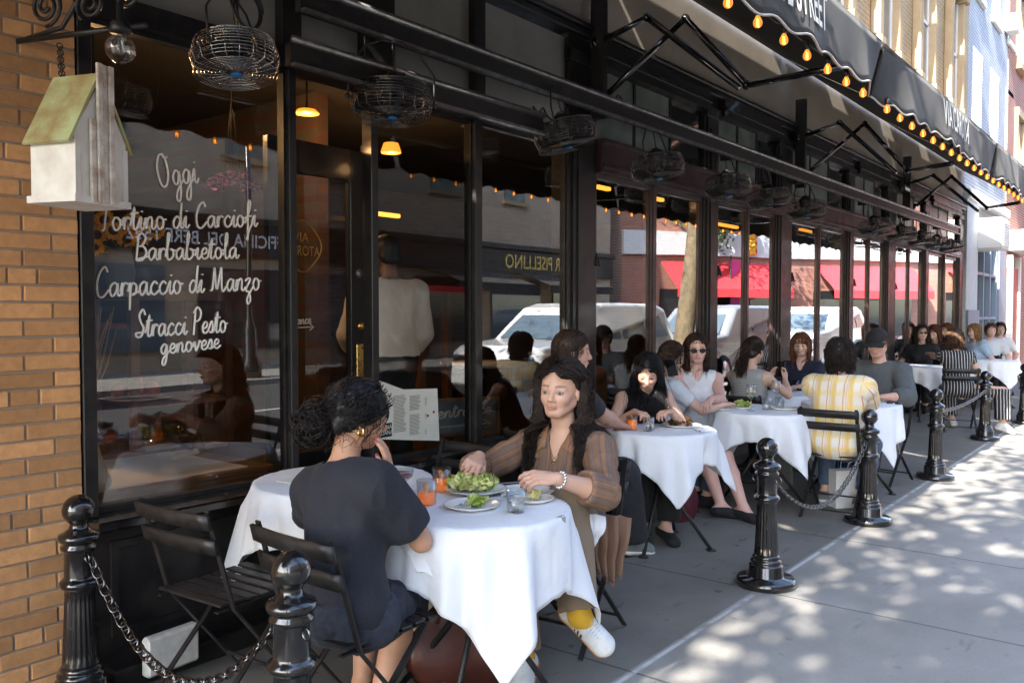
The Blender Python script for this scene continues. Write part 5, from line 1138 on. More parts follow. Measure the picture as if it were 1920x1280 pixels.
    def body(s, nails=None, lip=(.45, .17, .15), brow=(.05, .03, .02), iris=(.05, .03, .02)):
        f = s.field(); s.D = f; V, F = f.mesh(); V = relax(V, F, 1, .35); C_ = np.tile(np.array(s.skin), (len(V), 1)); q = (V - s.hc) @ s.Rh / s.hk; hd = np.linalg.norm(q - (.02, 0, .09), axis=1) < .16
        def put(mask, col, a=1.0): C_[:] = C_ * (1 - (mask * a)[:, None]) + np.array(col) * (mask * a)[:, None]
        sm = lambda d, r, w_: np.clip((r - d) / w_ + .5, 0, 1) * hd
        C_ *= (1 + .06 * wnoise(V, 40, 3))[:, None]
        for y in (1, -1):
            put(sm(np.linalg.norm((q - (.06, y * .042, .075)) / (1, 1, .8), axis=1), .02, .03), np.array(s.skin) * (1.05, .82, .78), .6)
            d = np.sqrt(((q[:, 1] - y * .031) / 1.55) ** 2 + (q[:, 2] - .1045) ** 2); put(sm(d, .0088, .003) * (q[:, 0] > .07), (.04, .02, .015), .85); put(sm(d, .0064, .002) * (q[:, 0] > .07), (.48, .44, .41)); put(sm(np.sqrt((q[:, 1] - y * .031) ** 2 + (q[:, 2] - .1045) ** 2), .0062, .002) * (q[:, 0] > .07), iris)
            bz = .1275 + .004 * np.cos((np.abs(q[:, 1]) - .034) * 60); put((np.abs(q[:, 2] - bz) < .0045) * (q[:, 1] * y > .012) * (q[:, 1] * y < .052) * (q[:, 0] > .05) * hd, brow, .6)
        dl_ = np.maximum(np.abs(q[:, 2] - .0465) / .0115, np.abs(q[:, 1]) / .024); put(np.clip((1 - dl_) * 3, 0, 1) * (q[:, 0] > .078) * hd, lip, .55); put((np.abs(q[:, 2] - .0468) < .0016) * (np.abs(q[:, 1]) < .02) * (q[:, 0] > .08) * hd, (.18, .06, .05), .6)
        if nails is not None:
            for tp in s.tips:
                for p in tp: put(np.clip((.0105 - np.linalg.norm(V - p, axis=1)) / .003, 0, 1), nails, .9)
        s.bodyo = np_mesh('body', V, F, 'skin', s.t, True, C_); return s
    def wear(s, name, m, tags, grow=.012, cuts=(), amp=.004, sc=26, h=None, sub=(), seed=1, growt=None, extra=None, kscale=1.0, label=None, ridge=True):
        """a garment: the named body parts grown outwards, cut by planes / capsules, folds added"""
        f = s.field(tags, grow, h or s.h * 1.15, growt=growt, kscale=kscale)
        if extra: extra(f)
        for o, n in cuts: f.cut(o, n)
        for q in sub: f.cap(q[0], q[1], q[2], q[3], .004, 's')
        V, F = f.mesh(); V = relax(V, F, 1, .4); N = vnormals(V, F); w_ = wnoise(V * np.array((1, 1, .55)), sc, seed)
        if ridge: w_ = .5 - np.abs(w_) * 1.6
        V = V + N * (amp * w_ - .0)[:, None]; o = np_mesh(name, V, F, m, s.t)
        pat = V.copy()
        def seg(a, b): t = np.clip(((V - a) @ (b - a)) / ((b - a) @ (b - a)), 0, 1); return np.linalg.norm(V - a - t[:, None] * (b - a), axis=1), t
        dt = np.abs(V[:, 1]) * 0 + np.sqrt(((V - s.chest)[:, 0] / .9) ** 2 + np.maximum(np.abs((V - s.chest)[:, 1]) - .09, 0) ** 2) - .035
        for q in (0, 1):
            for a, b in ((s.shl[q], s.el[q]), (s.el[q], s.wr[q])):
                d, t = seg(a, b); m_ = (d < dt) & (d < .12); ax_ = unit(b - a); u_ = unit(np.cross(ax_, (0.3, 0, 1.0))); v_ = np.cross(ax_, u_); r_ = V - a; pat[m_, 1] = (np.arctan2(r_ @ v_, r_ @ u_) * .055)[m_]; pat[m_, 2] = (r_ @ ax_)[m_]; dt = np.where(m_, d, dt)
        ca = o.data.color_attributes.new('Pat', 'FLOAT_COLOR', 'POINT'); ca.data.foreach_set('color', np.hstack([pat, np.ones((len(V), 1))]).astype(np.float32).ravel())
        if label: o['label'] = label
        return o
    def along(s, a, b, t): return a + (b - a) * t
    def arm_cut(s, q, t):
        """plane that ends a sleeve at t (0..1 upper arm, 1..2 forearm) -> two element subtraction capsule beyond it"""
        a, b, c_ = s.shl[q], s.el[q], s.wr[q]; p = a + (b - a) * t if t <= 1 else b + (c_ - b) * (t - 1); d = unit(b - a) if t <= 1 else unit(c_ - b); return p, d
    def top(s, m, sleeve=(.5, .5), grow=.012, neck=.062, vneck=None, hem=-.02, amp=.004, sc=24, name='shirt', seed=1, armg=.006, label=None):
        tags = ['torso', 'hip'] + [x for q in (0, 1) for x in (['uarm%d' % q] if sleeve[q] > 0 else []) + (['farm%d' % q] if sleeve[q] > 1 else [])]
        keep = s.prims; new = []
        for p in keep:
            q = p[0][-1]
            if p[0][:4] in ('uarm', 'farm') and q in '01' and sleeve[int(q)] > 0:
                q = int(q); e_, d = s.arm_cut(q, sleeve[q]); a, b = p[2], p[3]
                if p[0][:4] == 'uarm' and sleeve[q] < 1: b = e_
                if p[0][:4] == 'farm':
                    t1 = (b - e_) @ d
                    if (a - e_) @ d > 0: continue
                    if t1 > 0: b = e_
                ra, rb = p[4] + armg, p[5] + armg * 1.3; new.append((p[0], 'c', a, b, ra, rb, p[6], None))
            else: new.append(p)
        s.prims = new; T_ = s.T_; up_ = T_ @ np.array((0, 0, 1.0)); k = s.sc
        def ex(f):
            pass
        cuts = [(np.array((0, 0, s.hipz + hem)), (0, 0, -1))] if hem is not None else []
        sub = [(s.neck0 - up_ * .0, s.neck0 + up_ * .14, neck * k, neck * k)]
        if vneck: sub.append((s.neck0 + T_ @ np.array((.05, 0, .02)), s.neck0 + T_ @ np.array((.13, 0, -vneck)), .045 * k, .008))
        for q in (0, 1):
            if sleeve[q] > 0:
                e_, d = s.arm_cut(q, sleeve[q]); r_ = .10; sub.append((e_ + d * .101, e_ + d * .16, r_, r_))
            elif sleeve[q] < 0: sub.append((s.shl[q] + (s.shl[q] - s.neck0) * .12, s.shl[q] + (s.shl[q] - s.neck0) * 1.0 - up_ * .02, .075 * k, .12))
        o = s.wear(name, m, tags, grow, cuts, amp, sc, sub=sub, seed=seed, label=label); s.prims = keep; return o
    def pants(s, m, hem=(1.85, 1.85), grow=.014, waist=.10, amp=.005, sc=22, wide=0.0, name='trousers', seed=2):
        keep = s.prims; new = []
        for p in keep:
            q = p[0][-1]
            if p[0][:5] == 'thigh':
                q = int(q); b = p[3] if hem[q] >= 1 else s.along(p[2], p[3], hem[q]); new.append((p[0], 'c', p[2], b, p[4], p[5] + wide, p[6], None))
            elif p[0][:4] == 'shin':
                q = int(q); kn, an = s.kn[q], s.an[q]; t = hem[q] - 1
                if t <= 0 or (hem[q] <= 1.35 and np.allclose(p[3], an)): continue
                if np.allclose(p[3], an): new.append((p[0], 'c', p[2], s.along(kn, an, t), p[4] + wide, p[5] + .012 + wide * 1.4, p[6], None))
                else: new.append((p[0], 'c', p[2], p[3] if t > .35 else s.along(kn, an, t), p[4] + wide, p[5] + wide, p[6], None))
            elif p[0] == 'hip': new.append(p)
        s.prims = new; sub = []
        for q in (0, 1):
            hj = np.array((0, (1 if q == 0 else -1) * .085, s.hipz - .015)); 
            if hem[q] < 1: d = unit(s.kn[q] - hj); e_ = s.along(hj, s.kn[q], hem[q])
            else: d = unit(s.an[q] - s.kn[q]); e_ = s.along(s.kn[q], s.an[q], hem[q] - 1)
            sub.append((e_ + d * .121, e_ + d * .2, .12, .12))
        o = s.wear(name, m, ['thigh', 'shin', 'hip'], grow, [((0, 0, s.hipz + waist), (0, 0, 1))], amp, sc, sub=sub, seed=seed); s.prims = keep; return o
    def shoes(s, up_m, sole_m=None, grow=.008, low=False, name='shoe'):
        for q in (0, 1):
            f = s.field(['foot%d' % q], grow, max(.005, s.h)); an, td, u = s.an[q], s.to[q], s.fu[q]
            f.cut(an + u * (.012 if not low else -.018) , u - .2 * td)
            if low: f.cap(an + u * .012 + td * .005, an + td * .055 - u * .005, .040, .030, .004, 's')
            f.cut(an - u * .082, -u); V, F = f.mesh(); V = relax(V, F, 2, .5); sh = np_mesh(name, V, F, up_m, s.t)
            if sole_m:
                lt = np.cross(td, u)
                if s.h < .005:
                    lc_ = MB()
                    for j in range(6): t_ = .036 + .014 * j; o_ = an + td * t_; uu = .030 - .386 * (t_ - .045); lc_.tube([o_ - lt * .026 + u * (uu - .016) + td * .005, o_ - lt * .012 + u * (uu - .003), o_ + lt * .012 + u * (uu - .003), o_ + lt * .026 + u * (uu - .016) + td * .005], .003, 5)
                    lc_.build('lace', 'sky_shirt', sh, False)
                    for sg in (1, -1):
                        st_ = MB()
                        for j in range(3): o_ = an + td * (.030 + .018 * j) + lt * sg * (.043 + .003 * j); st_.bar(o_ - u * .050, o_ - u * .012 - td * .012, .005, .007, tuple(lt))
                        st_.build('side_stripe', 'shoe_black', sh, False)
                g = s.field(['foot%d' % q], grow + .006, max(.005, s.h)); g.cut(an - u * .060, u); g.cut(an - u * .090, -u); V, F = g.mesh(); np_mesh('sole', relax(V, F, 1, .4), F, sole_m, sh)
    # ---- hair
    def push(s, P, r):
        """move points out of the body"""
        for _ in range(3):
            d = s.D.at(P); m = d < r
            if not m.any(): break
            e_ = s.h * 1.5; G = np.stack([s.D.at(P[m] + np.eye(3)[i] * e_) - s.D.at(P[m] - np.eye(3)[i] * e_) for i in range(3)], 1); G /= np.linalg.norm(G, axis=1)[:, None] + 1e-9; P[m] += G * (np.broadcast_to(r, d.shape)[m] - d[m])[:, None]
        return P
    def scalp(s, n, rg, hairline=.02, low=-.02, part=0.0):
        out = []
        while len(out) < n:
            v = unit(rg.normal(0, 1, 3)); p = np.array((-.008, 0, .135)) + v * (.101, .079, .091)
            z_lim = .155 + hairline if p[0] > .055 else (.105 + hairline * .5 if p[0] > .02 else (.075 if p[0] > -.03 else .035 + low))
            if p[2] > z_lim: out.append(p)
        return np.array(out)
    def strands(s, n, length, col, style='down', rad=.0024, seg=14, seed=0, wave=0.0, curl=0.0, tie=None, hl=.02, spread=1.0, colv=.3, back=0.0, grav=1.0, name='hair', layers=1.0, fringe=0.0, ends=.35, parent=None, lowest=None, tuck=False):
        rg = np.random.default_rng(seed); roots = s.scalp(n, rg, hl); L = length * (1 - layers * .35 * rg.random(n)); P = np.zeros((n, seg, 3)); hc = np.array((-.008, 0, .125)); er = np.array((.104, .083, .096)) + rg.random((n, 1)) * .010 * spread
        cur = roots.copy(); P[:, 0] = cur; dn = s.Rh.T @ np.array((0, 0, -1.0)); lift = rg.normal(0, .05, (n, 3))
        for i in range(1, seg):
            nrm = (cur - hc) / er ** 2; nrm /= np.linalg.norm(nrm, axis=1)[:, None]
            if style == 'tie': g = np.array(tie)[None] - cur; dist = np.linalg.norm(g, axis=1)[:, None]; g = g / (dist + 1e-6)
            else:
                side = np.sign(roots[:, 1:2] + .004) * np.array((0, 1.0, 0)); g = dn * grav + lift * 1.5
                top_ = np.clip((cur[:, 2:3] - .16) / .06, 0, 1); g = g + top_ * (side * .9 + np.array((-.35 - back, 0, 0))) + np.array((-.45 * (1 if fringe == 0 else 0) - back, 0, 0)) * np.clip((roots[:, 0:1] - .0) / .05, 0, 1) * (cur[:, 2:3] > .07)
                if style == 'fwd': g = g + np.array((.8, 0, 0)) * np.clip((roots[:, 0:1] + .02) / .06, 0, 1) * (cur[:, 2:3] > .13)
            st = (L / seg)[:, None] if style != 'tie' else np.minimum((L / seg)[:, None], dist * .9)
            inside = (((cur - hc) / er) ** 2).sum(1) < 1.25; g2 = g - nrm * np.minimum((g * nrm).sum(1), 0)[:, None] * 1.0; g = np.where(inside[:, None], g2, g); g /= np.linalg.norm(g, axis=1)[:, None] + 1e-9; cur = cur + g * st
            q = (cur - hc) / er; rr = np.linalg.norm(q, axis=1); cur = np.where((rr < 1)[:, None], hc + (cur - hc) / rr[:, None], cur); P[:, i] = cur
        W = (P * s.hk) @ s.Rh.T + s.hc
        if wave or curl:
            ph = 3.2 * wnoise(roots, 30, seed) + .5 * rg.random(n); tt = np.linspace(0, 1, seg)[None]; amp = (wave * np.clip(tt * 1.6 - .25, 0, 1)); fr = length / .085 * 6.28 * (.95 + .1 * wnoise(roots, 22, seed + 1))[:, None]
            ax1 = unit(rg.normal(0, 1, 3)); off = np.stack([np.sin(fr * tt + ph[:, None]), np.cos(fr * tt * .9 + ph[:, None] * 1.3), .3 * np.sin(fr * tt + ph[:, None])], 2); W = W + off * amp[..., None]
            if curl: W = W + rg.normal(0, curl, W.shape) * tt[..., None]
        if style != 'tie':
            Q = W.reshape(-1, 3); Q = s.push(Q, .004 + .012 * rg.random(len(Q)) * spread); W = Q.reshape(W.shape)
        if style in ('down',):
            q = (W - s.hc) @ s.Rh / s.hk; zt = .150 if not fringe else .118; zt = .178 if tuck else zt; sg = np.sign(roots[:, 1] + 1e-4)[:, None]; f = np.clip((zt + .02 - q[..., 2]) / .045, 0, 1) * (q[..., 0] > -.01) * np.clip((q[..., 2] + .06) / .05, 0, 1)
            lim = ((.066 if not tuck else .076) + .016 * rg.random(n))[:, None] * f * np.where(q[..., 2] > .15, .8, 1); y = q[..., 1]; q[..., 1] = np.where(y * sg < lim, sg * lim, y); xm = (.052 if not tuck else -.012) + .012 * rg.random((n, 1)); q[..., 0] = q[..., 0] + np.clip(f * 1.6, 0, 1) * (np.minimum(q[..., 0], xm) - q[..., 0]) * (q[..., 2] < .165); W = (q * s.hk) @ s.Rh.T + s.hc
        if tuck:
            q = (W - s.hc) @ s.Rh / s.hk; g2 = np.clip((-.01 - q[..., 2]) / .05, 0, 1) * (q[..., 0] > -.03); l2 = (.088 + .05 * rg.random(n))[:, None] * g2; y = q[..., 1]; q[..., 1] = np.where(y * sg < l2, sg * l2, y); W = (q * s.hk) @ s.Rh.T + s.hc
        s.tubes(name, W, rad, col, colv, rg, ends, parent); return W
    def tubes(s, name, W, rad, col, colv, rg, ends=.35, parent=None):
        n, seg = W.shape[:2]; t = np.gradient(W, axis=1); t /= np.linalg.norm(t, axis=2)[..., None] + 1e-9; ref = np.array((.3, .2, .93)); x = np.cross(t, ref); x /= np.linalg.norm(x, axis=2)[..., None] + 1e-9; y = np.cross(t, x)
        pr = np.interp(np.linspace(0, 1, seg), [0, .15, .7, 1], [.8, 1, 1, ends])[None, :, None] * rad * (.7 + .6 * rg.random((n, 1, 1))); V = np.stack([W + (x * math.cos(a) + y * math.sin(a)) * pr for a in (0, 2.094, 4.189)], 2); k = 3
        base = (np.arange(n) * seg * k)[:, None, None] + (np.arange(seg - 1) * k)[None, :, None]; j = np.arange(k)[None, None]; j2 = (j + 1) % k; F = np.stack([base + j, base + j2, base + k + j2, base + k + j], 3).reshape(-1, 4)
        cc = np.array(col)[None] * (1 + colv * rg.normal(0, 1, (n, 1))).clip(.35, 2.4); C_ = np.repeat(cc, seg * k, 0); return np_mesh(name, V.reshape(-1, 3), F, 'hair', parent or s.t, True, C_)
    def cap_hair(s, col, hl=.0, grow=.008, low=.05, back=.10, name='hair_base', amp=.003, h=None):
        """a thin scalp layer under the strands"""
        f = s.field(['head'], 0.0, h or max(.005, s.h)); f.D += 0; g = Sdf(f.lo - .02, f.lo + (f.n - 1) * f.h + .02, f.h); k = s.hk
        g.ell(s.H(-.012, 0, .137), np.array((.100 + grow, .078 + grow, .090 + grow)) * k, s.Rh, .02); g.cap(s.H(-.06, .03, .06), s.H(-.06, -.03, .06), .040 * k, .040 * k, .03)
        up_ = s.Rh @ np.array((0, 0, 1.0)); fwd_ = s.Rh @ np.array((1.0, 0, 0)); n1 = fwd_ * .75 - up_ * .66; g.cut(s.H(.068, 0, .165 + hl), n1); g.cut(s.H(0, 0, low - .02), -up_); g.cap(s.H(.06, .0, .08), s.H(.02, 0, .06), .072 * k, .060 * k, .01, 's')
        V, F = g.mesh(); V = relax(V, F, 2, .5); V = V + vnormals(V, F) * (amp * wnoise(V * (1, 1, .4), 110, 4))[:, None]; return np_mesh(name, V, F, 'hair', s.t, True, np.tile(np.array(col), (len(V), 1)))
    def glasses(s, m='lens_dark', on_top=False, name='sunglasses'):
        dz, dx, pit = (.105, -.058, -.55) if on_top else (0, 0, 0); mb = MB(); Rp = rotm(0, pit); G = lambda x, y, z: s.H(*(Rp @ np.array((x - .09, y, z - .105)) + np.array((.09 + dx, 0, .105 + dz))))
        for y in (1, -1):
            pl = [(.024 * math.cos(a), .019 * math.sin(a)) for a in np.linspace(0, 6.28, 15)[:-1]]; f_, b_ = [G(.101 - .2 * abs(p[0] + .0) * .1, y * .032 + p[0], .106 + p[1]) for p in pl], [G(.097, y * .032 + p[0], .106 + p[1]) for p in pl]
            n = len(pl); mb.add(f_ + b_, [tuple(range(n)), tuple(range(n, 2 * n))[::-1]] + [(i, (i + 1) % n, n + (i + 1) % n, n + i) for i in range(n)]); mb.tube([G(.095, y * .054, .112), G(.085, y * .070, .112), G(.0, y * .082, .110), G(-.03, y * .080, .098)], .003, 6)
        mb.tube([G(.100, .01, .110), G(.104, 0, .112), G(.100, -.01, .110)], .003, 6); o = mb.build(name, m, s.t, False); return o
# ---------------------------------------------------------------- the diners
cloth('navy_knit', (0.010, 0.011, 0.018), var=(170, (0.026, 0.028, 0.038), .55), sc=190, st=.8); cloth('denim_dark', (0.016, 0.020, 0.033), var=(38, (0.042, 0.05, 0.072), .6), sc=300, st=.6); cloth('black_cloth', (0.012, 0.012, 0.013)); cloth('jeans_black', (0.015, 0.015, 0.019), var=(50, (0.035, 0.035, 0.042), .5)); cloth('white_top', (0.72, 0.72, 0.76)); cloth('pale_tee', (0.58, 0.62, 0.68)); cloth('grey_sweat', (0.085, 0.095, 0.10)); cloth('navy_shirt', (0.012, 0.016, 0.035)); cloth('olive_trousers', (0.22, 0.16, 0.105)); cloth('waiter_white', (0.84, 0.76, 0.66)); cloth('sky_shirt', (0.35, 0.45, 0.56)); cloth('jeans_blue', (0.05, 0.08, 0.14), var=(50, (0.09, 0.12, 0.19), .5)); cloth('beige_scarf', (0.20, 0.115, 0.075)); cloth('pink_skirt', (0.35, 0.28, 0.28))
cloth('sneaker_white', (0.66, 0.68, 0.68), var=(18, (0.45, 0.48, 0.50), .6)); cloth('sneaker_grey', (0.16, 0.18, 0.18)); cloth('shoe_black', (0.012, 0.012, 0.014)); cloth('sock_yellow', (0.62, 0.36, 0.03)); cloth('cap_black', (0.014, 0.014, 0.015)); cloth('loafer_tan', (0.35, 0.2, 0.1))
def stripe_mat(name, base, bands, axis='Y', rough=.85, second=None):
    """woven stripes: bands = [(period, width, offset, colour, amount)]"""
    m, t, b = _nodes(name); N, L = t.nodes, t.links; tc = N.new('ShaderNodeTexCoord'); sp = N.new('ShaderNodeSeparateXYZ'); nz = N.new('ShaderNodeTexNoise'); nz.inputs['Scale'].default_value = 6; ad = N.new('ShaderNodeVectorMath'); ad.operation = 'MULTIPLY_ADD'; ad.inputs[1].default_value = (.012, .012, .012)
    L.new(tc.outputs['Object'], nz.inputs['Vector']); at = N.new('ShaderNodeAttribute'); at.attribute_name = 'Pat'; L.new(nz.outputs['Color'], ad.inputs[0]); L.new(at.outputs['Vector'], ad.inputs[2]); L.new(ad.outputs[0], sp.inputs[0]); cur = None
    for (per, wd, off, col, am, ax) in bands:
        m1 = N.new('ShaderNodeMath'); m1.operation = 'ADD'; m1.inputs[1].default_value = off + 100 * per; L.new(sp.outputs[ax], m1.inputs[0]); m2 = N.new('ShaderNodeMath'); m2.operation = 'MODULO'; m2.inputs[1].default_value = per; L.new(m1.outputs[0], m2.inputs[0])
        m3 = N.new('ShaderNodeMath'); m3.operation = 'LESS_THAN'; m3.inputs[1].default_value = wd; L.new(m2.outputs[0], m3.inputs[0]); m4 = N.new('ShaderNodeMath'); m4.operation = 'MULTIPLY'; m4.inputs[1].default_value = am; L.new(m3.outputs[0], m4.inputs[0])
        mx = N.new('ShaderNodeMix'); mx.data_type = 'RGBA'; L.new(m4.outputs[0], mx.inputs[0]); mx.inputs[7].default_value = c4(col)
        if cur is None: mx.inputs[6].default_value = c4(base)
        else: L.new(cur, mx.inputs[6])
        cur = mx.outputs[2]
    L.new(cur, b.inputs['Base Color']); b.inputs['Roughness'].default_value = rough; n2 = N.new('ShaderNodeTexNoise'); n2.inputs['Scale'].default_value = 420; L.new(tc.outputs['Object'], n2.inputs['Vector']); bp = N.new('ShaderNodeBump'); bp.inputs['Strength'].default_value = .3; bp.inputs['Distance'].default_value = .0015; L.new(n2.outputs['Fac'], bp.inputs['Height']); L.new(bp.outputs[0], b.inputs['Normal']); MATS[name] = m
stripe_mat('brown_stripe', (0.20, 0.115, 0.070), [(.034, .012, .0, (0.30, 0.15, 0.075), .6, 'Y'), (.021, .005, .004, (0.095, 0.075, 0.075), .65, 'Y'), (.055, .014, .01, (0.13, 0.115, 0.115), .5, 'Y')])
stripe_mat('yellow_stripe', (0.72, 0.68, 0.60), [(.115, .034, .02, (0.75, 0.50, 0.11), .75, 'Y'), (.115, .007, .075, (0.60, 0.20, 0.05), .85, 'Y'), (.115, .005, .095, (0.65, 0.30, 0.25), .7, 'Y'), (.115, .005, .008, (0.65, 0.30, 0.25), .6, 'Y'), (.10, .035, .0, (0.78, 0.56, 0.12), .45, 'Z')])
stripe_mat('black_white_stripe', (0.014, 0.014, 0.016), [(.034, .008, 0, (0.55, 0.55, 0.55), .9, 'Y')])
stripe_mat('grey_fine_stripe', (0.42, 0.42, 0.40), [(.016, .007, 0, (0.12, 0.12, 0.13), .8, 'Z')])
DK, BR, BLK, AUB, MID = (.012, .008, .007), (.026, .014, .009), (.007, .006, .007), (.075, .028, .012), (.055, .030, .017)

# woman in navy, back to the camera, head on her hand
a = Person((1.86, 2.18), R(0), 'person with a dark curly bun, navy top and denim skirt, back to the camera', h=.0042, sc=.98, lean=.17, side=-.18, head=(R(-26), R(16), R(4)), hip=.515, skin=(.50, .27, .17), shrug=-.025,
    wrist=[(2.26, 2.58, .80), (2.035, 2.145, .93, (.4, -.35, -1.0))], hands=[dict(dir=(.6, -.6, 0), curl=.7), dict(dir=(-.16, .12, 1), back=(.6, -.8, .1), curl=.25, spread=1.2, thumb=.1)], ankles=[(2.14, 2.42, .10), (2.02, 2.21, .10)], knees=[(.3, .15, 1), (.5, .12, 1)], toes=[(1, .1, -.2), (1, -.2, -.2)])
a.body(nails=(.25, .03, .04))
a.top('navy_knit', (.66, .66), .018, neck=.070, hem=-.06, amp=.012, sc=17, armg=.018, name='knit_top')
a.pants('denim_dark', (.88, .88), .022, .06, .015, 22, .02, name='denim_shorts'); a.shoes('shoe_black', None)
a.cap_hair(BLK, .01, .012, .02, amp=.005); bc = (-.140, .012, .040)
W_ = a.strands(1600, .17, BLK, 'tie', .0016, 12, 3, tie=bc, hl=.0, colv=.5, wave=.006)
rg_ = np.random.default_rng(4); nb = 1500; tt = np.linspace(0, 1, 16); bw_ = []
for k in range(nb):
    ax = unit(rg_.normal(0, 1, 3)); u_ = unit(np.cross(ax, rg_.normal(0, 1, 3))); v_ = np.cross(ax, u_); rr = .018 + .030 * rg_.random(); off = unit(rg_.normal(0, 1, 3)) * (.050 * rg_.random() ** .5); an = rg_.random() * 6.28 + tt * rg_.uniform(2, 5); c_ = np.array(bc) + off * (1, 1, 1.15); bw_.append(a.H(0, 0, 0) + ((c_ + np.cos(an)[:, None] * u_ * rr + np.sin(an)[:, None] * v_ * rr) * a.hk) @ a.Rh.T)
a.tubes('hair_bun', np.array(bw_), .0017, (.012, .008, .008), .6, rg_, .5)
a.strands(260, .10, BLK, 'down', .0012, 10, 9, curl=.006, wave=.01, hl=-.01, spread=2.5, name='loose_hair'); a.glasses(on_top=True)
ear = a.H(-.0, -.086, .062); MB().ring(tuple(ear), .017, .0035, 16, 6, Matrix.Rotation(R(80), 3, 'Z') @ Matrix.Rotation(R(90), 3, 'X')).build('earring', 'gold', a.t, False)
w_, e_ = a.wr[1], a.el[1]; 
for q in (.06, .10): 
    d_ = Vector(unit(w_ - e_)); MB().ring(tuple(w_ + (e_ - w_) * q), .030, .0022, 24, 6, d_.to_track_quat('Z', 'Y').to_matrix()).build('bracelet', 'gold', a.t, False)

# woman in the brown shirt, facing left of the camera
b = Person((3.24, 2.205), R(186), 'person with long dark wavy hair in a brown striped shirt, hands over the plates', h=.0040, sc=1.09, hs=1.0, lean=.16, side=.02, head=(R(8), R(0), R(-2)), hip=.435, skin=(.60, .36, .26), shrug=0.0,
    wrist=[(2.735, 1.945, .845, (.4, .9, -.9)), (2.75, 2.36, .885, (.5, -.9, -.6))], hands=[dict(dir=(-.80, .62, .10), back=(-.2, -.55, .85), curl=[.55, .75, .8, .85], thumb=.8, spread=.6), dict(dir=(-.85, -.40, -.12), back=(.2, -.3, .9), curl=[.8, .85, .9, .95], thumb=.7, spread=.8)],
    ankles=[(2.80, 1.875, .295), (2.72, 2.10, .10)], knees=[(-1, -.25, 1), (-.9, .1, .9)], toes=[(.30, -.66, -.68), (-.85, -.5, -.2)], footup=[(-.6, -.55, .5), None])
b.body(nails=(.10, .008, .012)); b.top('brown_stripe', (1.35, 1.35), .014, neck=.066, vneck=.15, hem=-.10, amp=.011, sc=19, armg=.010)
b.pants('olive_trousers', (1.90, 1.90), .016, .40, .006, 18, .012); b.shoes('sneaker_white', 'gum_sole')
for q in (0, 1): f_ = b.field(['shin%d' % q, 'foot%d' % q], .006, .005); k_, n_ = b.kn[q], b.an[q]; f_.cut(k_ + (n_ - k_) * .68, k_ - n_); V_, F_ = f_.mesh(); np_mesh('sock', relax(V_, F_, 1, .4), F_, 'sock_yellow', b.t)
b.cap_hair((.016, .010, .009), .020, .008, .01, amp=.004)
b.strands(3000, .36, (.022, .013, .010), 'down', .0016, 24, 6, wave=.024, hl=.012, spread=3.0, colv=.45, back=.10, layers=.8, tuck=True)
# collar, open placket, necklace, bracelet, rings
np_ = b.neck0; fx_ = b.T_ @ np.array((1.0, 0, 0)); ux_ = b.T_ @ np.array((0, 0, 1.0)); ly_ = np.array((0, 1.0, 0))
for s_ in (1, -1):
    mb = MB(); top_ = [np_ + ux_ * .062 + ly_ * s_ * .060 - fx_ * .040, np_ + ux_ * .050 + ly_ * s_ * .066 + fx_ * .01, np_ + ux_ * .018 + ly_ * s_ * .050 + fx_ * .066, np_ - ux_ * .035 + ly_ * s_ * .042 + fx_ * .108]; out_ = [np_ + ux_ * .028 + ly_ * s_ * .092 - fx_ * .050, np_ + ux_ * .016 + ly_ * s_ * .100 + fx_ * .015, np_ - ux_ * .022 + ly_ * s_ * .104 + fx_ * .075, np_ - ux_ * .062 + ly_ * s_ * .088 + fx_ * .112]
    mb.grid(lambda u, v: tuple((1 - v) * np.array(crom(top_, 6)[int(u * 18)]) + v * np.array(crom(out_, 6)[int(u * 18)]) + ux_ * .010 * math.sin(math.pi * v)), 18, 4); o = mb.build('collar', 'brown_stripe', b.t, False); o.modifiers.new('s', 'SOLIDIFY').thickness = .004
nk_ = [np_ + ux_ * .030 + ly_ * .055 - fx_ * .0 , np_ + ux_ * .0 + ly_ * .048 + fx_ * .062, np_ - ux_ * .065 + ly_ * .012 + fx_ * .108, np_ - ux_ * .075 + fx_ * .112, np_ - ux_ * .065 - ly_ * .012 + fx_ * .108, np_ + ux_ * .0 - ly_ * .048 + fx_ * .062, np_ + ux_ * .030 - ly_ * .055]
nc = MB().tube(crom(nk_, 6), .0016, 5); nc.ball(tuple(np_ - ux_ * .088 + fx_ * .116), .0085, 10, 8); nc.build('necklace', 'gold', b.t, False)
w_, e_ = b.wr[0], b.el[0]; d_ = Vector(unit(w_ - e_)); br_ = MB(); qm = d_.to_track_quat('Z', 'Y').to_matrix()
for k in range(14): an = k * 2 * math.pi / 14; br_.ball(tuple(Vector(w_ + (e_ - w_) * .08) + qm @ Vector((.031 * math.cos(an), .031 * math.sin(an), 0))), .0075, 8, 6)
br_.build('bracelet', 'silver', b.t, False)
def quick(loc, face, lab, **k):
    kw = dict(h=.0072); kw.update(k.pop('P', {})); p = Person(loc, face, lab, **kw); p.body(); return p
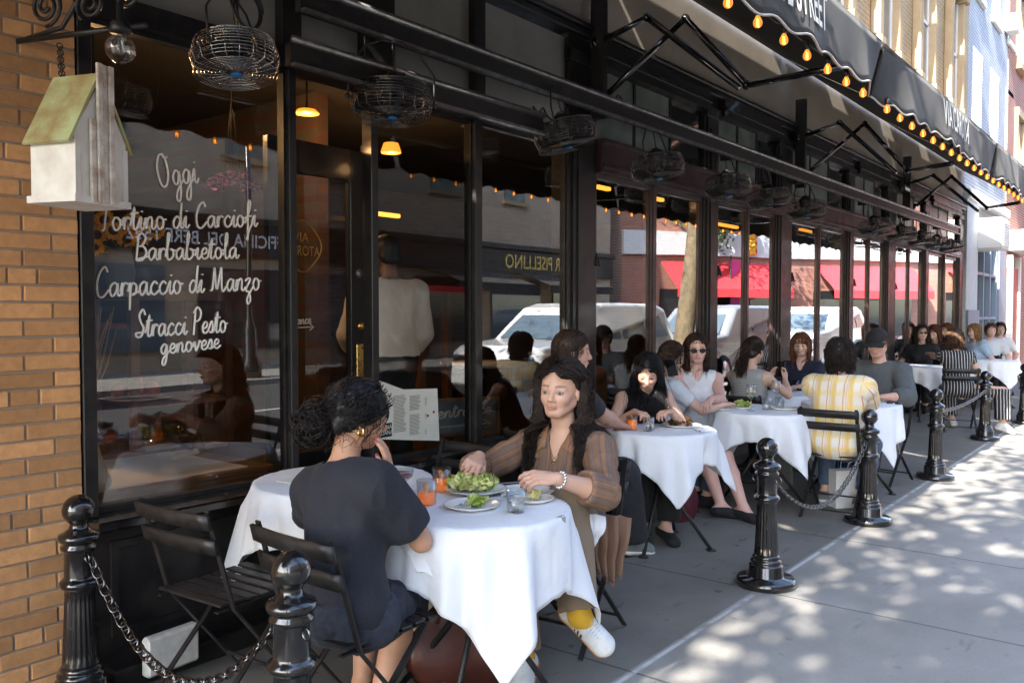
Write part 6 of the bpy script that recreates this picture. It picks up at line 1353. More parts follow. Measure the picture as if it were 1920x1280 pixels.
# man with sunglasses on his head, second table
c = quick((4.10, 2.95), R(-24), 'person with short brown hair, sunglasses pushed up on his head, in profile', P=dict(sc=1.05, lean=.20, head=(R(-26), R(4), 0), hip=.58, female=False, skin=(.55, .32, .24), wrist=[(4.62, 3.0, .80), (4.60, 2.78, .80)], ankles=[(4.50, 3.0, .10), (4.55, 2.66, .10)], h=.006, toes=[None, (1, -.3, -.2)]))
c.top('jeans_black', (.6, .6), .014); c.pants('jeans_black', (1.9, 1.9), .022, wide=.022); c.shoes('sneaker_grey', 'sole_white'); c.cap_hair((.030, .017, .011), .012, .010, .03); c.strands(700, .06, (.034, .019, .012), 'down', .0026, 7, 3, hl=.012, back=.5, colv=.35); c.glasses(on_top=True)
# long haired woman in black, bending over the table
d = quick((5.22, 3.02), R(229), 'person with long straight black hair and a black sleeveless top, bent over her plate', P=dict(sc=.97, lean=.40, head=(R(-22), R(34), 0), hip=.53, skin=(.60, .37, .28), wrist=[(4.98, 2.62, .86), (4.78, 2.78, .86)], hands=[dict(dir=(-.8, .2, 0), curl=.8), dict(dir=(-.3, -.8, 0), curl=.8)], ankles=[(4.98, 2.66, .10), (4.80, 2.72, .10)], h=.006))
d.top('black_cloth', (-1, -1), .012, neck=.066, vneck=.05); d.pants('black_cloth', (1.8, 1.8), .02, wide=.02); d.shoes('shoe_black', None, low=True); d.cap_hair(BLK, .012, .010, -.01); d.strands(1300, .40, BLK, 'down', .0019, 16, 5, hl=.014, spread=1.4, layers=.4, colv=.4, back=.05)
# tied hair woman in pale tee
e = quick((5.76, 3.14), R(-38), 'person with brown tied back hair and a pale tee, in profile facing right', P=dict(sc=.96, lean=.14, head=(R(14), R(10), 0), skin=(.62, .40, .32), wrist=[(6.16, 2.92, .82), (6.06, 2.76, .80)], ankles=[(6.1, 3.0, .1), (6.0, 2.86, .1)]))
e.top('pale_tee', (.55, .55), .014, amp=.005); e.pants('jeans_blue', (1.85, 1.85)); e.shoes('shoe_black'); e.cap_hair((.035, .018, .011), .01, .010, .02); e.strands(600, .15, (.038, .02, .012), 'tie', .0026, 9, 3, tie=(-.125, 0, .13), hl=.005, colv=.35); e.strands(120, .2, (.038, .02, .012), 'down', .002, 10, 8, hl=-.03, name='loose_hair', wave=.01)
# woman in white with sunglasses, phone in hand, bare legs
g = quick((6.22, 3.06), R(212), 'person in a sleeveless white top and sunglasses, looking at a phone, bare legs', P=dict(sc=1.0, lean=.04, head=(R(2), R(6), R(2)), hip=.55, build=1.08, skin=(.66, .40, .33), wrist=[(5.85, 2.76, .86), (5.84, 3.02, .98, (.2, .6, -1))], hands=[dict(dir=(-.7, -.1, -.2), curl=.5), dict(dir=(-.35, .1, .9), back=(.3, .8, .2), curl=.5)], ankles=[(5.86, 2.50, .085), (5.83, 2.66, .085)], knees=[(-.9, -.6, .9), (-.9, -.5, .9)], toes=[(-.3, -.9, -.2), (.55, -.75, -.2)], h=.006, sole=.01))
g.top('white_top', (-1, -1), .013, neck=.075, vneck=.07, amp=.005); g.pants('pink_skirt', (.55, .55), .016); g.shoes('shoe_black', None, low=True); g.cap_hair(BR, .012, .010, .0); g.strands(700, .24, (.040, .020, .012), 'down', .0026, 14, 8, hl=.012, wave=.008, colv=.35, back=.15); g.glasses()
ph = Vector(g.wr[1] + unit(g.wr[1] - g.el[1]) * .10); wp = Vector(g.M @ np.array(ph) + g.loc); tag(MB().box(wp + Vector((-.03, 0, .04)), (.012, .075, .15), M=Matrix.Rotation(R(-28), 4, 'Y') @ Matrix.Rotation(R(20), 4, 'Z'), ch=.004).build('phone', 'black_gloss'), 'dark phone held up by the woman in white', 'phone')
# ponytail woman with a phone
h_ = quick((7.02, 2.98), R(-4), 'person with a long ponytail and striped tank top, holding a phone', P=dict(sc=.97, lean=.16, head=(R(-4), R(14), 0), skin=(.60, .38, .28), wrist=[(7.46, 2.95, .90), (7.44, 2.80, .90)], hands=[dict(dir=(.6, -.1, .7), back=(.3, .7, .3), curl=.6), dict(dir=(.6, .1, .7), back=(.3, -.7, .3), curl=.6)]))
h_.top('grey_fine_stripe', (-1, -1), .012, neck=.070); h_.pants('black_cloth', (1.8, 1.8)); h_.shoes('shoe_black'); h_.cap_hair(BR, .01, .010, .03); h_.strands(600, .17, BR, 'tie', .0026, 9, 3, tie=(-.12, 0, .16), hl=.0, colv=.35)
tl = []; r_ = np.random.default_rng(5)
for k in range(260):
    o0 = np.array((-.11, 0, .16)) + r_.normal(0, .010, 3); zz = np.linspace(0, 1, 14); L_ = .34 * (1 - .35 * r_.random()); sp_ = r_.normal(0, .028, 2); P_ = np.stack([o0[0] - .055 * np.sin(zz * 2.0) + sp_[0] * zz + .006 * np.sin(zz * 14), o0[1] + sp_[1] * zz + .006 * np.cos(zz * 12 + 1), o0[2] - L_ * zz ** 1.15], 1); tl.append(h_.H(0, 0, 0) + (P_ * h_.sc) @ h_.Rh.T)
h_.tubes('ponytail', np.array(tl), .0028, (.030, .016, .011), .4, r_)
pp = Vector(h_.M @ np.array(h_.wr[0] * .5 + h_.wr[1] * .5) + h_.loc); tag(MB().box(pp + Vector((.07, 0, .09)), (.010, .075, .15), M=Matrix.Rotation(R(25), 4, 'Y'), ch=.004).build('phone', 'black_gloss'), 'black phone held by the ponytailed woman', 'phone')
# navy shirt, auburn bob
i_ = quick((8.50, 3.02), R(186), 'person with an auburn bob and navy shirt, facing us across the inner table', P=dict(sc=.97, lean=.08, head=(R(8), R(4), R(3)), skin=(.66, .42, .33), wrist=[(8.05, 2.88, .80), (8.05, 3.15, .80)]))
i_.top('navy_shirt', (1.2, 1.2), .016, vneck=.08, amp=.005); i_.pants('jeans_blue'); i_.shoes('shoe_black'); i_.cap_hair((.11, .042, .018), .012, .010, -.005); i_.strands(800, .22, (.15, .058, .024), 'down', .0026, 14, 4, hl=.008, wave=.006, colv=.4, back=-.1, spread=1.5, fringe=1)
# striped yellow shirt, back to us
j = quick((6.42, 2.03), R(0), 'person in a yellow striped shirt, back to us, dark shaggy hair, elbows on the table', P=dict(sc=1.0, lean=.14, head=(R(4), R(10), R(-3)), hip=.525, female=False, build=1.05, skin=(.55, .32, .23), wrist=[(6.98, 2.20, .80), (6.94, 1.98, .80)], ankles=[(6.72, 2.20, .1), (6.70, 1.92, .1)], h=.0065))
j.top('yellow_stripe', (.95, .95), .030, amp=.008, sc=16, hem=-.09, armg=.006); j.pants('jeans_blue', (1.85, 1.85), .012, .02); j.shoes('sneaker_grey', 'sole_white'); j.cap_hair(DK, .01, .014, .0); j.strands(900, .15, (.022, .015, .011), 'down', .0028, 12, 6, hl=.006, wave=.012, colv=.5, spread=2.2, curl=.002)
# man in cap and grey sweatshirt
k_ = quick((7.98, 2.13), R(176), 'person in a black cap and grey sweatshirt, looking down at the table', P=dict(sc=1.04, lean=.14, head=(R(6), R(16), 0), hip=.55, female=False, skin=(.62, .36, .27), wrist=[(7.50, 1.96, .80), (7.52, 2.34, .80)], hands=[dict(dir=(-.5, .8, 0), curl=.5), dict(dir=(-.5, -.8, 0), curl=.5)], ankles=[(7.6, 2.1, .1), (7.6, 2.36, .1)], h=.0065))
k_.top('grey_sweat', (1.55, 1.55), .020, amp=.010, sc=16, armg=.008, neck=.064); k_.pants('jeans_black', (1.85, 1.85)); k_.shoes('sneaker_grey', 'sole_white'); k_.strands(500, .035, (.05, .028, .016), 'down', .0022, 5, 4, hl=.03, back=.4)
f_ = Sdf(k_.hc - .25, k_.hc + .35, .005); f_.ell(k_.H(-.006, 0, .142), np.array((.110, .088, .096)) * k_.sc, k_.Rh, .01); f_.cut(k_.H(0, 0, .142), k_.Rh @ np.array((0, 0, -1.0))); V_, F_ = f_.mesh(); np_mesh('cap', relax(V_, F_, 1, .5), F_, 'cap_black', k_.t)
mb = MB(); mb.grid(lambda u, v: tuple(k_.H(.085 + .085 * v * math.cos((u - .5) * 1.2) - .022 * (2 * u - 1) ** 2, (u - .5) * .155, .147 - .018 * v - .018 * (2 * u - 1) ** 2)), 12, 5); o = mb.build('cap_peak', 'cap_black', k_.t, False); o.modifiers.new('s', 'SOLIDIFY').thickness = .005
# far tables
FAR = dict(h=.010)
n_ = quick((12.0, 2.28), R(22), 'person in black with white stripes, back to us, brown hair, one foot in the sun', P=dict(h=.0085, sc=.99, lean=.30, head=(R(20), R(14), 0), skin=(.60, .38, .28), wrist=[(12.55, 2.75, .95), (12.45, 2.30, .80)], ankles=[(12.3, 2.4, .1), (12.05, 1.78, .12)], knees=[None, (.3, -1, 1)], toes=[None, (-.4, -.9, -.2)]))
n_.top('black_white_stripe', (.3, .3), .016, neck=.066); n_.pants('black_white_stripe', (1.8, 1.8), .018, .02, wide=.02); n_.shoes('sneaker_white', 'sole_white'); n_.cap_hair((.06, .03, .015), .01, .014, -.01); n_.strands(450, .24, (.085, .042, .020), 'down', .0036, 10, 4, colv=.4, spread=2, wave=.008)
def far(loc, face, lab, top, hair, L_, **kw):
    p = quick(loc, face, lab, P=dict(h=.010, lean=.14, wrist=kw.get('wrist'), head=kw.get('head', (0, R(6), 0)), sc=kw.get('sc', 1.0), female=kw.get('female', True), skin=kw.get('skin', (.60, .38, .30)))); p.top(top, kw.get('sleeve', (.6, .6)), .018); p.pants('jeans_black', (1.85, 1.85)); p.shoes('shoe_black'); p.cap_hair(hair, .012, .014, 0); p.strands(320, L_, hair, 'down', .0042, 9, 3, colv=.35, spread=1.6); return p
p_ = far((14.2, 3.2), R(186), 'person in black with glasses at the far table, facing us', 'black_cloth', (.016, .010, .008), .32, head=(R(20), 0, 0)); p_.glasses()
far((14.5, 3.05), R(170), 'person with reddish brown hair leaning at the far table', 'black_cloth', (.075, .028, .014), .26, head=(0, R(22), 0))
far((16.2, 3.2), R(150), 'person with auburn hair at the table behind, half hidden', 'jeans_black', (.12, .045, .02), .24)
far((15.6, 2.66), R(140), 'person with blond hair in a pale blue shirt at the farthest table', 'sky_shirt', (.22, .12, .05), .2)
far((16.8, 2.72), R(205), 'person in a pale tee with short reddish hair, far right', 'pale_tee', (.10, .04, .02), .06, female=False)
far((18.2, 2.78), R(200), 'person with dark curly hair in a white top at the end of the row', 'white_top', DK, .12)
# waiter seen through the glass
w0 = quick((3.68, 3.88), R(72), 'person in a cream waiter jacket standing inside behind the glass, back to us', P=dict(sc=.98, lean=.03, hip=1.21, female=False, skin=(.16, .09, .06), wrist=[(3.59, 4.08, 1.20), (3.85, 4.00, 1.20)], ankles=[(3.61, 3.92, .41), (3.79, 3.88, .41)], head=(0, R(14), 0), h=.008))
w0.top('waiter_white', (1.3, 1.3), .022, neck=.060, hem=.02, amp=.009, sc=20, armg=.012); w0.pants('black_cloth', (1.9, 1.9)); w0.shoes('shoe_black'); w0.cap_hair((.008, .007, .007), .01, .010, .0)
# ---------------------------------------------------------------- hand lettering: single stroke script
GL = {
 'a': (1.15, [[(.85, .85), (.55, 1.0), (.18, .75), (.12, .3), (.38, 0), (.72, .35), (.88, .95), (.88, .25), (1.08, 0), (1.3, .3)]]),
 'b': (1.1, [[(.0, .25), (.3, 1.5), (.42, 2.2), (.25, 2.3), (.2, 1.6), (.2, .2), (.5, 0), (.88, .35), (.78, .85), (.5, .9), (1.2, .75)]]),
 'c': (.95, [[(.85, .8), (.55, 1.0), (.18, .65), (.2, .2), (.55, 0), (1.05, .3)]]),
 'd': (1.15, [[(.85, .8), (.5, 1.0), (.15, .6), (.2, .1), (.55, .05), (.85, .6), (1.05, 2.2), (.92, .4), (1.05, 0), (1.3, .3)]]),
 'e': (.95, [[(.1, .4), (.6, .5), (.75, .8), (.5, 1.0), (.2, .65), (.25, .15), (.6, 0), (1.05, .3)]]),
 'f': (.9, [[(0, .3), (.5, 1.2), (.75, 2.1), (.55, 2.35), (.4, 1.7), (.35, -.9), (.2, -1.2), (.6, -.2), (1.0, .3)], [(.1, .85), (.85, .95)]]),
 'g': (1.1, [[(.85, .8), (.5, 1.0), (.15, .6), (.25, .1), (.6, .1), (.88, .9), (.85, -.4), (.6, -1.15), (.3, -1.0), (.5, -.4), (1.25, .3)]]),
 'i': (.65, [[(0, .3), (.35, 1.0), (.3, .2), (.5, 0), (.75, .3)], [(.45, 1.4), (.47, 1.5)]]),
 'l': (.75, [[(0, .3), (.45, 1.4), (.55, 2.15), (.38, 2.3), (.28, 1.5), (.3, .2), (.55, 0), (.85, .3)]]),
 'm': (1.7, [[(0, .3), (.2, .95), (.2, 0), (.35, .75), (.6, 1.0), (.72, .7), (.7, 0), (.9, .8), (1.15, 1.0), (1.28, .7), (1.25, .15), (1.5, 0), (1.8, .3)]]),
 'n': (1.2, [[(0, .3), (.2, .95), (.2, 0), (.4, .8), (.68, 1.0), (.82, .7), (.8, .15), (1.02, 0), (1.3, .3)]]),
 'o': (1.05, [[(.65, .95), (.3, .95), (.1, .5), (.35, 0), (.75, .15), (.85, .65), (.6, .98), (.75, .8), (1.15, .75)]]),
 'p': (1.1, [[(0, .3), (.25, .95), (.2, -1.1), (.25, .5), (.5, .95), (.85, .7), (.75, .15), (.4, .05), (1.2, .3)]]),
 'r': (.8, [[(.0, .3), (.2, 1.0), (.2, 0), (.24, .6), (.48, .97), (.78, .85)]]),
 's': (.8, [[(0, .25), (.45, 1.05), (.6, .5), (.5, .05), (.15, .1), (.55, .05), (.95, .3)]]),
 't': (.75, [[(.0, .3), (.45, 1.8), (.32, .3), (.5, 0), (.85, .3)], [(.05, 1.25), (.8, 1.35)]]),
 'u': (1.15, [[(0, .3), (.25, .95), (.2, .3), (.4, 0), (.75, .5), (.85, 1.0), (.82, .2), (1.0, 0), (1.25, .3)]]),
 'v': (1.0, [[(0, .4), (.2, .95), (.35, .2), (.45, 0), (.75, .6), (.85, 1.0), (1.1, .8)]]),
 'z': (1.0, [[(.05, .8), (.4, 1.0), (.7, .9), (.15, .05), (.6, -.2), (.75, -.9), (.4, -1.15), (.4, -.6), (1.1, .3)]]),
 'O': (1.5, [[(.9, 2.2), (.4, 2.1), (.1, 1.2), (.35, .1), (.85, 0), (1.2, .8), (1.05, 1.9), (.75, 2.2), (.95, 1.95), (1.3, 2.0)]]),
 'T': (1.2, [[(.75, 2.0), (.6, 1.0), (.45, .1), (.2, .0)], [(0, 1.85), (.3, 2.1), (.9, 1.95), (1.4, 2.15)]]),
 'C': (1.35, [[(1.2, 1.8), (.95, 2.2), (.5, 1.9), (.15, 1.0), (.3, .1), (.8, 0), (1.35, .5)]]),
 'B': (1.4, [[(.4, 2.1), (.3, 1.0), (.2, 0)], [(.15, 1.9), (.7, 2.3), (1.15, 1.9), (.85, 1.3), (.4, 1.2), (.95, 1.15), (1.25, .6), (.8, .0), (.2, .05), (1.5, .3)]]),
 'M': (2.0, [[(0, .1), (.3, .3), (.5, 2.0), (.65, .8), (.85, .2), (1.15, 1.3), (1.35, 2.0), (1.4, .6), (1.6, 0), (2.0, .4)]]),
 'S': (1.2, [[(1.1, 1.8), (.8, 2.25), (.4, 1.8), (.6, 1.2), (.95, .7), (.7, .05), (.2, .0), (.05, .3), (.5, .35), (1.3, .4)]]),
 'P': (1.25, [[(.35, 2.1), (.3, 1.0), (.2, -.1)], [(.1, 1.8), (.6, 2.3), (1.1, 1.9), (.95, 1.25), (.35, 1.05)]]), ' ': (.75, []),
}
def script(txt, p0, p1, y, rad, name, m, parent, xh=None, n_=(0, -1, 0)):
    """write txt along the line p0 -> p1 (world points on one plane)"""
    p0, p1 = Vector(p0), Vector(p1); tot = sum(GL[c][0] for c in txt); ux = (p1 - p0).normalized(); k = (p1 - p0).length / tot; up = Vector((0, 0, 1)); up = (up - ux * up.dot(ux)).normalized(); xh = xh or k * 1.15; mb = MB(); x = 0
    for c in txt:
        for st in GL[c][1]: mb.tube([p0 + ux * ((x + q[0] + .12 * q[1]) * k) + up * (q[1] * xh) for q in crom(st, 5)], rad, 5)
        x += GL[c][0]
    return mb.build(name, m, parent)
yg = D - .006
for tx, a_, b_, xh in (('Oggi', (297, 350), (372, 342), .062), ('Tortino di Carciofi', (186, 432), (482, 424), .052), ('Barbabietola', (252, 488), (446, 484), .050), ('Carpaccio di Manzo', (178, 557), (488, 543), .056), ('Stracci Pesto', (254, 632), (425, 622), .052), ('genovese', (300, 664), (412, 652), .042)):
    script(tx, PY(*a_, yg), PY(*b_, yg), yg, .0048, 'lettering', 'chalk_white', W1, xh)
yk = yd - .004
script('entrance', PY(533, 610, yk), PY(583, 606, yk), yk, .0035, 'lettering', 'chalk_white', door, .026)
MB().tube([PY(537, 615, yk), PY(588, 613, yk)], .0035, 5).tube([PY(580, 606, yk), PY(588, 613, yk), PY(581, 619, yk)], .0035, 5).build('arrow', 'chalk_white', door)
lc = PY(567, 461, yk); mb = MB()
pts = [lc + Vector((.125 * math.cos(a_) * (1 + .06 * math.cos(4 * a_)), 0, .135 * math.sin(a_) * (1 + .06 * math.cos(4 * a_)))) for a_ in np.linspace(0, 2 * math.pi, 49)[:-1]]; mb.tube(pts, .004, 5, closed=True); mb.build('emblem_ring', 'letter_gold', door)
text_mb('VIA', lc + Vector((-.01, 0, .045)), (1, 0, 0), (0, 0, 1), .075, .002, .9).build('lettering', 'letter_gold', door); text_mb('CAROTA', lc + Vector((0, 0, -.03)), (1, 0, 0), (0, 0, 1), .080, .002, .72).build('lettering', 'letter_gold', door)
# newspaper and chalk board behind the glass
yn = 3.535; t = thing('newspaper', 'open sheets of newspaper taped up at the entrance window', 'newspaper', PY(760, 822, yn))
pl = [PY(703, 710, yn), PY(757, 730, yn), PY(820, 728, yn), PY(824, 826, yn), PY(703, 823, yn)]; mb = MB(); mb.add([tuple(p) for p in pl] + [tuple(p + Vector((0, .006, 0))) for p in pl], [(4, 3, 2, 1, 0), (5, 6, 7, 8, 9)] + [(i, (i + 1) % 5, 5 + (i + 1) % 5, 5 + i) for i in range(5)]); mb.build('sheet', 'paper', t)
mb = MB(); rg = random.Random(2)
for u0, u1, v0, v1 in ((706, 732, 744, 758), (706, 732, 772, 786), (738, 762, 742, 812), (768, 788, 742, 770), (768, 788, 778, 815), (797, 800, 745, 760), (797, 800, 775, 785), (797, 800, 805, 815)):
    v = v0
    while v < v1:
        p, q = PY(u0, v, yn - .002), PY(u0 + (u1 - u0) * rg.uniform(.75, 1), v, yn - .002); mb.span((p.x, q.x), (yn - .003, yn - .001), (p.z - .0026, p.z)); v += 2.6
mb.build('print', 'ink_grey', t)
p, q = PY(703, 796, yn), PY(734, 817, yn); MB().span((p.x, q.x), (yn - .0035, yn - .001), (q.z, p.z)).build('title_box', 'ink', t)
for k, tx in enumerate(('CUCINA', 'ITALIANA')): text_mb(tx, ((p.x + q.x) / 2, yn - .004, p.z - (p.z - q.z) * (.3 + .4 * k)), (1, 0, 0), (0, 0, 1), .034, .001, .95).build('lettering', 'paper', t)
for u, v in ((802, 779), (813, 772)): MB().lathe([(0, .003), (.008, .003), (.008, 0)], 12, PY(u, v, yn - .001), M=Matrix.Rotation(R(90), 4, 'X')).build('wax_spot', 'red_wax', t)
c0 = PY(872, 780, 3.68); t = thing('chalkboard', 'wood framed slate chalkboard reading entrance with an arrow, inside the window', 'sign', (c0.x, c0.y, c0.z)); fx = Vector((.80, -.42, 0)).normalized(); hw = .225; n_ = fx.cross(Vector((0, 0, 1)))
def bd_(x0, x1, z0, z1, d0, d1, nm, m):
    c_ = c0 + fx * (x0 + x1) / 2 + Vector((0, 0, (z0 + z1) / 2)) + n_ * (d0 + d1) / 2; return MB().bar(c_ - fx * (x1 - x0) / 2, c_ + fx * (x1 - x0) / 2, abs(d1 - d0), z1 - z0).build(nm, m, t)
hz = .105; hw = (PY(925, 780, 3.72) - PY(821, 780, 3.72)).length * .40
bd_(-hw, hw, -hz, hz, 0, .008, 'slate', 'slate'); bd_(-hw - .012, hw + .012, hz, hz + .018, -.005, .018, 'frame', 'wood_sign'); bd_(-hw - .012, hw + .012, -hz - .018, -hz, -.005, .018, 'frame', 'wood_sign'); bd_(-hw - .016, -hw, -hz, hz, -.005, .0179, 'frame', 'wood_sign'); bd_(hw, hw + .016, -hz, hz, -.005, .0179, 'frame', 'wood_sign')
pc = c0 + n_ * .010; script('entrance', pc - fx * hw * .88 + Vector((0, 0, -.005)), pc + fx * hw * .80 + Vector((0, 0, .012)), 0, .0058, 'lettering', 'chalk_white', t, .042)
MB().tube([pc - fx * hw * .8 + Vector((0, 0, -.062)), pc + fx * hw * .75 + Vector((0, 0, -.052))], .006, 6).tube([pc + fx * hw * .55 + Vector((0, 0, -.028)), pc + fx * hw * .82 + Vector((0, 0, -.052)), pc + fx * hw * .60 + Vector((0, 0, -.080))], .006, 6).build('arrow', 'chalk_white', t)

# ---------------------------------------------------------------- birdhouse, iron bracket, globe lamp
mat('birdhouse_white', (0.82, 0.80, 0.76), 0.85, var=(9, (0.58, 0.52, 0.45), 0.6), bump=(50, 0.5, 0.004)); mat('birdhouse_green', (0.47, 0.52, 0.27), 0.8, var=(5.5, (0.30, 0.15, 0.04), .95), bump=(60, 0.4, 0.004)); mat('slat_white', (0.76, 0.72, 0.66), 0.85, var=(16, (0.34, 0.22, 0.15), 0.8), bump=(50, 0.5, 0.004))
A0, A1_ = PY(38, 77, 3.47), None; A1_ = Vector((1.60, 2.93, A0.z)); dB = (A1_ - A0).normalized()
t = thing('iron_bracket', 'black wrought iron bracket with scrolls on the brick wall', 'bracket', A0)
MB().tube([A0 - dB * .02, A1_], .011, 8).build('bar', 'black_metal', t)
def BPt(f, z): return A0 + dB * f + Vector((0, 0, z))
for cf, cz, r0, tn, sg, st in ((.125, .115, .075, 2.2, 1, 0.0), (.33, .10, .065, 2.0, -1, .6), (.50, .12, .065, 2.0, 1, 1.2), (.42, .26, .07, 2.0, -1, 2.0)):
    MB().tube([BPt(cf + sg * r0 * (1 - .8 * k / 40) * math.cos(st - 1.57 + tn * 6.28 * k / 40), cz + r0 * (1 - .8 * k / 40) * math.sin(st - 1.57 + tn * 6.28 * k / 40)) for k in range(41)], .0075, 6).build('scroll', 'black_metal', t)
MB().tube([BPt(0, .0), BPt(.2, .03), BPt(.36, .22), BPt(.52, .42)], .009, 7).build('brace', 'black_metal', t)
g0 = Vector((.35, -.94, 0)).normalized(); s0 = Vector((-.94, -.35, 0)).normalized(); HC = Vector((1.405, 3.03, PY(148, 388, 3.08).z))
t = thing('birdhouse', 'weathered white wooden birdhouse with a rusty green roof and plank front, hanging', 'birdhouse', HC)
w2, dp, wh, pk = .116, .185, .222, .43
mb = MB(); mb.prism([(-w2, .02), (w2, .02), (w2, wh), (0, pk - .01), (-w2, wh)], HC - g0 * dp / 2, -s0, (0, 0, 1), -dp if (-s0).cross(Vector((0, 0, 1))).dot(g0) < 0 else dp); mb.build('body', 'birdhouse_white', t)
MB().bar(HC - g0 * (dp / 2 + .01) + Vector((0, 0, .008)), HC + g0 * (dp / 2 + .012) + Vector((0, 0, .008)), w2 * 2 + .02, .024, (0, 0, 1)).build('base', 'birdhouse_white', t)
for sg, nm in ((1, 'roof'), (-1, 'roof')):
    a0 = HC + s0 * sg * (w2 + .018) + Vector((0, 0, wh - .035)); a1 = HC + Vector((0, 0, pk + .008)); dr_ = (a1 - a0).normalized(); c_ = (a0 + a1) / 2 + (dr_.cross(g0) * (.008 if dr_.cross(g0).z > 0 else -.008)); MB().bar(c_ - dr_ * (a1 - a0).length / 2, c_ + dr_ * (a1 - a0).length / 2, dp + .012, .010, tuple(dr_.cross(g0))).build(nm, 'birdhouse_green', t)
for k in range(4):
    o_ = HC + g0 * (dp / 2 + .010 + .006 * (k % 2)) - s0 * (k * .026 - .045); MB().bar(o_ + Vector((0, 0, .0)), o_ + Vector((0, 0, .475 if k else .28)), .012, .024, tuple(s0), ch=.003).build('plank', 'slat_white', t)
for sg in (1, -1): o_ = HC + s0 * sg * w2 * .93 + g0 * (dp / 2 + .003); MB().bar(o_ + Vector((0, 0, .02)), o_ + Vector((0, 0, wh - .02)), .008, .02, tuple(s0)).build('corner_trim', 'birdhouse_white', t)
p0 = PY(112, 84, A0.y + dB.y * .12); mb = MB(); p1 = HC + Vector((0, 0, pk + .01)) - g0 * .07
for k in range(10):
    c_ = p0.lerp(p1, (k + .5) / 10); mb.ring(c_, .011, .0025, 10, 5, Matrix.Rotation(k * 1.57, 3, 'Z') @ Matrix.Rotation(1.57, 3, 'X'))
mb.build('chain', 'black_metal', t)
gp = PY(226, 92, 3.0); t = thing('globe_lamp', 'clear glass globe lamp hanging from the iron bracket', 'lamp', gp); MB().lathe([(0, -.055)] + [(.052 * math.sin(a_), -.052 * math.cos(a_)) for a_ in np.linspace(.15, 2.5, 12)] + [(.03, .06)], 24, gp).build('globe', 'clear_glass', t); MB().lathe([(.034, .055), (.04, .06), (.03, .09), (.012, .10), (.012, .16), (0, .16)], 16, gp).build('cap', 'black_metal', t); MB().lathe([(0, -.025), (.014, -.015), (.016, .0), (.01, .03), (.01, .055)], 12, gp).build('bulb', 'clear_glass', t)

# ---------------------------------------------------------------- inside the windows
def lamp(u0, v0, u1, v1, y, lab, m='amber_glow'):
    p, q = PY(u0, v0, y), PY(u1, v1, y); r = (q.x - p.x) / 2; c_ = Vector(((p.x + q.x) / 2, y, (p.z + q.z) / 2)); h = (p.z - q.z) / 2; t = thing('pendant_lamp', lab, 'lamp', c_)
    MB().lathe([(r * .72, h), (r, -h * .7), (r * .97, -h), (0, -h)], 20, c_).build('shade', m, t); MB().lathe([(0, h * 1.9), (r * .3, h * 1.8), (r * .74, h * 1.02)], 16, c_).build('cap', 'black_metal', t); MB().tube([c_ + Vector((0, 0, h * 1.8)), Vector((c_.x, y, 3.29))], .008, 6).build('cord', 'black_metal', t)
    l_ = bpy.data.lights.new('lamp_light', 'POINT'); l_.energy = 5.0 if 'birdhouse' in lab else 2.2; l_.color = (1.0, .55, .22); l_.shadow_soft_size = .05; lo = bpy.data.objects.new('lamp_light', l_); COL.objects.link(lo); lo.location = c_ + Vector((0, 0, -h - .08)); lo.location -= t.location; lo.parent = t
lamp(556, 202, 594, 218, 5.2, 'orange glowing pendant lamp above the black door'); lamp(719, 266, 747, 290, 5.6, 'orange ribbed lamp inside, right of the door edge'); lamp(160, 150, 192, 164, 4.6, 'orange lamp glowing behind the birdhouse roof'); lamp(800, 288, 826, 296, 7.5, 'small amber lamp deep inside the room')
for u0, u1, v, y, lb in ((846, 940, 218, 5.4, 'amber ceiling light strip over the entrance window'), (702, 748, 400, 6.5, 'amber light strip over the back counter'), (1118, 1142, 350, 5.0, 'amber light bar in the first oxblood window'), (1226, 1242, 372, 5.0, 'amber light bar in the second oxblood window'), (1346, 1382, 420, 5.2, 'amber light bar in the third oxblood window'), (1500, 1530, 430, 5.2, 'amber light bar in the fourth oxblood window')):
    p, q = PY(u0, v, y), PY(u1, v, y); tag(MB().span((p.x, q.x), (y - .03, y + .03), (p.z - .02, p.z + .02), ch=.008).build('light_strip', 'amber_tube'), lb, 'lamp')
# glazed wooden cabinet, fruit, flowers, inside table
yc = 4.15; t = thing('wooden_cabinet', 'open wooden display cabinet behind the menu window', 'cabinet', PY(340, 840, yc)); x0, x1 = PY(250, 600, yc).x, PY(425, 600, yc).x; z0, zs, z1 = .80, PY(330, 748, yc).z, PY(330, 562, yc).z
for yy in (yc, yc + .4):
    for x in (x0, x1): MB().span((x - .022, x + .022), (yy - .02, yy + .02), (z0, z1)).build('post', 'wood_warm', t)
MB().span((x0 - .04, x1 + .04), (yc - .03, yc + .43), (z1, z1 + .05)).build('top', 'wood_warm', t); MB().span((x0 + .023, x1 - .023), (yc - .02, yc + .42), (zs - .03, zs)).build('shelf', 'wood_warm', t)
sx = PY(255, 745, yc + .1); plate((sx.x, sx.y), .17, 'white plate of red tomatoes on the cabinet shelf', zs + .001); mat('tomato', (0.42, 0.035, 0.02), 0.25, coat=.5)
for k in range(7):
    a_ = k * 1.05; r_ = .0 if k == 6 else .085; tag(MB().ball((sx.x + r_ * math.cos(a_), sx.y + r_ * math.sin(a_), zs + .055 + (.05 if k == 6 else 0)), (.046, .046, .038), 14, 8).build('tomato', 'tomato'), 'ripe red tomato heaped on the white plate in the window', 'tomato', 'tomatoes on the plate')
mat('petal_yellow', (0.75, 0.36, 0.02), 0.6, island=.2); mat('seed_brown', (0.06, 0.025, 0.01), 0.8); mat('petal_pink', (0.72, 0.30, 0.60), 0.6, island=.4); mat('stem_green', (0.06, 0.12, 0.03), 0.7)
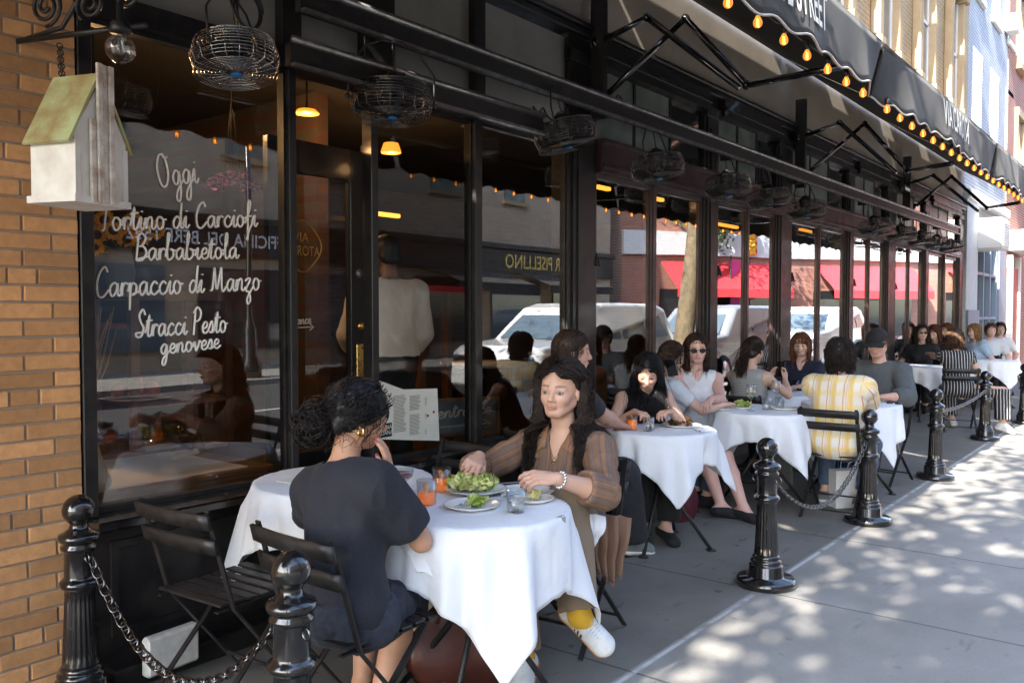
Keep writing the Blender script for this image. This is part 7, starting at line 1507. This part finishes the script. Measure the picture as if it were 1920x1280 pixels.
fb = PY(225, 470, 4.0); t = thing('sunflowers', 'bunch of yellow sunflowers in a vase behind the menu lettering', 'flowers', fb); rg = random.Random(5); MB().lathe([(.05, -.22), (.07, -.1), (.05, 0), (.055, .01)], 18, fb).build('vase', 'slate', t)
for u, v in ((181, 440), (212, 432), (238, 448), (268, 442), (196, 412), (292, 430), (176, 462), (250, 415)):
    c_ = PY(u, v, 3.92 + rg.random() * .12); n2 = Vector((-.45 + rg.uniform(-.3, .3), -1, rg.uniform(-.1, .3))).normalized(); Q = n2.to_track_quat('Z', 'Y').to_matrix(); mb = MB()
    for k in range(26):
        a_ = k * 2.4; Rk = Q @ Matrix.Rotation(a_, 3, 'Z'); l_ = rg.uniform(.042, .055); mb.add([c_ + Rk @ Vector(q) for q in ((.018, -.007, 0), (.034, -.010, .004), (l_, 0, -.004), (.034, .010, .004), (.018, .007, 0))], [(0, 1, 2, 3, 4)])
    f = mb.build('petals', 'petal_yellow', t); MB().lathe([(0, .010), (.018, .007), (.024, 0), (.02, -.006)], 14, c_, M=Q.to_4x4()).build('disc', 'seed_brown', f); MB().tube([c_, c_.lerp(fb, .5) + Vector((0, .02, -.02)), fb], .004, 5).build('stem', 'stem_green', f)
hp = PY(437, 380, 4.0); t = thing('flower_pot', 'hanging black pot of pink flowers behind the menu window', 'flowers', hp); MB().lathe([(.045, -.07), (.062, .05), (.066, .055), (.055, .055)], 20, hp).build('pot', 'black_metal', t); fl, lf = MB(), MB()
for k in range(260):
    a_, r_ = rg.random() * 6.28, math.sqrt(rg.random()); c_ = hp + Vector((.155 * r_ * math.cos(a_), .14 * r_ * math.sin(a_), .075 + .075 * (1 - r_ * r_) + rg.uniform(-.02, .02))); Q = Matrix.Rotation(rg.random() * 6, 3, 'Z') @ Matrix.Rotation(rg.uniform(-.9, .9), 3, 'X'); s_ = rg.uniform(.009, .016); (fl if k % 4 else lf).add([c_ + Q @ Vector((s_ * math.cos(q * 1.2566) * (1 if q % 1 == 0 else .5), s_ * math.sin(q * 1.2566), 0)) for q in range(5)], [(0, 1, 2, 3, 4)])
fl.build('blossoms', 'petal_pink', t); lf.build('leaves', 'leaf', t)
for s_ in (-1, 0, 1): MB().tube([hp + Vector((.06 * s_, .03 * (1 - abs(s_)), .055)), hp + Vector((0, 0, .55)), Vector((hp.x, hp.y, 3.29))], .003, 5).build('hanger', 'black_metal', t)
t = thing('window_table', 'wooden table with a white runner just inside the menu window', 'table', (2.2, 4.0, .3)); MB().span((1.72, 2.62), (3.66, 4.05), (.30, .70)).build('boards', 'wood_warm', t); MB().span((1.70, 2.64), (3.64, 4.60), (.70, .73), ch=.005).build('top', 'wood_warm', t); MB().span((1.74, 2.5), (3.66, 4.4), (.731, .736)).build('runner', 'cloth_white', t)
for k, (u, v) in enumerate(((300, 838), (390, 836), (335, 852))): p = PZ(u, v, .745); tag(MB().box((p.x, p.y, .747), (.20, .11, .018), rz=R(8 * k), ch=.006).build('napkin', 'cloth_white'), ('folded white napkin, left on the inside table', 'folded white napkin, right on the inside table', 'folded white napkin, nearest the glass on the inside table')[k], 'napkin')
for k, (u, v) in enumerate(((282, 832), (345, 828), (372, 846))): p = PZ(u, v, .737); tumbler((p.x, p.y), ('clear tumbler left on the inside window table', 'clear tumbler at the middle of the inside window table', 'clear tumbler nearest the glass on the inside window table')[k], z=.737)
tw = MB(); b_ = PY(168, 760, 3.75)
for k in range(9): e_ = PY(172 + k * 6, 565 + (k * 37) % 50, 3.75 + .02 * (k % 3)); tw.tube([b_, b_.lerp(e_, .5) + Vector((.02 * math.sin(k), .01, 0)), e_], [.005, .004, .002], 5)
mat('twig', (0.42, 0.30, 0.16), 0.8); tag(tw.build('twigs', 'twig'), 'bundle of pale dry twigs in the window corner', 'twigs')
gb = PY(178, 925, 3.64); mb = MB(); mb.lathe([(0, 0), (.045, .01), (.055, .06), (.050, .11), (.030, .16), (.014, .21), (.006, .27), (0, .30)], 18, gb); mb.ball(gb + Vector((.03, -.01, .05)), (.035, .035, .045), 12, 8); tag(mb.build('garlic_bulb', 'canvas'), 'pale beige bulb shaped ornament in the corner of the menu window', 'ornament')
# back of the room: counter, shelves with bottles
t = thing('back_counter', 'dark wooden counter at the back of the restaurant', 'counter', (3.4, 8.0, .3)); MB().span((2.0, 4.3), (7.7, 8.3), (.30, 1.35)).build('front', 'wood_dark', t); MB().span((1.95, 4.35), (7.65, 8.35), (1.351, 1.40)).build('top', 'wood_warm', t)
t = thing('red_table', 'red topped wooden stand inside the entrance window', 'table', PY(800, 700, 4.5)); a_, b_ = PY(760, 535, 4.5), PY(880, 545, 4.5); MB().span((a_.x, b_.x), (4.35, 4.75), (a_.z - .05, a_.z)).build('top', 'awning_red', t)
for x in (a_.x + .05, b_.x - .05):
    for y in (4.4, 4.7): MB().span((x - .03, x + .03), (y - .03, y + .03), (.30, a_.z - .05)).build('leg', 'wood_warm', t)
for k in range(6):
    x, y = 5.9 + 2.1 * k, 5.0 + .6 * (k % 2); t = thing('inside_table', ('dining table inside behind the %s oxblood window pair' % ('first', 'second', 'third', 'fourth', 'fifth', 'sixth')[k]), 'table', (x, y, .3), 0, 'tables inside the restaurant'); MB().lathe([(0, .72), (.4, .72), (.4, .75), (0, .75)], 24, (x, y, .3)).build('top', 'cloth_white', t); MB().lathe([(.2, 0), (.03, .03), (.03, .72)], 12, (x, y, .3)).build('pedestal', 'black_metal', t)
# cloths on laps, coat over a chair
def drape(pts, lab, m, name, sub=10):
    P_ = [[Vector(p) for p in r_] for r_ in pts]; mb = MB(); nu, nv = len(P_) - 1, len(P_[0]) - 1
    def f(u, v):
        rows = [crom([tuple(p) for p in r_], sub) for r_ in P_]; return tuple(crom([r_[int(round(v * nv * sub))] for r_ in rows], sub)[int(round(u * nu * sub))])
    rows = [crom([tuple(p) for p in r_], sub) for r_ in P_]; cols_ = [crom([r_[k] for r_ in rows], sub) for k in range(len(rows[0]))]; nv_, nu_ = len(cols_), len(cols_[0]); vs = [tuple(cols_[j][i] + np.array((0, 0, .004 * math.sin(j * .8) * (i / nu_)))) for i in range(nu_) for j in range(nv_)]
    vs = [(v[0] + .012 * math.sin(k % nv_ * .55) * (k // nv_ / nu_), v[1] + .010 * math.sin(k % nv_ * .55 + 1) * (k // nv_ / nu_), v[2]) for k, v in enumerate(vs)]
    mb.add(vs, [(i * nv_ + j, i * nv_ + j + 1, (i + 1) * nv_ + j + 1, (i + 1) * nv_ + j) for i in range(nu_ - 1) for j in range(nv_ - 1)], 0, True); o = mb.build(name, m); o.modifiers.new('s', 'SOLIDIFY').thickness = .004; return tag(o, lab, name.replace('_', ' '))

drape([[(2.12, 2.20, .665), (2.22, 2.10, .66), (2.33, 2.02, .655), (2.40, 1.95, .65)], [(2.10, 2.13, .655), (2.19, 2.03, .655), (2.28, 1.95, .65), (2.33, 1.90, .645)], [(2.09, 2.07, .60), (2.16, 1.98, .57), (2.24, 1.92, .575), (2.29, 1.87, .60)]], 'white napkin folded over the lap of the navy woman', 'cloth_white', 'napkin')
def hanging(a_, b_, drop, narrow, n, lab, m, name, fringe=0.0):
    a_, b_ = Vector(a_), Vector(b_); ux = b_ - a_; out = ux.cross(Vector((0, 0, 1))).normalized(); mb = MB(); nu, nv = 48, 20
    def f(u, v):
        c = .5 + (u - .5) * (1 - narrow * v); p = a_ + ux * c; fold = (.012 + .016 * v) * math.sin(2 * math.pi * n * u + .8 * math.sin(3 * v)) + .006 * math.sin(23 * u + 2 * v); k = .05 * math.sin(math.pi * min(1, v * 1.5)) * .5
        return tuple(p + out * (fold + k) + Vector((0, 0, -drop * v * (1 - .12 * math.cos(5 * u)) + .02 * (1 - v) * math.sin(math.pi * u))))
    mb.grid(f, nu, nv)
    if fringe:
        for k in range(40): q = Vector(f(k / 39, 1)); mb.tube([q, q + Vector((.004 * math.sin(k * 7), .004 * math.cos(k * 5), -fringe * (.7 + .3 * math.sin(k * 3)))) ], .0012, 3)
    o = mb.build(name, m); o.modifiers.new('s', 'SOLIDIFY').thickness = .004; return tag(o, lab, name.replace('_', ' '))
hanging((3.06, 2.02, .60), (3.24, 1.90, .60), .24, .45, 3.5, 'brown fringed scarf hanging over the edge of the chair', 'beige_scarf', 'scarf', .03)
hanging((2.84, 2.01, .655), (3.04, 1.905, .64), .13, .5, 2, 'white napkin on the lap of the woman in the brown shirt', 'cloth_white', 'napkin')
drape([[(6.72, 2.78, .47), (6.80, 2.66, .47), (6.86, 2.54, .46)], [(6.68, 2.72, .38), (6.74, 2.60, .36), (6.80, 2.50, .37)], [(6.62, 2.70, .22), (6.66, 2.58, .20), (6.72, 2.46, .22)], [(6.58, 2.68, .10), (6.62, 2.56, .09), (6.68, 2.44, .10)]], 'grey fine striped coat hanging below the third table', 'plaid', 'coat')
